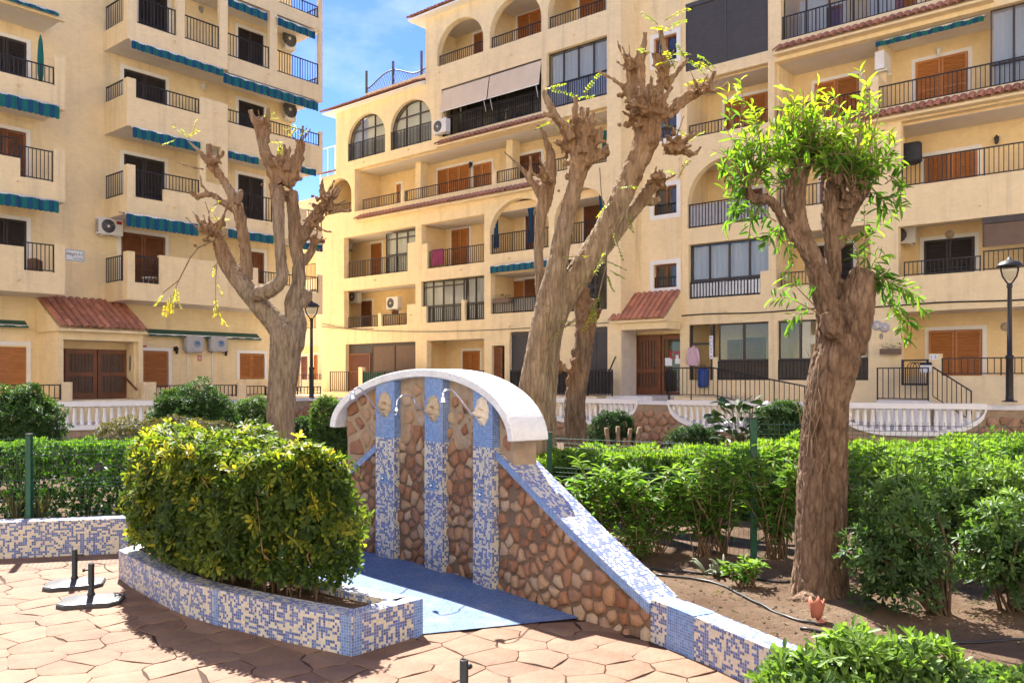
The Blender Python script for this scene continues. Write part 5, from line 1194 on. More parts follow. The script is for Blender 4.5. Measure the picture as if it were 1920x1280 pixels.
def disc_lamp(px, py, o, label):
    t = thing('wall_lamp', label, 'wall lamp', wpt(B, sB(px, o), o, zB(px, py, o)), FB.ang, 'wall lamps'); MB().tube([(0, -.001, 0), (0, -.05, 0), (0, -.09, 0)], [.13, .13, .08], 16).build('lamp_shade', M['lion'], t); MB().tube([(0, 0, 0), (0, -.02, 0)], .15, 16).build('back_plate', M['ac'], t)
disc_lamp(1781, 440, rb, 'round lamp above the black shuttered door'); disc_lamp(1886, 612, rb, 'round lamp right of the ground floor orange door')
# cable along the facade
m = MB()
for px0, y0, px1, y1, o, sag in ((603, 612, 840, 621, OC+.05, .1), (840, 621, 1150, 604, OC+.05, .05), (603, 606, 700, 616, OC+.05, .1)):
    s0, s1_ = sB(px0, o), sB(px1, o); z0, z1 = zB(px0, y0, o), zB(px1, y1, o)
    m.tube([(s0+(s1_-s0)*t, -o, z0+(z1-z0)*t - sag*4*t*(1-t)) for t in np.linspace(0, 1, 12)], .014, 5)
B.part(m, 'cable', M['iron'])
m = MB(); s0, s1_ = sB(1277, .03), sB(2040, .03); z0, z1 = zB(1277, 592, .03), zB(1920, 561, .03)
m.tube([(s0+(s1_-s0)*t, -.03, z0+(z1-z0)*t + .02*math.sin(t*20)) for t in np.linspace(0, 1, 40)], .025, 5); B.part(m, 'cable', M['iron'])
for px, py, lab in ((1644, 610, 'left round wall plate near the house number 8'), (1659, 614, 'right round wall plate near the house number 8')):
    t = thing('wall_plate', lab, 'plate', wpt(B, sB(px, .02), .001, zB(px, py, 0)), FB.ang); MB().tube([(0, 0, 0), (0, -.03, 0), (0, -.035, 0)], [.12, .15, .11], 18).build('plate_disc', M['cover'], t); MB().tube([(0, -.03, 0), (0, -.042, 0)], .07, 14).build('painted_centre', M['marble'], t)
t = thing('house_number', 'small dark number 8 on the corner pilaster', 'sign', wpt(B, sB(1652, .02), .004, zB(1652, 631, 0)), FB.ang); text_mesh('8', .24, M['ink'], t, (0, -.004, 0), (R(90), 0, 0))
def flower_box(px, py, o, w, label):
    t = thing('flower_box', label, 'flower box', wpt(B, sB(px, o), o, zB(px, py, o)), FB.ang); MB().prism([(-w/2, -.05, 0), (-w/2, -.2, .0), (-w/2, -.23, .17), (-w/2, -.03, .17)], (w, 0, 0)).build('trough', M['brown_sh'], t)
    rr = random.Random(px); m = MB()
    for k in range(70):
        x, y, z = rr.uniform(-w/2, w/2), rr.uniform(-.22, -.04), rr.uniform(.15, .34); a = rr.uniform(0, 6.28); d = Vector((math.cos(a), math.sin(a), rr.uniform(-.2, .8)))*.07; s = d.cross(Vector((0, 0, 1)))*.35
        m.mesh([(x, y, z), tuple(Vector((x, y, z))+d*.5+s), tuple(Vector((x, y, z))+d), tuple(Vector((x, y, z))+d*.5-s)], [(0, 1, 2), (0, 2, 3)])
    tag(m.build('leaves', plain('box_leaf', (.05, .11, .03), .6, .3, 9), t), kind='stuff')
flower_box(945, 568, OC - .05, .9, 'brown flower box on the first floor railing of the centre block'); flower_box(1672, 664, .05, .6, 'small flower box on the wall left of the garden gate')
t = thing('draped_cloth', 'magenta cloth hung over the second floor railing of the centre block', 'cloth', wpt(B, sB(820, OC), OC - .06, 7.02), FB.ang); m = MB(); V = []
for k in range(13):
    for q in range(6): V.append(((k/12-.5)*.75*(1-.12*q/5), -.04 + .03*math.sin(k*1.9)*(1-q/7), .86 - .72*(1-q/5)))
m.mesh(V, [(k*6+q, (k+1)*6+q, (k+1)*6+q+1, k*6+q+1) for k in range(12) for q in range(5)], 0, True); o = m.build('cloth', plain('magenta_cloth', (.22, .035, .09), .9, .15), t); o.modifiers.new('thick', 'SOLIDIFY').thickness = .012
t = thing('letter_box', 'white letter box hanging on the garden gate', 'letter box', wpt(B, sB(1737, .66), .66, zB(1737, 698, .66)), FB.ang); MB().box(-.14, .14, -.12, 0, 0, .22).build('box', M['sign'], t, .01); MB().prism([(-.16, .0, .22), (-.16, -.13, .22), (-.16, -.06, .30)], (.32, 0, 0)).build('lid', M['iron'], t)

# ------------------------------------------------------------------ retaining wall, balustrades, lamps, fences
RWV = [Vector(p) for p in RW]; RWU = [0]
for a, b in zip(RWV, RWV[1:]): RWU.append(RWU[-1] + (b-a).length)
def rw_pt(u, off=0):
    u = max(0, min(RWU[-1]-1e-6, u)); i = max(k for k in range(len(RWU)-1) if RWU[k] <= u + 1e-9); d = (RWV[i+1]-RWV[i]).normalized()
    p = RWV[i] + d*(u-RWU[i]); return Vector((p.x + d.y*off, p.y - d.x*off)), d
def rw_u(px):
    k = (px-CX)/FPX
    for i in range(len(RWV)-1):
        a, b = RWV[i], RWV[i+1]; fa, fb = a.x-k*a.y, b.x-k*b.y
        if fa <= 0 <= fb: return RWU[i] + (RWU[i+1]-RWU[i])*(-fa)/(fb-fa)
    return 0 if px < 0 else RWU[-1]
ZT = 1.47; BAL = [(85, 340, .60), (1000, 1197, .62), (1253, 1500, .68), (1568, 1850, .66)]
BALU = [(rw_u(a), rw_u(b), d) for a, b, d in BAL]
def dip(u):
    for a, b, d in BALU:
        if a < u < b: t = 2*(u-a)/(b-a)-1; return d*(1-abs(t)**2.6)**.5 if d > .61 else d*min(1, (1-abs(t))*14)
    return 0
rwall = thing('retaining_wall', 'brown stone retaining wall below the white balustrades', 'stone wall', (0, 24, 0))
us = np.linspace(0, RWU[-1], 420); m = MB(); V = []; F = []
for u in us:
    a, _ = rw_pt(u, 0); b, _ = rw_pt(u, -.3); z = ZT - .05 - dip(u); V += [(*a, -.1), (*a, z), (*b, z), (*b, -.1)]
for k in range(len(us)-1): F += [(4*k, 4*k+4, 4*k+5, 4*k+1), (4*k+1, 4*k+5, 4*k+6, 4*k+2), (4*k+2, 4*k+6, 4*k+7, 4*k+3)]
m.mesh(V, F); place(m.build('wall_core', M['mortar']), rwall)
rs = random.Random(9); P = jitter_grid(rw_u(60), rw_u(1930), .25, ZT, .27, .205, .34, rs)
def px_of(p): a, _ = rw_pt(p[0]); return CX + FPX*a.x/a.y
VIS = ((90, 160), (440, 660), (1030, 1360), (1840, 1930), (1500, 1600))
def rw_ok(p): return p[1] < ZT - .25 - dip(p[0]) and (p[1] > .3) and any(a < px_of(p) < b for a, b in VIS)
def rw_map(u, v, h): a, _ = rw_pt(u, h); return (a.x, a.y, v)
stones(rwall, P, .27, rw_ok, rw_map, .012, .06, M['stone2'], rs, lim=300)
m = MB()                                                    # white coping
for u0, u1 in zip(us, us[1:]):
    pass
def strip(u0, u1, o0, o1, z0, z1, n, name, mat, parent):
    V = []; F = []
    for u in np.linspace(u0, u1, n):
        a, _ = rw_pt(u, o1); b, _ = rw_pt(u, o0); V += [(*a, z0), (*a, z1), (*b, z1), (*b, z0)]
    for k in range(n-1): F += [(4*k+j, 4*k+4+j, 4*k+4+(j+1) % 4, 4*k+(j+1) % 4) for j in range(4)]
    F += [(0, 1, 2, 3), tuple(4*(n-1)+j for j in (3, 2, 1, 0))]
    return place(MB().mesh(V, F).build(name, mat), parent)
cuts = [0] + [q for a, b, _ in BALU for q in (a, b)] + [RWU[-1]]
for a, b in zip(cuts[::2], cuts[1::2]): strip(a, b, -.34, .05, ZT-.12, ZT-.02, 40, 'coping', M['white'], rwall)
bal_me = MB()
prof = [(.060, 0), (.060, .06), (.045, .08), (.058, .30), (.052, .55), (.040, .85), (.055, .93), (.055, 1.0)]
bal_me.lathe(prof, (0, 0, 0), 8); BALM = bal_me.data('baluster', M['baluster'])
for (a, b, d), lab in zip(BALU, ('white balustrade at far left behind the round bushes', 'white scalloped balustrade behind the two middle trees', 'white scalloped balustrade partly covered by the rubber plant', 'long white scalloped balustrade right of the leafy tree')):
    mid = rw_pt((a+b)/2)[0]; t = thing('balustrade', lab, 'balustrade', (mid.x, mid.y, ZT-d), 0, 'white balustrades on the retaining wall')
    strip(a, b, -.24, .07, ZT-.11, ZT+.02, 24, 'top_rail', M['baluster'], t)
    V = []; F = []; n = 50
    for u in np.linspace(a, b, n):
        p, _ = rw_pt(u, .06); q, _ = rw_pt(u, -.22); z = ZT - .05 - dip(u); V += [(*p, z-.07), (*p, z+.05), (*q, z+.05), (*q, z-.07)]
    for k in range(n-1): F += [(4*k+j, 4*k+4+j, 4*k+4+(j+1) % 4, 4*k+(j+1) % 4) for j in range(4)]
    place(MB().mesh(V, F).build('lower_rail', M['baluster']), t)
    k = a + .13
    while k < b - .1:
        h = dip(k) - .1 - .06
        if h > .06:
            p, dd = rw_pt(k, -.08); o = inst('baluster', BALM, None, (p.x, p.y, ZT - dip(k)), (0, 0, 0), (1, 1, h + .04)); place(o, t)
        k += .175
def lamp_post(px, py_base, Y, H, label):
    p = at(px, py_base, Y); t = thing('street_lamp', label, 'street lamp', p, 0, 'black street lamps on the terrace edge')
    MB().lathe([(.16, 0), (.16, .02), (.085, .03), (.08, .10), (.075, H*.30), (.09, H*.305), (.09, H*.325), (.055, H*.33), (.045, H*.80), (.06, H*.81), (.06, H*.83), (.03, H*.84)], (0, 0, 0), 12).build('pole', M['iron'], t)
    m = MB()
    for s in (-1, 1): m.tube([(0, 0, H*.82), (s*.07, 0, H*.845), (s*.16, 0, H*.885), (s*.20, 0, H*.93), (s*.19, 0, H*.965)], .022, 6)
    m.build('arm', M['iron'], t); MB().lathe([(.27, H*.955), (.26, H*.965), (.2, H*.985), (.1, H), (.05, H*1.005), (.03, H*1.02), (.01, H*1.022)], (0, 0, 0), 18).build('hood', M['iron'], t)
    MB().lathe([(.03, H*.855), (.1, H*.88), (.14, H*.92), (.15, H*.955)], (0, 0, 0), 14).build('lantern_glass', M['glass'], t)
lamp_post(584, 747, 27.0, 3.15, 'black street lamp behind the left pollarded tree'); lamp_post(1893, 753, 18.9, 3.25, 'black street lamp on the wall at far right')

def fence(P, zb, zt, posts, label, name='mesh_fence'):
    "P: plan polyline; wires every 5 cm, double folds every 40 cm"
    t = thing(name, label, 'fence', (*P[0], zb[0]), 0)
    for (p, b_, h) in posts: place(MB().box(p[0]-.03, p[0]+.03, p[1]-.03, p[1]+.03, b_-.1, h).build('post', M['iron_gn'], None, .004), t); place(MB().box(p[0]-.034, p[0]+.034, p[1]-.034, p[1]+.034, h, h+.015).build('post_cap', M['rubber']), t)
    for i in range(len(P)-1):
        a, b = Vector(P[i]), Vector(P[i+1]); L_ = (b-a).length; d = (b-a)/L_; nn = Vector((d.y, -d.x)); m = MB(); n = int(L_/.05); w = .0022
        zs = [zb[i]+.05, zb[i]+.45, zb[i]+.85, zt[i]-.09]
        for k in range(n+1):
            p = a + d*(L_*k/n); path = [(zb[i]+.02, 0)]
            for z in zs: path += [(z-.05, 0), (z, .03), (z+.05, 0)]
            path += [(zt[i], 0)]
            m.tube([(p.x+nn.x*o, p.y+nn.y*o, z) for z, o in path], w, 3, 0, False, False)
        for z in zs:
            for dz, o in ((-.05, 0), (0, .032), (.05, 0)): m.tube([(a.x+nn.x*o, a.y+nn.y*o, z+dz), (b.x+nn.x*o, b.y+nn.y*o, z+dz)], w*1.25, 4, 0, False, False)
        z = zb[i]+.25
        while z < zt[i]-.2: m.tube([(a.x, a.y, z), (b.x, b.y, z)], w, 3, 0, False, False); z += .4
        o = place(m.build('wire_mesh', M['wire']), t); tag(o, kind='stuff')
p1 = at(1030, 812, 9.7); p2 = at(1413, 785, 8.5); p3 = (6.9, 7.6); p4 = (9.5, 6.6)
fence([(p1.x, p1.y), (p2.x, p2.y), p3, p4], [.15, .2, .2], [1.43, 1.66, 1.66], [((p1.x, p1.y), .1, p1.z), ((p2.x, p2.y), .15, p2.z), (p3, .15, 1.7)], 'green wire mesh fence in front of the hedge at right')
q0 = at(55, 815, 9.95); fence([(-12, 9.6), (q0.x, q0.y), (-3.3, 10.75)], [.36, .36], [1.40, 1.40], [((q0.x, q0.y), .3, q0.z), ((-3.3, 10.75), .3, 1.42)], 'green wire mesh fence behind the left mosaic wall')

# ------------------------------------------------------------------ vegetation kit
def leaf_tpl(kind):
    if kind == 'lance':   V = [(0,0,0),(.3,.5,.05),(.3,-.5,.05),(.68,.38,.02),(.68,-.38,.02),(1,0,-.14),(.5,0,-.03)]; F = [(0,2,6),(0,6,1),(1,6,3),(2,4,6),(6,4,5),(3,6,5)]
    elif kind == 'obov':  V = [(0,0,0),(.55,.36,.04),(.55,-.36,.04),(.85,.42,.0),(.85,-.42,.0),(1,0,-.05),(.55,0,-.02)]; F = [(0,2,6),(0,6,1),(1,6,3),(2,4,6),(6,4,5),(3,6,5)]
    else:                 V = [(0,0,0),(.5,.5,.03),(.5,-.5,.03),(1,0,-.06)]; F = [(0,2,3),(0,3,1)]
    return np.array(V, float), np.array(F, int)
TPL = {k: leaf_tpl(k) for k in ('lance', 'obov', 'dia')}
def norm(a): return a / np.maximum(1e-9, np.linalg.norm(a, axis=1, keepdims=True))
def leaves(name, mat, pos, dirs, L_, W, rnd, kind='lance', parent=None, upv=None):
    pos = np.asarray(pos, float); n = len(pos); dirs = norm(np.asarray(dirs, float)); T, F = TPL[kind]
    up = np.tile([0, 0, 1.0], (n, 1)) + rng.normal(0, .45, (n, 3)) if upv is None else np.asarray(upv) + rng.normal(0, .25, (n, 3))
    side = norm(np.cross(dirs, up) + 1e-6); nor = norm(np.cross(side, dirs)); L_ = np.broadcast_to(L_, n)[:, None]; W = np.broadcast_to(W, n)[:, None]
    V = np.concatenate([pos + dirs*L_*t[0] + side*W*t[1] + nor*L_*t[2] for t in T], 1).reshape(-1, 3)
    k = len(T); FF = (F[None] + (np.arange(n)*k)[:, None, None]).reshape(-1, 3)
    me = bpy.data.meshes.new(name); me.vertices.add(len(V)); me.vertices.foreach_set('co', V.ravel()); me.loops.add(FF.size); me.loops.foreach_set('vertex_index', FF.ravel())
    me.polygons.add(len(FF)); me.polygons.foreach_set('loop_start', np.arange(0, FF.size, 3)); me.polygons.foreach_set('loop_total', np.full(len(FF), 3)); me.polygons.foreach_set('use_smooth', np.ones(len(FF), bool))
    me.update(calc_edges=True); at_ = me.attributes.new('rnd', 'FLOAT', 'POINT'); at_.data.foreach_set('value', np.repeat(np.clip(rnd, 0, 1), k).astype(np.float32))
    me.materials.append(mat); o = link(bpy.data.objects.new(name, me)); tag(o, kind='stuff')
    if parent: place(o, parent)
    return o
def rosettes(tips, axes, k, L_, W, spread, rnd, jit=.25):
    "k leaves round every tip; spread 0 = along the axis, 1 = flat"
    n = len(tips); axes = norm(np.asarray(axes, float)); ref = norm(np.cross(axes, rng.normal(0, 1, (n, 3)))); bi = np.cross(axes, ref)
    P = []; D = []; Q = []; LL = []; WW = []; UP = []
    for j in range(k):
        a = 2*math.pi*j/k + rng.uniform(0, .5, n); rad = ref*np.cos(a)[:, None] + bi*np.sin(a)[:, None]
        sp = np.clip(spread + rng.normal(0, jit, n), .05, 1.4)[:, None]; P.append(tips); D.append(axes*(1.05-sp) + rad*sp); s = rng.uniform(.7, 1.15, n); LL.append(L_*s); WW.append(W*s); Q.append(np.clip(rnd + rng.normal(0, .06, n), 0, 1)); UP.append(axes)
    c = np.concatenate; return c(P), c(D), c(LL), c(WW), c(Q), c(UP)
def n3(p, s, seed=0): return np.array([noise.noise(Vector((q[0]*s+seed, q[1]*s, q[2]*s))) for q in p])
LM = dict(
    hedge=leaf_mat('leaf_hedge', [(0, (.022, .055, .012)), (.5, (.06, .14, .022)), (.8, (.14, .25, .03)), (1, (.24, .34, .045))], .5),
    schef=leaf_mat('leaf_variegated', [(0, (.03, .06, .016)), (.40, (.07, .12, .022)), (.62, (.16, .21, .03)), (.82, (.36, .35, .045)), (1, (.58, .46, .06))], .5, .5),
    oleander=leaf_mat('leaf_oleander', [(0, (.03, .07, .02)), (.5, (.09, .19, .035)), (1, (.22, .33, .06))], .5),
    pitto=leaf_mat('leaf_pittosporum', [(0, (.028, .06, .025)), (.5, (.075, .14, .045)), (1, (.21, .33, .06))], .45, .45),
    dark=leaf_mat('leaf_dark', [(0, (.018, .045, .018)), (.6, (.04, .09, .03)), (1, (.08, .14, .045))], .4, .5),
    round=leaf_mat('leaf_round_bush', [(0, (.02, .05, .014)), (.6, (.045, .10, .024)), (.93, (.07, .13, .03)), (.97, (.6, .58, .4)), (1, (.6, .58, .4))], .35),
    dry=leaf_mat('leaf_dry', [(0, (.06, .055, .025)), (.5, (.11, .10, .04)), (1, (.17, .16, .07))], .35),
    tree=leaf_mat('leaf_tree', [(0, (.035, .09, .02)), (.4, (.085, .19, .03)), (.75, (.20, .32, .035)), (1, (.38, .42, .05))], .58),
    sprout=leaf_mat('leaf_sprout', [(0, (.12, .20, .03)), (.6, (.30, .36, .04)), (1, (.62, .50, .03))], .5))
M['twig'] = plain('twig', (.20, .135, .08), .9, .2, 10); M['twig_dk'] = plain('twig_dark', (.10, .065, .04), .9, .2, 10)
def stems(name, P, mat='twig_dk', parent=None, seg=5):
    m = MB()
    for path, r0, r1 in P: m.tube(path, list(np.linspace(r0, r1, len(path))), seg)
    o = m.build(name, M[mat]); 
    if parent: place(o, parent)
    return tag(o, kind='stuff')
def stem_paths(base, tips, n, r0, r1, spread=.15, rr=None):
    rr = rr or random.Random(2); out = []
    for k in range(n):
        b = Vector(base) + Vector((rr.uniform(-spread, spread), rr.uniform(-spread, spread), 0)); t = Vector(tips[rr.randrange(len(tips))]); mid = b.lerp(t, .5) + Vector((rr.uniform(-.08, .08), rr.uniform(-.08, .08), .06))
        out.append(([b, b.lerp(mid, .5), mid, mid.lerp(t, .6), t], r0, r1))
    return out
def hedge_box(label, corners, z0, z1, mat, n, L_, W, k=5, name='hedge', rough=.07, topbright=.35, spread=.55, th=None, grp=None, stem=True):
    "clipped hedge along a plan polyline of (x, y, half width)"
    C = [Vector(c[:2]) for c in corners]; hw = [c[2] for c in corners]; U = [0]
    for a, b in zip(C, C[1:]): U.append(U[-1]+(b-a).length)
    t = thing(name, label, 'hedge', (C[0].x, C[0].y, z0), 0, grp); tot = U[-1]; P = []; A_ = []; R_ = []
    u = rng.uniform(0, tot, n); w_ = rng.uniform(-1, 1, n); h_ = rng.uniform(0, 1, n); face = rng.uniform(0, 1, n); dep = np.abs(rng.normal(0, .07, n))
    for i in range(n):
        j = max(q for q in range(len(U)-1) if U[q] <= u[i]); d = (C[j+1]-C[j]).normalized(); p = C[j] + d*(u[i]-U[j]); f = (u[i]-U[j])/(U[j+1]-U[j]); hwj = hw[j]*(1-f)+hw[j+1]*f; nn = Vector((d.y, -d.x))
        z1u = z1(u[i]/tot) if callable(z1) else z1
        if face[i] < .42: q = p + nn*hwj*w_[i]; z = z1u - dep[i]; ax = (w_[i]*nn.x*.3, w_[i]*nn.y*.3, 1)
        elif face[i] < .92: q = p + nn*(hwj-dep[i]); z = z0 + (z1u-z0)*h_[i]; ax = (nn.x*.8, nn.y*.8, .45)
        else: q = p - nn*(hwj-dep[i]); z = z0 + (z1u-z0)*h_[i]; ax = (-nn.x*.8, -nn.y*.8, .45)
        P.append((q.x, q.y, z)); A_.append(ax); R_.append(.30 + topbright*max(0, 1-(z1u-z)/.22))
    P = np.array(P); A_ = np.array(A_) + rng.normal(0, .25, (n, 3)); nz = n3(P, 3.0, 4); P += (A_/np.linalg.norm(A_, axis=1)[:, None])*(nz*rough)[:, None]
    R_ = np.array(R_) + .18*n3(P, 1.7, 9) + rng.normal(0, .10, n)
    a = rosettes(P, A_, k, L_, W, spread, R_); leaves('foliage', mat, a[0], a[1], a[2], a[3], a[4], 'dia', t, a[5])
    # twiggy inside
    paths = []; rr = random.Random(n)
    for q in range(int(tot*9)):
        uu = rr.uniform(0, tot); j = max(x for x in range(len(U)-1) if U[x] <= uu); d = (C[j+1]-C[j]).normalized(); p = C[j]+d*(uu-U[j]); nn = Vector((d.y, -d.x)); b = p + nn*rr.uniform(-.5, .5)*hw[j]; z1u = z1(uu/tot) if callable(z1) else z1
        paths.append(([(b.x, b.y, z0-.05), (b.x+rr.uniform(-.1, .1), b.y+rr.uniform(-.1, .1), (z0+z1u)/2), (b.x+rr.uniform(-.25, .25), b.y+rr.uniform(-.2, .2), z1u-.12)], .014, .005))
    stems('branches', paths, 'twig_dk', t)
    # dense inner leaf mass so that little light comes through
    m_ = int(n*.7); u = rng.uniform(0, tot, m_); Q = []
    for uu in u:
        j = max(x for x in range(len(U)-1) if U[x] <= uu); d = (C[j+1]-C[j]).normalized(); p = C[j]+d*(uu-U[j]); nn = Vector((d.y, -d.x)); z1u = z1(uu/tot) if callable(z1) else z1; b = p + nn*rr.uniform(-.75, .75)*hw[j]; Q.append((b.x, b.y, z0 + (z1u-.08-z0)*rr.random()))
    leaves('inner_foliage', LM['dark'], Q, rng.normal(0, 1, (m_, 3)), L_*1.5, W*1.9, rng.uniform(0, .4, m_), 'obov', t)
    return t
def shrub(name, label, base, blobs, n, mat, L_, W, k=7, kind='obov', spread=.7, cat='shrub', bright=.3, droop=0, inner=.5, r0=.02, nst=10, shell=.16, stemmat='twig_dk', grp=None, base_r=.35):
    "blobs: (centre, radii)"
    base = Vector(base); t = thing(name, label, cat, base, 0, grp); vol = np.array([b[1][0]*b[1][2]+b[1][0]*b[1][1] for b in blobs]); cnt = (n*vol/vol.sum()).astype(int); P = []; A_ = []; tips = []
    for (c, r), q in zip(blobs, cnt):
        d = norm(rng.normal(0, 1, (q, 3))); d[:, 2] = np.where(d[:, 2] < -.55, -d[:, 2], d[:, 2]); rad = 1 - np.abs(rng.normal(0, shell, q)); p = np.array(c) + d*np.array(r)*rad[:, None]
        bump = n3(p, 3.2/ max(.4, r[0]), 7); p += d*(bump*np.array(r).min()*.35)[:, None]; P.append(p); A_.append(d*np.array([1, 1, .8]) + [0, 0, .45]); tips += [tuple(x) for x in p[:14]]
    P = np.concatenate(P); A_ = np.concatenate(A_) + rng.normal(0, .3, (len(P), 3)); zmin, zmax = P[:, 2].min(), P[:, 2].max()
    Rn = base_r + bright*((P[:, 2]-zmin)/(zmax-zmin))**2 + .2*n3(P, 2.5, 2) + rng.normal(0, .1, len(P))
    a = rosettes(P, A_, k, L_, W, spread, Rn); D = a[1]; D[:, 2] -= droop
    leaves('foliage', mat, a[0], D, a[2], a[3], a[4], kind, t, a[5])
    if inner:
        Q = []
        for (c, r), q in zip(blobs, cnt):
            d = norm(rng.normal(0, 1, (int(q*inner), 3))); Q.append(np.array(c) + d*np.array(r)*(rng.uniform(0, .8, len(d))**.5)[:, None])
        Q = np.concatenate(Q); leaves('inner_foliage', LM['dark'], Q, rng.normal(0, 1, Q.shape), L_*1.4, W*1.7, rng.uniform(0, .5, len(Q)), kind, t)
    stems('branches', stem_paths(base - Vector((0, 0, .05)), tips, nst, r0, r0*.3, .08), stemmat, t)
    return t
# ------------------------------------------------------------------ hedge in the planter
hp = [(-3.72, 8.70, .28), (-3.1, 8.0, .44), (-2.35, 7.38, .44), (-1.80, 7.03, .34), (-1.54, 6.88, .22)]
C = [Vector(c[:2]) for c in hp]; U = [0]
for a, b in zip(C, C[1:]): U.append(U[-1]+(b-a).length)
hd = thing('hedge', 'dense variegated green and yellow hedge growing in the mosaic planter', 'hedge', (-2.4, 7.4, .25)); n = 4600; P = []; A_ = []; R_ = []
for i in range(n):
    u = random.uniform(0, U[-1]); j = max(q for q in range(len(U)-1) if U[q] <= u); d = (C[j+1]-C[j]).normalized(); f = (u-U[j])/(U[j+1]-U[j]); hw = hp[j][2]*(1-f)+hp[j+1][2]*f; nn = Vector((d.y, -d.x)); p = C[j]+d*(u-U[j])
    zt = 1.45 - .03*(u/U[-1]) + .05*math.sin(u*5); zt -= .14*max(0, 1-u/.3) + .16*max(0, 1-(U[-1]-u)/.25)
    fc = random.random(); dep = abs(random.gauss(0, .055)); h = random.random(); zb = .42
    if fc < .30: q = p + nn*hw*random.uniform(-1, 1); z = zt - dep; ax = (0, 0, 1)
    elif fc < .76:
        q = p + nn*(hw*(.78+.22*min(1, (h)*2.2)) - dep); z = zb+(zt-zb)*h; ax = (nn.x, nn.y, .25)
    elif fc < .90: q = p - nn*(hw-dep); z = zb+(zt-zb)*h; ax = (-nn.x, -nn.y, .25)
    else:
        e = random.choice((0, -1)); dd = (C[1]-C[0]).normalized()*-1 if e == 0 else (C[-1]-C[-2]).normalized(); n2 = Vector((dd.y, -dd.x)); q = C[e] + n2*hp[e][2]*random.uniform(-1, 1) + dd*(.16-dep); z = zb+(zt-.12-zb)*h; ax = (dd.x, dd.y, .25)
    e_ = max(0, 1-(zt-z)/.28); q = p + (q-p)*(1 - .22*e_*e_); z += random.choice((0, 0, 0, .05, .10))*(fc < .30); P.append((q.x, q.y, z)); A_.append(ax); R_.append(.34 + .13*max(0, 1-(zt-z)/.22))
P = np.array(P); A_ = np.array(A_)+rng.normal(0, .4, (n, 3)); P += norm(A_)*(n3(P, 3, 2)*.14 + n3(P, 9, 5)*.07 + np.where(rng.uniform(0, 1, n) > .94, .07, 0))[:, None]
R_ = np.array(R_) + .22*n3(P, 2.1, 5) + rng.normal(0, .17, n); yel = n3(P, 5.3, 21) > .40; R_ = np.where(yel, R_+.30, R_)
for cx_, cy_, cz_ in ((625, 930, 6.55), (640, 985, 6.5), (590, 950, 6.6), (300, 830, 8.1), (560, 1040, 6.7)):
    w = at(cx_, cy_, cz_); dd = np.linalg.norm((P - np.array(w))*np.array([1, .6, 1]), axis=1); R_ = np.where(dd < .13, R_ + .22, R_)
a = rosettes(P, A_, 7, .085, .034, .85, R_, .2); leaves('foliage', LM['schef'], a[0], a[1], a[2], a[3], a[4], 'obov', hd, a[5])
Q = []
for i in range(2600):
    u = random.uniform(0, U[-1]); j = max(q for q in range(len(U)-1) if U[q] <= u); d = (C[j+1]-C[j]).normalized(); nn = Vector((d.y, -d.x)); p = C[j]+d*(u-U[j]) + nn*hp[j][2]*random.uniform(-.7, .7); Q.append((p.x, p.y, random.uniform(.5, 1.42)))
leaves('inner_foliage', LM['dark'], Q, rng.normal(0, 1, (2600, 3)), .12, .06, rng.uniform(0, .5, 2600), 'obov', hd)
paths = []
for i in range(75):
    u = random.uniform(0, U[-1]); j = max(q for q in range(len(U)-1) if U[q] <= u); d = (C[j+1]-C[j]).normalized(); nn = Vector((d.y, -d.x)); p = C[j]+d*(u-U[j]) + nn*hp[j][2]*random.uniform(-.45, .35); b = Vector((p.x, p.y, .2))
    paths.append(([b, b + Vector((random.uniform(-.05, .05), random.uniform(-.05, .05), .2)), b + Vector((random.uniform(-.16, .16), random.uniform(-.16, .16), .45)), b + Vector((random.uniform(-.3, .3), random.uniform(-.3, .3), random.uniform(.6, 1.1)))], random.uniform(.006, .014), .004))
stems('branches', paths, 'twig', hd)

# ------------------------------------------------------------------ hedges and shrubs
hedge_box('clipped green hedge behind the fence at left', [(-14, 10.9, .5), (-6.5, 10.75, .5), (-4.9, 11.2, .5), (-3.5, 11.6, .5)], .25, 1.24, LM['hedge'], 11000, .06, .026, 5)
hedge_box('bright clipped hedge behind the fence at right', [(.3, 11.6, .6), (2.2, 11.6, .65), (4.2, 11.0, .7), (7.5, 10.0, .8), (10.5, 9.2, .8)], .2, lambda t: .98 + .55*t + .04*math.sin(t*23), LM['hedge'], 15000, .075, .028, 5, topbright=.55, rough=.2)
def ctr(px, py, Y): return tuple(at(px, py, Y))
# round bushes on the left
c = ctr(40, 800, 14); shrub('round_bush', 'rounded dark bush dotted with pale flowers at the left edge', (c[0], c[1], .3), [((c[0], c[1], 1.15), (.72, .6, .78))], 3000, LM['round'], .06, .024, 7, bright=.35, nst=8)
c = ctr(362, 775, 15.5); shrub('round_bush', 'broad dark dome bush in front of the left porch railing', (c[0], c[1], .3), [((c[0], c[1], 1.15), (.85, .6, .85)), ((c[0]-.3, c[1], 1.0), (.6, .5, .7)), ((c[0]+.45, c[1], .95), (.5, .5, .65))], 4200, LM['round'], .06, .024, 7, bright=.3, nst=8)
c = ctr(300, 820, 12.6); shrub('dry_bush', 'brownish sparse low bush in front of the dome bush', (c[0], c[1], .3), [((c[0]-.45, c[1], 1.05), (.75, .4, .42)), ((c[0]+.35, c[1], 1.1), (.8, .4, .40)), ((c[0]+.95, c[1], 1.0), (.5, .4, .40))], 3600, LM['dry'], .045, .016, 6, 'dia', bright=.2, nst=80, r0=.008, stemmat='twig', inner=.3)
c = ctr(478, 790, 17); shrub('green_bush', 'small dark bush left of the pollarded trunk', (c[0], c[1], .3), [((c[0], c[1], 1.1), (.5, .4, .6))], 1100, LM['pitto'], .07, .02, 7, bright=.2)
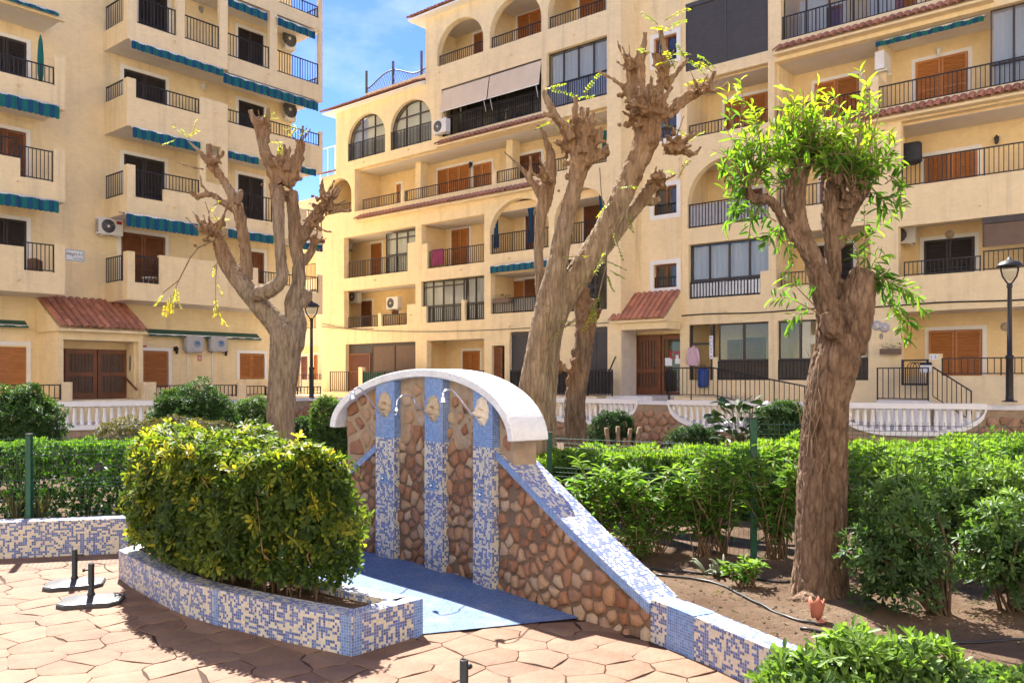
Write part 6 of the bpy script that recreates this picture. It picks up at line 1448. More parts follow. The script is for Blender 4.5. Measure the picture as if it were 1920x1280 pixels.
c = ctr(615, 790, 16); shrub('green_bush', 'dark leafy bush against the stone wall right of the left tree', (c[0], c[1], .3), [((c[0], c[1], 1.2), (.36, .3, .55)), ((c[0]+.1, c[1], .75), (.45, .35, .4))], 1000, LM['pitto'], .085, .02, 7, 'lance', bright=.3)
c = ctr(575, 815, 17); shrub('green_bush', 'low bush at the foot of the left tree by the stones', (c[0], c[1], .3), [((c[0], c[1], .85), (.35, .3, .45))], 700, LM['dark'], .06, .02, 7)
# bushes below the retaining wall on the right
c = ctr(1465, 790, 17.5); shrub('round_bush', 'rounded bush right behind the rubber plant', (c[0], c[1], .3), [((c[0], c[1], 1.05), (.62, .5, .55))], 2000, LM['round'], .06, .02, 7, bright=.3)
c = ctr(1160, 815, 18); pr_ = shrub('pruned_bush', 'hard pruned bush with pale cut stems by the stone wall', (c[0], c[1], .3), [((c[0]-.1, c[1]+.2, .85), (.55, .3, .5))], 1300, LM['dark'], .06, .02, 7)
cut = []
for dx, h in ((-.3, 1.02), (-.05, 1.05), (.22, 1.0), (.42, 1.03), (.1, .8)): cut.append(([(c[0]+dx*.5, c[1]-.15, .3), (c[0]+dx*.8, c[1]-.2, .6), (c[0]+dx, c[1]-.25, h)], .06, .045))
stems('cut_stems', cut, 'twig', pr_, 8)
c = ctr(1300, 815, 18); shrub('green_bush', 'low clipped bush between the scalloped balustrades', (c[0], c[1], .3), [((c[0], c[1], .72), (.62, .3, .33))], 1300, LM['dark'], .05, .018, 6)
# rubber plant with big glossy leaves
c = Vector(ctr(1385, 790, 17)); rp = thing('rubber_plant', 'rubber plant with large glossy dark leaves by the balustrade', 'plant', (c.x, c.y, .3)); P = []; D = []
for k in range(110):
    a = random.uniform(0, 2*math.pi); h = random.uniform(.7, 1.6); r = random.uniform(.05, .45); P.append((c.x + r*math.cos(a), c.y + r*math.sin(a)*.7, h)); D.append((math.cos(a), math.sin(a), random.uniform(-.2, .9)))
leaves('foliage', leaf_mat('leaf_rubber', [(0, (.012, .03, .014)), (1, (.035, .07, .03))], .12, .3), P, D, rng.uniform(.22, .34, 110), .17, rng.uniform(.3, 1, 110), 'obov', rp); stems('branches', stem_paths((c.x, c.y, .25), P, 9, .02, .01), 'twig_dk', rp)
# lance-leaved shrubs growing through the fence on the right
def lance_shrub(px, Y, base_z, top_y, w, label, nst=16, nl=26, L_=.13, rs_=1, lean=0):
    rr = random.Random(rs_); b = Vector(((px-CX)/FPX*Y, Y, base_z)); ztop = at(px, top_y, Y).z; t = thing('leafy_shrub', label, 'shrub', b, 0, 'lance-leaved shrubs at the fence'); P = []; D = []; paths = []; Rn = []
    for s in range(nst):
        a = rr.uniform(0, 2*math.pi); r = w*math.sqrt(rr.random()); H = (ztop-base_z)*rr.uniform(.55, 1.06)*(1-.2*r/w); tip = b + Vector((r*math.cos(a)+lean*H, r*math.sin(a)*.45, H)); r0 = b + Vector((rr.uniform(-.3, .3)*w, rr.uniform(-.05, .05), 0))
        path = [r0, r0.lerp(tip, .4) + Vector((0, 0, .1*H)), r0.lerp(tip, .75) + Vector((0, 0, .08*H)), tip]; paths.append((path, .009, .003))
        for k in range(nl):
            f = 1 - (rr.random()**1.6)*.75; q = path[1].lerp(path[3], max(0, (f-.4)/.6)) if f > .4 else path[0].lerp(path[1], f/.4); an = rr.uniform(0, 2*math.pi); up = .75*f + rr.uniform(-.9, .1)
            P.append(q); D.append((math.cos(an), math.sin(an), up)); Rn.append(.25 + .6*f*rr.uniform(.5, 1.15)*(.55+.45*H/(ztop-base_z)))
    leaves('foliage', LM['oleander'], [tuple(p) for p in P], D, rng.uniform(.7, 1.15, len(P))*L_, L_*.26, np.array(Rn), 'lance', t); stems('branches', paths, 'twig', t)
for i, (px, Y, ty, w, lab, nst) in enumerate(((1110, 8.9, 845, .52, 'leafy shrub just right of the left green fence post', 15), (1215, 8.75, 862, .62, 'leafy shrub in the middle of the left fence panel', 18), (1330, 8.6, 842, .6, 'leafy shrub left of the middle green fence post', 18), (1455, 8.45, 800, .4, 'tall leafy shrub between the fence post and the leafy tree', 16),
        (1650, 8.6, 815, .7, 'bright leafy shrub just right of the leafy tree trunk', 24), (1790, 8.6, 812, .75, 'bright leafy shrub behind the dark glossy shrub', 26), (1905, 8.3, 825, .65, 'bright leafy shrub at the right edge behind the fence', 24))):
    lance_shrub(px, Y, .22, ty, w, lab, int(nst*1.7), 34, .135, i+3)
lance_shrub(1190, 8.35, .22, 985, .22, 'low dark shrub at the foot of the fence by the coping', 14, 16, .10, 31)
lance_shrub(1400, 7.35, .24, 1045, .24, 'low young shrub beside the withered aloe', 16, 15, .10, 33)
# glossy shrubs in the bed on the right
def gl(name, label, px, Y, blobs, n, base_px=None, **k):
    b = at(base_px or px, 0, Y); bl = [((at(x, y, Y).x, Y+dy, at(x, y, Y).z), r) for x, y, dy, r in blobs]
    return shrub(name, label, (b.x, Y, .22), bl, n, LM['pitto'], k.pop('L_', .075), k.pop('W_', .027), k.pop('k', 8), **k)
gl('glossy_shrub', 'dark glossy shrub beside the leafy tree trunk in the bed', 1690, 6.5, [(1690, 960, 0, (.30, .28, .26)), (1640, 1040, 0, (.27, .25, .28)), (1725, 1060, 0, (.27, .25, .32)), (1680, 1110, 0, (.3, .25, .22))], 470, 1775, bright=.3, base_r=.25, nst=16, r0=.018, inner=.15, shell=.34)
gl('glossy_shrub', 'glossy shrub with bright tips at the right edge', 1880, 6.6, [(1890, 1010, 0, (.34, .3, .38)), (1850, 1060, 0, (.24, .25, .3)), (1930, 1080, 0, (.34, .3, .34))], 520, 1900, bright=.4, base_r=.32, nst=14, r0=.016, inner=.2, shell=.32)
gl('glossy_shrub', 'bright tall shrub behind the glossy one at right', 1800, 7.6, [(1830, 980, .2, (.42, .3, .42)), (1700, 930, .3, (.3, .3, .3)), (1900, 950, .2, (.4, .3, .4))], 700, 1830, bright=.5, base_r=.42, L_=.08, W_=.026)
gl('glossy_shrub', 'bright green shrub in the near bottom right corner', 1600, 4.75, [(1600, 1260, 0, (.30, .25, .22)), (1500, 1290, 0, (.25, .22, .15)), (1720, 1270, 0, (.27, .25, .22)), (1660, 1320, 0, (.4, .3, .2)), (1850, 1300, 0, (.25, .22, .12))], 560, 1640, bright=.35, base_r=.5, L_=.10, W_=.030, shell=.3, inner=.3)
gl('glossy_shrub', 'low shrub at the very bottom right edge', 1890, 4.7, [(1900, 1300, 0, (.2, .2, .12))], 90, 1890, bright=.3, base_r=.5)

# ------------------------------------------------------------------ trees
def tree_mesh(tubes, lumps, voxel, amp, fr, mat, t, sm=2, heads=(), vs_=(15, 2.2, .38)):
    m = MB()
    for pts, rad in tubes:
        if len(pts) > 2:
            n_ = 5; P = [Vector(p) for p in pts]; Q = [P[0]*2-P[1]] + P + [P[-1]*2-P[-2]]; R2 = [rad[0]] + list(rad) + [rad[-1]]; pp = []; rr = []
            for i in range(1, len(Q)-2):
                for k in range(n_):
                    x = k/n_; a, b, c, d = Q[i-1], Q[i], Q[i+1], Q[i+2]; pp.append(.5*((2*b)+(c-a)*x+(2*a-5*b+4*c-d)*x*x+(3*b-3*c+d-a)*x**3)); rr.append(R2[i]*(1-x)+R2[i+1]*x)
            pp.append(P[-1]); rr.append(rad[-1])
        else: pp, rr = [Vector(p) for p in pts], list(rad)
        m.tube(pp, rr, 14)
    for c, r in lumps:
        m.lathe([(r*math.sin(a)+.001, -r*math.cos(a)) for a in np.linspace(.05, math.pi-.05, 7)], c, 10)
    o = m.build('trunk', mat); rm = o.modifiers.new('remesh', 'REMESH'); rm.mode = 'VOXEL'; rm.voxel_size = voxel; rm.use_smooth_shade = True
    s = o.modifiers.new('smooth', 'SMOOTH'); s.factor = .5; s.iterations = sm
    dg = bpy.context.evaluated_depsgraph_get(); me = bpy.data.meshes.new_from_object(o.evaluated_get(dg)); o.modifiers.clear(); o.data = me; me.name = 'trunk'
    n = len(me.vertices); co = np.empty(n*3); no = np.empty(n*3); me.vertices.foreach_get('co', co); me.vertices.foreach_get('normal', no); co = co.reshape(-1, 3); no = no.reshape(-1, 3); h = np.empty(n)
    for i in range(n):
        x, y, z = co[i]; a = noise.noise(Vector((x*fr, y*fr, z*fr*.16))); b = noise.noise(Vector((x*fr*2.3, y*fr*2.3, z*fr*.5+7))); h[i] = -abs(a)*1.4 - abs(b)*.7 + .5*noise.noise(Vector((x*3, y*3, z*2)))
    hw = np.zeros(n)
    for c, r in heads: hw = np.maximum(hw, np.clip(1.25 - np.linalg.norm(co - np.array(c), axis=1)/r, 0, 1))
    g_ = np.array([noise.noise(Vector(q*9))*1.1 - abs(noise.noise(Vector(q*17))) if w > .05 else 0 for q, w in zip(co, hw)]); h += g_*hw*1.5
    ah = me.attributes.new('headw', 'FLOAT', 'POINT'); ah.data.foreach_set('value', hw.astype(np.float32))
    ck = np.zeros(n)
    for i in range(n):
        x, y, z = co[i]; wx = .35*noise.noise(Vector((x*6, y*6, z*4))); dd_, _ = noise.voronoi(Vector((x*vs_[0]+wx, y*vs_[0]+wx, z*vs_[1]+wx))); e = dd_[1]-dd_[0]; ck[i] = max(0, 1 - e/.22)
    h -= ck*vs_[2]*(1-.7*hw)
    ac = me.attributes.new('crack', 'FLOAT', 'POINT'); ac.data.foreach_set('value', (ck*(1-.6*hw)).astype(np.float32))
    co += no*(h*amp)[:, None]; me.vertices.foreach_set('co', co.ravel()); me.polygons.foreach_set('use_smooth', np.ones(len(me.polygons), bool)); me.update()
    place(o, t); return o
HEADS = []
def stubs(c, axis, n, rr, rad, l0, l1, r0, r1, spread=1.0, lump=None):
    "cut branch stubs fanning from a pollard head"
    out = []; lum = []; axis = Vector(axis).normalized()
    for k in range(n):
        d = (axis + Vector((rr.gauss(0, .6), rr.gauss(0, .6), rr.gauss(0, .45)))*spread).normalized(); ln = rr.uniform(l0, l1); b = Vector(c) + d*rad*.3; mid = b + d*ln*.55 + Vector((rr.uniform(-.05, .05), rr.uniform(-.05, .05), .02)); e = mid + (d + Vector((0, 0, .5))).normalized()*ln*.5
        r = rr.uniform(r0, r1); out.append(([b, mid, e], [r*1.35, r, r*.75])); 
        HEADS.append((tuple(c), rad + l1*1.1))
        for _ in range(2): lum.append((tuple(Vector(c) + Vector((rr.gauss(0, 1), rr.gauss(0, .8), rr.gauss(0, .8)))*rad*.55), rr.uniform(.6, 1.3)*r1))
        if rr.random() < .9: lum.append((tuple(b + d*ln*.35 + Vector((rr.uniform(-.05, .05), rr.uniform(-.05, .05), 0))), r*rr.uniform(1.2, 1.8)))
    return out, lum
def pinnate(t, tips, rr, L_=.26, mat=None, leafl=.05, rnd=(.3, .9), down=.0):
    "small feathery leaves at shoot tips"
    P = []; D = []; Rn = []; paths = []
    for p, d in tips:
        p = Vector(p); d = Vector(d).normalized(); ln = L_*rr.uniform(.6, 1.3); pth = [p + d*ln*f + Vector((0, 0, -down*f*f*ln)) for f in (0, .35, .7, 1)]; paths.append((pth, .006, .003)); sd = d.cross(Vector((0, 0, 1))); sd = sd.normalized() if sd.length > .1 else Vector((1, 0, 0)); q0 = rr.uniform(*rnd)
        for k in range(9):
            f = .15 + .85*k/8; q = p + d*ln*f + Vector((0, 0, -down*f*f*ln))
            for s in (-1, 1): P.append(q); D.append(sd*s + d*.5 + Vector((rr.uniform(-.2, .2), rr.uniform(-.2, .2), rr.uniform(-.4, .1)))); Rn.append(q0 + rr.uniform(-.1, .1))
    leaves('sprouts', mat or LM['sprout'], [tuple(p) for p in P], [tuple(d) for d in D], rng.uniform(.7, 1.2, len(P))*leafl, leafl*.45, np.array(Rn), 'dia', t); stems('shoots', paths, 'twig', t, 4)
M['bark4'] = bark_mat('bark_shade_tone', (.075, .05, .034), (.17, .125, .088), (.29, .225, .165)); M['bark1'] = bark_mat('bark_grey_tan', (.13, .09, .06), (.30, .225, .155), (.45, .365, .27)); M['bark2'] = bark_mat('bark_orange_tan', (.14, .09, .052), (.34, .24, .15), (.50, .385, .26)); M['bark3'] = bark_mat('bark_red_brown', (.08, .045, .029), (.205, .13, .085), (.36, .25, .17), (9, 9, 4), .9)
class ZT_:
    "tree point from a zoomed picture of the photograph"
    def __init__(s, x0, y0, sc, Y): s.q = (x0, y0, sc, Y)
    def __call__(s, x, y, dy=0): x0, y0, k, Y = s.q; return at(x0+x/k, y0+y/k, Y+dy)
    def r(s, px): return px/s.q[2]*s.q[3]/FPX
def tubes(Z, L_, k=1.0): return [([Z(x, y, dy) for x, y, r, dy in p], [Z.r(r*k) for x, y, r, dy in p]) for p in L_]
# left pollarded tree
Z = ZT_(300, 180, 1.97, 14.0); t1 = thing('pollarded_tree', 'pollarded grey tree at left with bare stubs and few sprouts', 'tree', (at(526, 830, 14).x, 14, .25)); rr = random.Random(4)
T = tubes(Z, [[(440, 1380, 66, 0), (445, 1250, 62, 0), (450, 1100, 64, 0), (462, 980, 70, 0), (465, 890, 72, 0), (455, 850, 62, 0)],
    [(480, 930, 55, 0), (435, 850, 52, 0), (370, 775, 46, 0), (320, 715, 44, 0), (262, 640, 42, .1), (232, 580, 38, .1), (215, 535, 32, .1)],
    [(490, 930, 52, 0), (505, 840, 46, .1), (490, 770, 38, .1), (510, 700, 34, .1), (515, 640, 30, .1), (500, 540, 30, .1), (492, 420, 30, .1), (480, 350, 34, .05)],
    [(345, 735, 34, -.2), (400, 720, 36, -.3), (450, 675, 30, -.3), (448, 620, 26, -.3), (440, 520, 26, -.3), (438, 420, 28, -.25), (432, 340, 36, -.1)],
    [(520, 770, 32, .2), (545, 740, 24, .2), (548, 715, 16, .2)],
    [(320, 680, 30, .1), (318, 600, 28, .1), (305, 500, 27, .1), (285, 410, 29, .1), (240, 320, 22, .1), (190, 255, 24, .1), (140, 200, 12, .1), (100, 165, 7, .1)],
    [(285, 420, 22, .1), (235, 395, 18, .1), (185, 362, 16, 0), (130, 376, 14, 0)], [(190, 365, 10, 0), (155, 330, 8, 0), (148, 285, 6, 0)], [(165, 270, 8, .1), (110, 260, 6, 0), (58, 243, 6, 0)],
    [(195, 260, 12, 0), (188, 210, 10, 0), (182, 175, 9, 0)], [(280, 400, 20, 0), (298, 360, 16, 0), (295, 345, 10, 0)],
    [(450, 330, 44, 0), (420, 270, 36, 0), (385, 200, 26, 0), (370, 130, 22, 0), (345, 85, 16, 0), (334, 50, 13, 0)], [(390, 170, 20, 0), (400, 100, 12, 0), (398, 45, 10, 0)],
    [(460, 330, 40, .05), (500, 270, 28, .05), (515, 210, 25, .05), (522, 165, 22, .05)], [(455, 300, 34, .1), (450, 240, 20, .2), (440, 190, 10, .2)], [(470, 280, 20, -.1), (475, 220, 12, -.15), (480, 180, 8, -.15)],
    [(495, 560, 32, .2), (530, 510, 34, .25), (560, 460, 32, .3), (600, 410, 28, .3), (640, 365, 20, .3), (665, 340, 10, .3)],
    [(530, 620, 22, .2), (560, 570, 20, .25), (570, 525, 16, .25)]], .84)
lum = []
for (cx, cy, n_, ax, l0, l1, rad, r0, r1) in ((205, 520, 9, (-.5, 0, .45), .3, .6, .2, .022, .045), (200, 250, 8, (-.3, 0, .6), .15, .38, .1, .018, .035), (450, 290, 14, (0, 0, .8), .15, .45, .25, .025, .05), (380, 110, 5, (0, 0, 1), .1, .25, .1, .02, .03), (600, 400, 14, (.6, 0, .5), .2, .45, .2, .02, .04), (518, 180, 7, (.3, 0, .8), .2, .42, .08, .012, .022), (565, 470, 7, (.7, -.3, .1), .15, .35, .1, .02, .035), (570, 540, 5, (.7, 0, .2), .1, .25, .1, .02, .03), (140, 370, 4, (-.6, 0, .3), .1, .25, .05, .015, .03)):
    a, b = stubs(Z(cx, cy), ax, n_, rr, rad, l0, l1, r0, r1); T += a; lum += b
tree_mesh(T, lum, .018, .020, 21, M['bark1'], t1, 2, HEADS); HEADS.clear()
tips = [(Z(x, y), (dx, rr.uniform(-.4, .4), dz)) for x, y, dx, dz in ((110, 160, -.3, .4), (105, 150, .6, .2), (60, 160, -.3, -.2), (120, 140, .2, 1), (375, 75, 1, -.1), (380, 80, .6, .3), (430, 160, .4, -.6), (450, 130, .8, .2), (470, 150, .6, .4), (490, 140, .3, 1), (510, 150, .5, .3), (440, 180, 0, -1), (180, 430, .6, .5), (190, 450, .8, 0), (200, 440, .3, -.5), (90, 140, -.8, .5), (400, 170, 1, .1))]
pinnate(t1, tips, rr, .22, None, .05, (.4, .9))
vine = MB(); pth = [Z(x, y, -.2) for x, y in ((185, 540), (140, 560), (110, 600), (70, 680), (10, 728))]; vine.tube(pth, [.018, .014, .012, .01, .006], 6); place(vine.build('hanging_shoot', M['twig']), t1)
place(MB().tube([Z(x, y, -.2) for x, y in ((228, 570), (210, 620), (205, 690), (205, 760), (218, 818))], [.009, .008, .006, .005, .003], 5).build('hanging_shoot', M['twig']), t1)
place(MB().tube([Z(x, y, -.2) for x, y in ((70, 680), (58, 705), (48, 740), (38, 765))], [.006, .005, .004, .003], 5).build('hanging_shoot', M['twig']), t1)
pinnate(t1, [(Z(x, y, -.2), (dx, 0, -1)) for x, y, dx in ((60, 705, .1), (55, 715, -.2), (40, 735, -.1), (30, 745, .1), (45, 760, 0), (20, 770, -.1), (60, 745, .6), (15, 730, -1), (205, 740, .1), (205, 770, -.2), (215, 790, .3), (220, 815, 1), (205, 620, -.3), (208, 690, .6))], rr, .22, None, .055, (.75, 1), .2)
# middle tree with leaning stems, and the slimmer one behind it
Z = ZT_(900, 20, 1.56, 12.0); t2 = thing('pollarded_tree', 'tall pollarded tree with leaning tan stems behind the shower wall', 'tree', (at(1005, 850, 12).x, 12, .25)); rr = random.Random(8)
T = tubes(Z, [[(180, 1420, 74, 0), (172, 1270, 66, 0), (160, 1120, 62, 0), (172, 1000, 52, -.05), (200, 850, 46, -.1), (222, 760, 40, -.1), (250, 620, 34, -.1), (280, 510, 32, -.1), (295, 440, 44, -.1), (300, 400, 48, -.1)],
    [(185, 1400, 56, .1), (188, 1150, 48, .1), (205, 950, 48, .1), (238, 850, 50, .1), (300, 755, 54, .1), (355, 660, 46, .1), (420, 530, 44, .1), (465, 430, 46, .1), (490, 360, 56, .1), (500, 300, 44, .1)],
    [(300, 780, 34, .2), (360, 700, 30, .3), (430, 610, 28, .4), (490, 530, 28, .4), (530, 480, 34, .4)],
    [(190, 880, 28, .3), (175, 790, 22, .35), (172, 700, 21, .4), (178, 610, 23, .4), (190, 550, 34, .4), (205, 470, 30, .4), (205, 420, 22, .4), (190, 370, 12, .4), (165, 330, 8, .4)],
    [(185, 550, 22, .4), (150, 500, 15, .35), (110, 450, 9, .3), (70, 412, 6, .3)], [(150, 500, 12, .35), (148, 460, 8, .3), (150, 425, 7, .3)],
    [(290, 420, 36, -.1), (250, 350, 22, -.1), (215, 300, 18, -.1), (185, 235, 12, -.1)], [(270, 380, 24, -.2), (235, 320, 14, -.25), (180, 300, 10, -.3)], [(300, 400, 34, -.1), (280, 330, 18, -.1), (278, 250, 11, -.1)], [(320, 410, 30, 0), (350, 360, 16, 0), (355, 340, 11, 0)], [(320, 430, 26, -.1), (355, 430, 16, -.1), (370, 395, 12, -.1)], [(310, 450, 26, -.2), (330, 420, 18, -.2)], [(300, 420, 20, -.3), (305, 360, 12, -.3), (310, 310, 8, -.3)],
    [(490, 330, 46, .1), (450, 260, 30, .1), (440, 190, 20, .1), (430, 130, 14, .1)], [(470, 270, 30, 0), (470, 180, 18, 0), (484, 62, 11, 0)], [(500, 300, 36, .1), (530, 210, 22, .1), (545, 160, 16, .1), (525, 45, 11, .1)], [(510, 320, 34, .1), (560, 290, 26, .1), (610, 250, 24, .1), (660, 225, 18, .1), (690, 175, 9, .1)], [(650, 230, 14, .1), (690, 235, 9, .1), (728, 210, 7, .1)],
    [(540, 230, 18, .2), (575, 180, 12, .2), (610, 140, 9, .2)], [(540, 400, 34, .2), (590, 410, 22, .2), (625, 420, 12, .2), (648, 395, 8, .2)], [(430, 230, 16, .1), (395, 205, 9, .1), (342, 175, 7, .1)], [(420, 250, 14, .1), (400, 245, 10, .1)], [(480, 540, 24, .4), (500, 560, 18, .4), (530, 550, 12, .4)]], .79)
lum = []
for (cx, cy, n_, ax, l0, l1, rad, r0, r1) in ((290, 400, 20, (0, -.2, .5), .2, .5, .3, .025, .05), (490, 320, 22, (0, -.2, .5), .2, .55, .35, .025, .055), (440, 170, 7, (-.1, 0, 1), .15, .4, .1, .018, .03), (530, 180, 8, (.2, 0, 1), .15, .4, .1, .018, .035), (560, 400, 10, (.7, -.3, .2), .15, .4, .15, .02, .04), (640, 240, 7, (.5, -.1, .5), .15, .35, .08, .014, .025), (200, 500, 8, (-.2, -.2, .6), .15, .35, .15, .02, .04), (510, 500, 8, (.5, -.5, 0), .1, .25, .15, .025, .04)):
    a, b = stubs(Z(cx, cy), ax, n_, rr, rad, l0, l1, r0, r1); T += a; lum += b
tree_mesh(T, lum, .018, .020, 20, M['bark2'], t2, 2, HEADS); HEADS.clear()
tips = [(Z(x, y), (rr.uniform(-1, 1), rr.uniform(-.5, .3), rr.uniform(-.2, 1))) for x, y in ((520, 40), (540, 30), (550, 50), (560, 60), (580, 150), (600, 140), (620, 130), (570, 170), (690, 170), (680, 180), (670, 200), (180, 235), (200, 230), (270, 260), (300, 250), (215, 350), (160, 350), (490, 130), (660, 190), (610, 370), (600, 390), (560, 480), (580, 490), (290, 400))]
tips += [(Z(x, y, -.3), (dx, -.2, dz)) for x, y, dx, dz in ((380, 560, -.5, -.5), (400, 520, .6, .1), (385, 640, .3, -.8), (370, 700, -.4, -.7), (330, 720, -1, .1), (360, 730, 1, -.3), (380, 760, .9, -.4), (370, 770, .4, -1), (350, 830, -.3, -.6), (340, 870, -.4, -.6), (280, 900, -.6, -.4), (270, 910, -.8, .1), (430, 590, .2, -.8), (330, 860, .1, -1))]
pinnate(t2, tips, rr, .34, None, .065, (.2, .75), .15)
place(MB().tube([Z(x, y, -.3) for x, y in ((350, 460), (355, 540), (375, 640), (370, 740), (345, 840), (290, 900), (240, 930))], .008, 5).build('hanging_shoot', M['twig']), t2)
Z = ZT_(900, 20, 1.56, 15.0); t3 = thing('pollarded_tree', 'shorter knotty trunk standing just right of the tall leaning tree', 'tree', (at(1070, 830, 15).x, 15, .25)); rr = random.Random(15)
T = tubes(Z, [[(282, 1400, 44, 0), (280, 1270, 38, 0), (278, 1150, 33, 0), (290, 1050, 33, 0), (305, 960, 33, 0), (312, 900, 32, 0), (300, 850, 30, 0), (290, 800, 22, 0)], [(310, 930, 26, 0), (325, 890, 18, 0), (335, 840, 12, 0)], [(240, 1060, 20, -.1), (232, 1030, 14, -.1)]]); lum = []
for (cx, cy, n_) in ((300, 840, 9), (325, 900, 5), (240, 1050, 3)): a, b = stubs(Z(cx, cy), (0, -.2, .5), n_, rr, .2, .1, .3, .03, .05); T += a; lum += b
tree_mesh(T, lum, .025, .04, 13, M['bark4'], t3, 2, HEADS); HEADS.clear()  # bark4 is darkened: this trunk's shade is put into its bark colour
# leafy tree on the right
Z = ZT_(1300, 150, 1.28, 7.1); t4 = thing('leafy_tree', 'pollarded tree with fresh bright green leaves in the right bed', 'tree', (at(1540, 1110, 7.1).x, 7.1, .24)); rr = random.Random(21)
T = tubes(Z, [[(303, 1275, 92, 0), (303, 1225, 72, 0), (305, 1150, 62, 0), (307, 1020, 60, 0), (313, 880, 58, 0), (322, 760, 54, 0), (345, 660, 58, 0), (360, 610, 48, 0)],
    [(333, 660, 44, 0), (326, 580, 32, 0), (312, 510, 30, 0), (290, 440, 27, 0), (262, 370, 24, 0), (243, 300, 26, 0), (248, 240, 28, 0), (262, 200, 24, 0), (270, 175, 16, 0)],
    [(362, 650, 50, .02), (384, 570, 48, .02), (394, 520, 43, .02), (406, 480, 39, .02), (416, 460, 35, .02)],
    [(340, 600, 26, .12), (336, 500, 22, .12), (334, 400, 22, .12), (330, 320, 25, .12), (335, 250, 22, .12), (345, 210, 14, .1)],
    [(345, 400, 18, .15), (365, 340, 20, .15), (390, 295, 17, .15), (425, 255, 10, .15)], [(355, 340, 16, .1), (375, 280, 14, .1), (380, 230, 8, .1)],
    [(300, 450, 18, -.05), (245, 385, 14, -.06), (215, 335, 13, -.06), (185, 290, 12, -.06), (145, 285, 14, -.06), (130, 265, 13, -.06), (135, 215, 9, -.06)],
    [(300, 1260, 60, -.1), (270, 1265, 40, -.2), (235, 1262, 20, -.25)], [(330, 560, 30, -.12), (335, 600, 26, -.15), (345, 590, 16, -.15)]]); lum = [(tuple(Z(330, 595, -.12)), Z.r(30))]
for (cx, cy, n_) in ((262, 195, 7), (335, 240, 6), (400, 270, 6), (250, 270, 4), (380, 300, 4)): a, b = stubs(Z(cx, cy), (0, 0, .8), n_, rr, .08, .08, .2, .015, .03); T += a; lum += b
HEADS.clear(); tree_mesh(T, lum, .0105, .020, 27, M['bark3'], t4, 1, (), (17, 4.2, .42))
P = []; D = []; Rn = []; paths = []
def shoot(b, tip, nl, L_=.13, bright=.5, droop=.0):
    b = Vector(b); tip = Vector(tip); mid = b.lerp(tip, .5) + Vector((rr.uniform(-.05, .05), rr.uniform(-.05, .05), .05)); paths.append(([b, mid, tip], .006, .002)); ax = (tip-b).normalized(); ln = (tip-b).length
    for k in range(nl):
        f = rr.uniform(.12, 1.0); q = b.lerp(mid, f*2) if f < .5 else mid.lerp(tip, f*2-1); a = rr.uniform(0, 6.28); ref = ax.cross(Vector((math.cos(a), math.sin(a), .3))).normalized()
        P.append(tuple(q)); D.append(tuple(ref*.8 + ax*.5 + Vector((0, 0, rr.uniform(-.25, .4)-droop)))); Rn.append(bright*(.35+.75*f)*rr.uniform(.6, 1.25) + .05)
heads = [(262, 185, 60), (335, 215, 40), (395, 255, 60), (135, 230, 60), (240, 260, 50), (380, 230, 40)]
for k in range(250):
    cx, cy, w = heads[rr.choice((0, 0, 0, 1, 1, 2, 2, 2, 3, 3, 4, 5))]; b = Z(cx+rr.uniform(-18, 18), cy+rr.uniform(-15, 30), rr.uniform(-.12, .15)); a = rr.uniform(0, 2*math.pi); el = rr.uniform(.0, 1.4); ln = rr.uniform(.2, .55)*(1 if el > .5 else .85)
    dr_ = Vector((math.cos(a)*math.cos(el), math.sin(a)*math.cos(el)*.8, math.sin(el))); tip = b + dr_*ln; fx, fy = CX + FPX*tip.x/tip.y, HY - FPX*(tip.z-CAMH)/tip.y
    if 1448 < fx < 1590 and fy > 318: continue
    up = max(0, min(1, (tip.z - 3.6)/.9)); shoot(b, tip, 9, .12, .45+.45*up)
for k in range(26):                                           # pale upright shoots on top
    x = rr.uniform(80, 470); b = Z(x, rr.uniform(110, 190) if 90 < x < 430 else 220, rr.uniform(-.2, .2)); shoot(b, b + Vector((rr.uniform(-.06, .06), rr.uniform(-.05, .05), rr.uniform(.2, .5))), 10, .10, .95)
for x0, y0, x1, y1, n_ in ((430, 260, 480, 330, 20), (420, 270, 450, 310, 14), (470, 230, 500, 290, 14), (120, 300, 75, 350, 16), (160, 310, 130, 390, 18), (150, 290, 95, 300, 18), (140, 260, 70, 270, 18), (170, 300, 110, 340, 16), (200, 340, 150, 330, 14), (220, 360, 170, 400, 16), (130, 220, 90, 180, 16), (460, 250, 490, 240, 16), (440, 280, 500, 310, 16), (420, 290, 450, 350, 16), (200, 330, 190, 420, 16), (230, 390, 240, 440, 10), (90, 230, 60, 220, 10), (180, 350, 240, 400, 14),
        (300, 560, 190, 520, 18), (290, 540, 210, 470, 16), (290, 560, 230, 590, 14), (400, 470, 370, 370, 14), (410, 460, 410, 300, 20), (420, 470, 460, 420, 20), (420, 480, 500, 500, 24), (430, 470, 540, 520, 26), (450, 490, 510, 600, 22), (440, 480, 480, 560, 18), (500, 560, 520, 640, 16), (480, 500, 560, 560, 20), (430, 500, 470, 460, 16), (390, 450, 440, 360, 16), (500, 520, 500, 620, 16)):
    shoot(Z(x0, y0, rr.uniform(-.15, .1)), Z(x1, y1, rr.uniform(-.25, .15)), n_, .13, .55, .25)
crown = leaves('crown', LM['tree'], P, D, rng.uniform(.6, 1.2, len(P))*.12, .026, np.array(Rn), 'lance', t4); stems('twigs', paths, 'twig', t4)
m = MB()                                                     # dry aerial roots hanging down the trunk
for k in range(16):
    x = rr.uniform(255, 365); y = rr.uniform(640, 900); pts = []; dy = -.23 + .25*abs((x-310)/62)**2
    for q in range(7): pts.append(Z(x + 14*math.sin(q*.9 + k) + rr.uniform(-7, 7), y + q*rr.uniform(25, 45), dy - .01)); 
    m.tube(pts, .0028, 4)
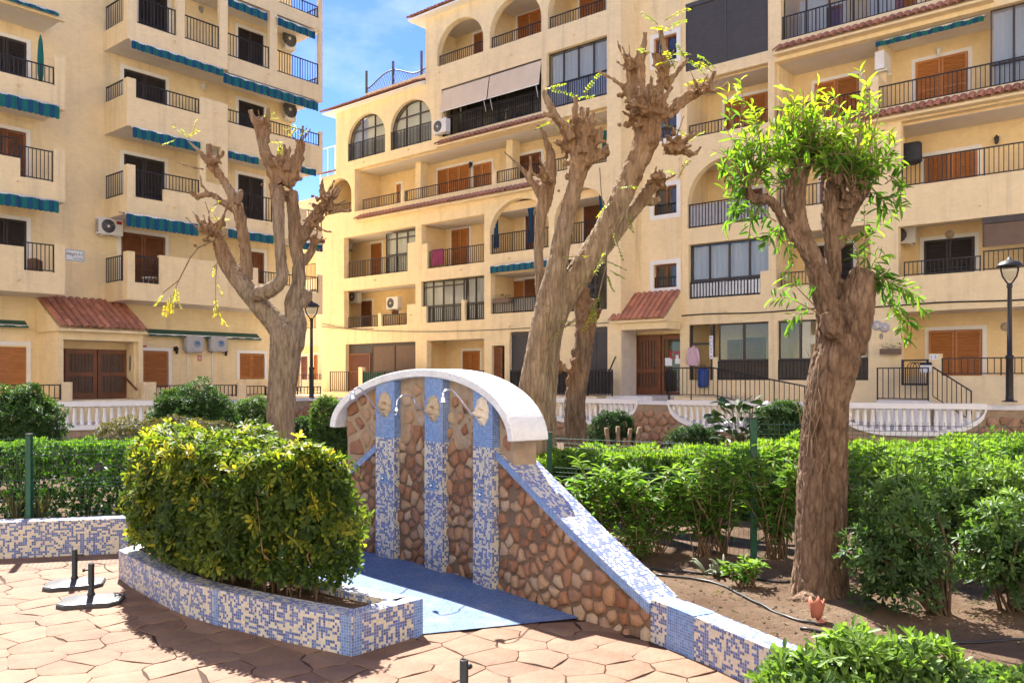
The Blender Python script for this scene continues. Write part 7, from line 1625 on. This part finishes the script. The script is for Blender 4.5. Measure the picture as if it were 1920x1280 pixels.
o = place(m.build('dry_strands', M['twig']), t4); tag(o, kind='stuff')
# ------------------------------------------------------------------ small things in the bed
def hose(P, label):
    pts = [Vector((x, y, soil_z(x, y) + .012)) for x, y in smooth_pl(P, 8)]; o = MB().tube(pts, .011, 7).build('irrigation_hose', M['rubber']); tag(o, label, 'hose')
g = lambda px, py: tuple(gpt(px, py, .26)[:2])
hose([g(1230, 1075), g(1330, 1085), g(1410, 1125), g(1480, 1160), g(1540, 1172)], 'black irrigation hose curving past the clay pot')
hose([g(1500, 1180), g(1640, 1195), g(1760, 1200), g(1920, 1192), g(2050, 1190)], 'black irrigation hose running to the right picture edge')
hose([g(1215, 1062), g(1300, 1068), g(1400, 1082), g(1470, 1090), g(1500, 1080)], 'black irrigation hose at the foot of the fence')
p = gpt(1530, 1165, .26); t = thing('broken_pot', 'broken reddish clay pot lying on the soil', 'pot', p)
V = []; F = []; n = 14
for i, (r, z) in enumerate(((.035, 0), (.05, .05), (.062, .10), (.066, .135))):
    for k in range(n): a = 1.3*math.pi*k/(n-1); V.append((r*math.cos(a), r*math.sin(a), z + (.03*math.sin(k*1.9) if i == 3 else 0)))
for i in range(3): F += [(i*n+k, i*n+k+1, (i+1)*n+k+1, (i+1)*n+k) for k in range(n-1)]
o = MB().mesh(V, F, 0, True).build('pot_shell', M['clay'], t); o.rotation_euler = (R(25), R(-15), R(190)); o.location = (0, 0, .02); sdm = o.modifiers.new('thick', 'SOLIDIFY'); sdm.thickness = .008
MB().lathe([(.02, 0), (.03, .01), (.012, .03)], (.02, -.05, .005), 7, 0, False).build('shard', M['clay'], t)
b = gpt(1345, 1075, .25); t = thing('aloe_plant', 'withered grey green aloe clump on the bare soil', 'plant', b); m = MB()
for k in range(15):
    a = rr.uniform(0, 6.28); ln = rr.uniform(.14, .26); el = rr.uniform(.3, 1.3); d = Vector((math.cos(a)*math.cos(el), math.sin(a)*math.cos(el), math.sin(el))); q = Vector((rr.uniform(-.1, .1), rr.uniform(-.05, .05), -.01)); m.tube([q, q+d*ln*.4, q+d*ln*.75+Vector((0, 0, -.01)), q+d*ln+Vector((0, 0, -.05))], [.018, .02, .012, .003], 7)
m.build('leaves', plain('aloe_leaf', (.13, .15, .085), .7, .25, 12), t)
m = MB()                                                     # pebbles and clods, uncountable litter
for k in range(900):
    x = rr.uniform(1.3, 5.2); y = rr.uniform(4.6, 8.3)
    if y < edge_y(x) + .3: continue
    r = rr.uniform(.005, .018); z = soil_z(x, y); m.mesh([(x+r*rr.uniform(.6, 1.3), y, z), (x, y+r*rr.uniform(.6, 1.3), z), (x-r*rr.uniform(.6, 1.3), y, z), (x, y-r*rr.uniform(.6, 1.3), z), (x, y, z+r*rr.uniform(.5, 1))], [(0,1,4),(1,2,4),(2,3,4),(3,0,4)])
tag(m.build('soil_clods', M['soil']), kind='stuff')
n = 700; xs_ = rng.uniform(1.3, 5.2, n); ys_ = rng.uniform(4.8, 8.3, n); ok = [i for i in range(n) if ys_[i] > edge_y(xs_[i])+.3]
pp = [(xs_[i], ys_[i], soil_z(xs_[i], ys_[i])+.008) for i in ok]; dd = rng.normal(0, 1, (len(ok), 3)); dd[:, 2] *= .1
leaves('fallen_leaves', LM['dry'], pp, dd, .045, .014, rng.uniform(0, 1, len(ok)), 'lance')
# agave-like tufts at the left fence
for px, lab in ((30, 'spiky tuft behind the left mosaic wall'), (75, 'spiky tuft beside the left fence post')):
    b = at(px, 985, 10.15); b.z = .3; t = thing('spiky_plant', lab, 'plant', b, 0, 'spiky tufts'); nn_ = 16; P = [(b.x, b.y, b.z)]*nn_; D = [(math.cos(a)*.35, math.sin(a)*.35, 1) for a in rng.uniform(0, 6.28, nn_)]; leaves('foliage', LM['dry'], P, D, rng.uniform(.25, .45, nn_), .035, rng.uniform(.3, 1, nn_), 'lance', t)

# ------------------------------------------------------------------ added unseen block behind the viewpoint, to bounce sunlight onto the facades
FC_ = Frame(0, -7, R(180)); D_ = Bld(FC_, 'apartment_building', 'pale cream apartment block added unseen behind the viewpoint to bounce sunlight onto the facades')
M['pale'] = stucco('stucco_pale', (.88, .82, .70), .05); ops = []
for fl in range(7):
    for k in range(20):
        s = -49 + k*5; ops.append((s, s+2.6, .9+2.95*fl, 2.9+2.95*fl))
D_.wall(-51, 51, 0, -.05, 21, ops, .3, 'pale'); D_.box(-51, 51, -9, -.9, -.05, 20.9, 'pale', 'building_core')
for s0, s1_, z0, z1 in ops: D_.box(s0, s1_, -.29, -.25, z0, z1, 'brown_sh', 'shutter')
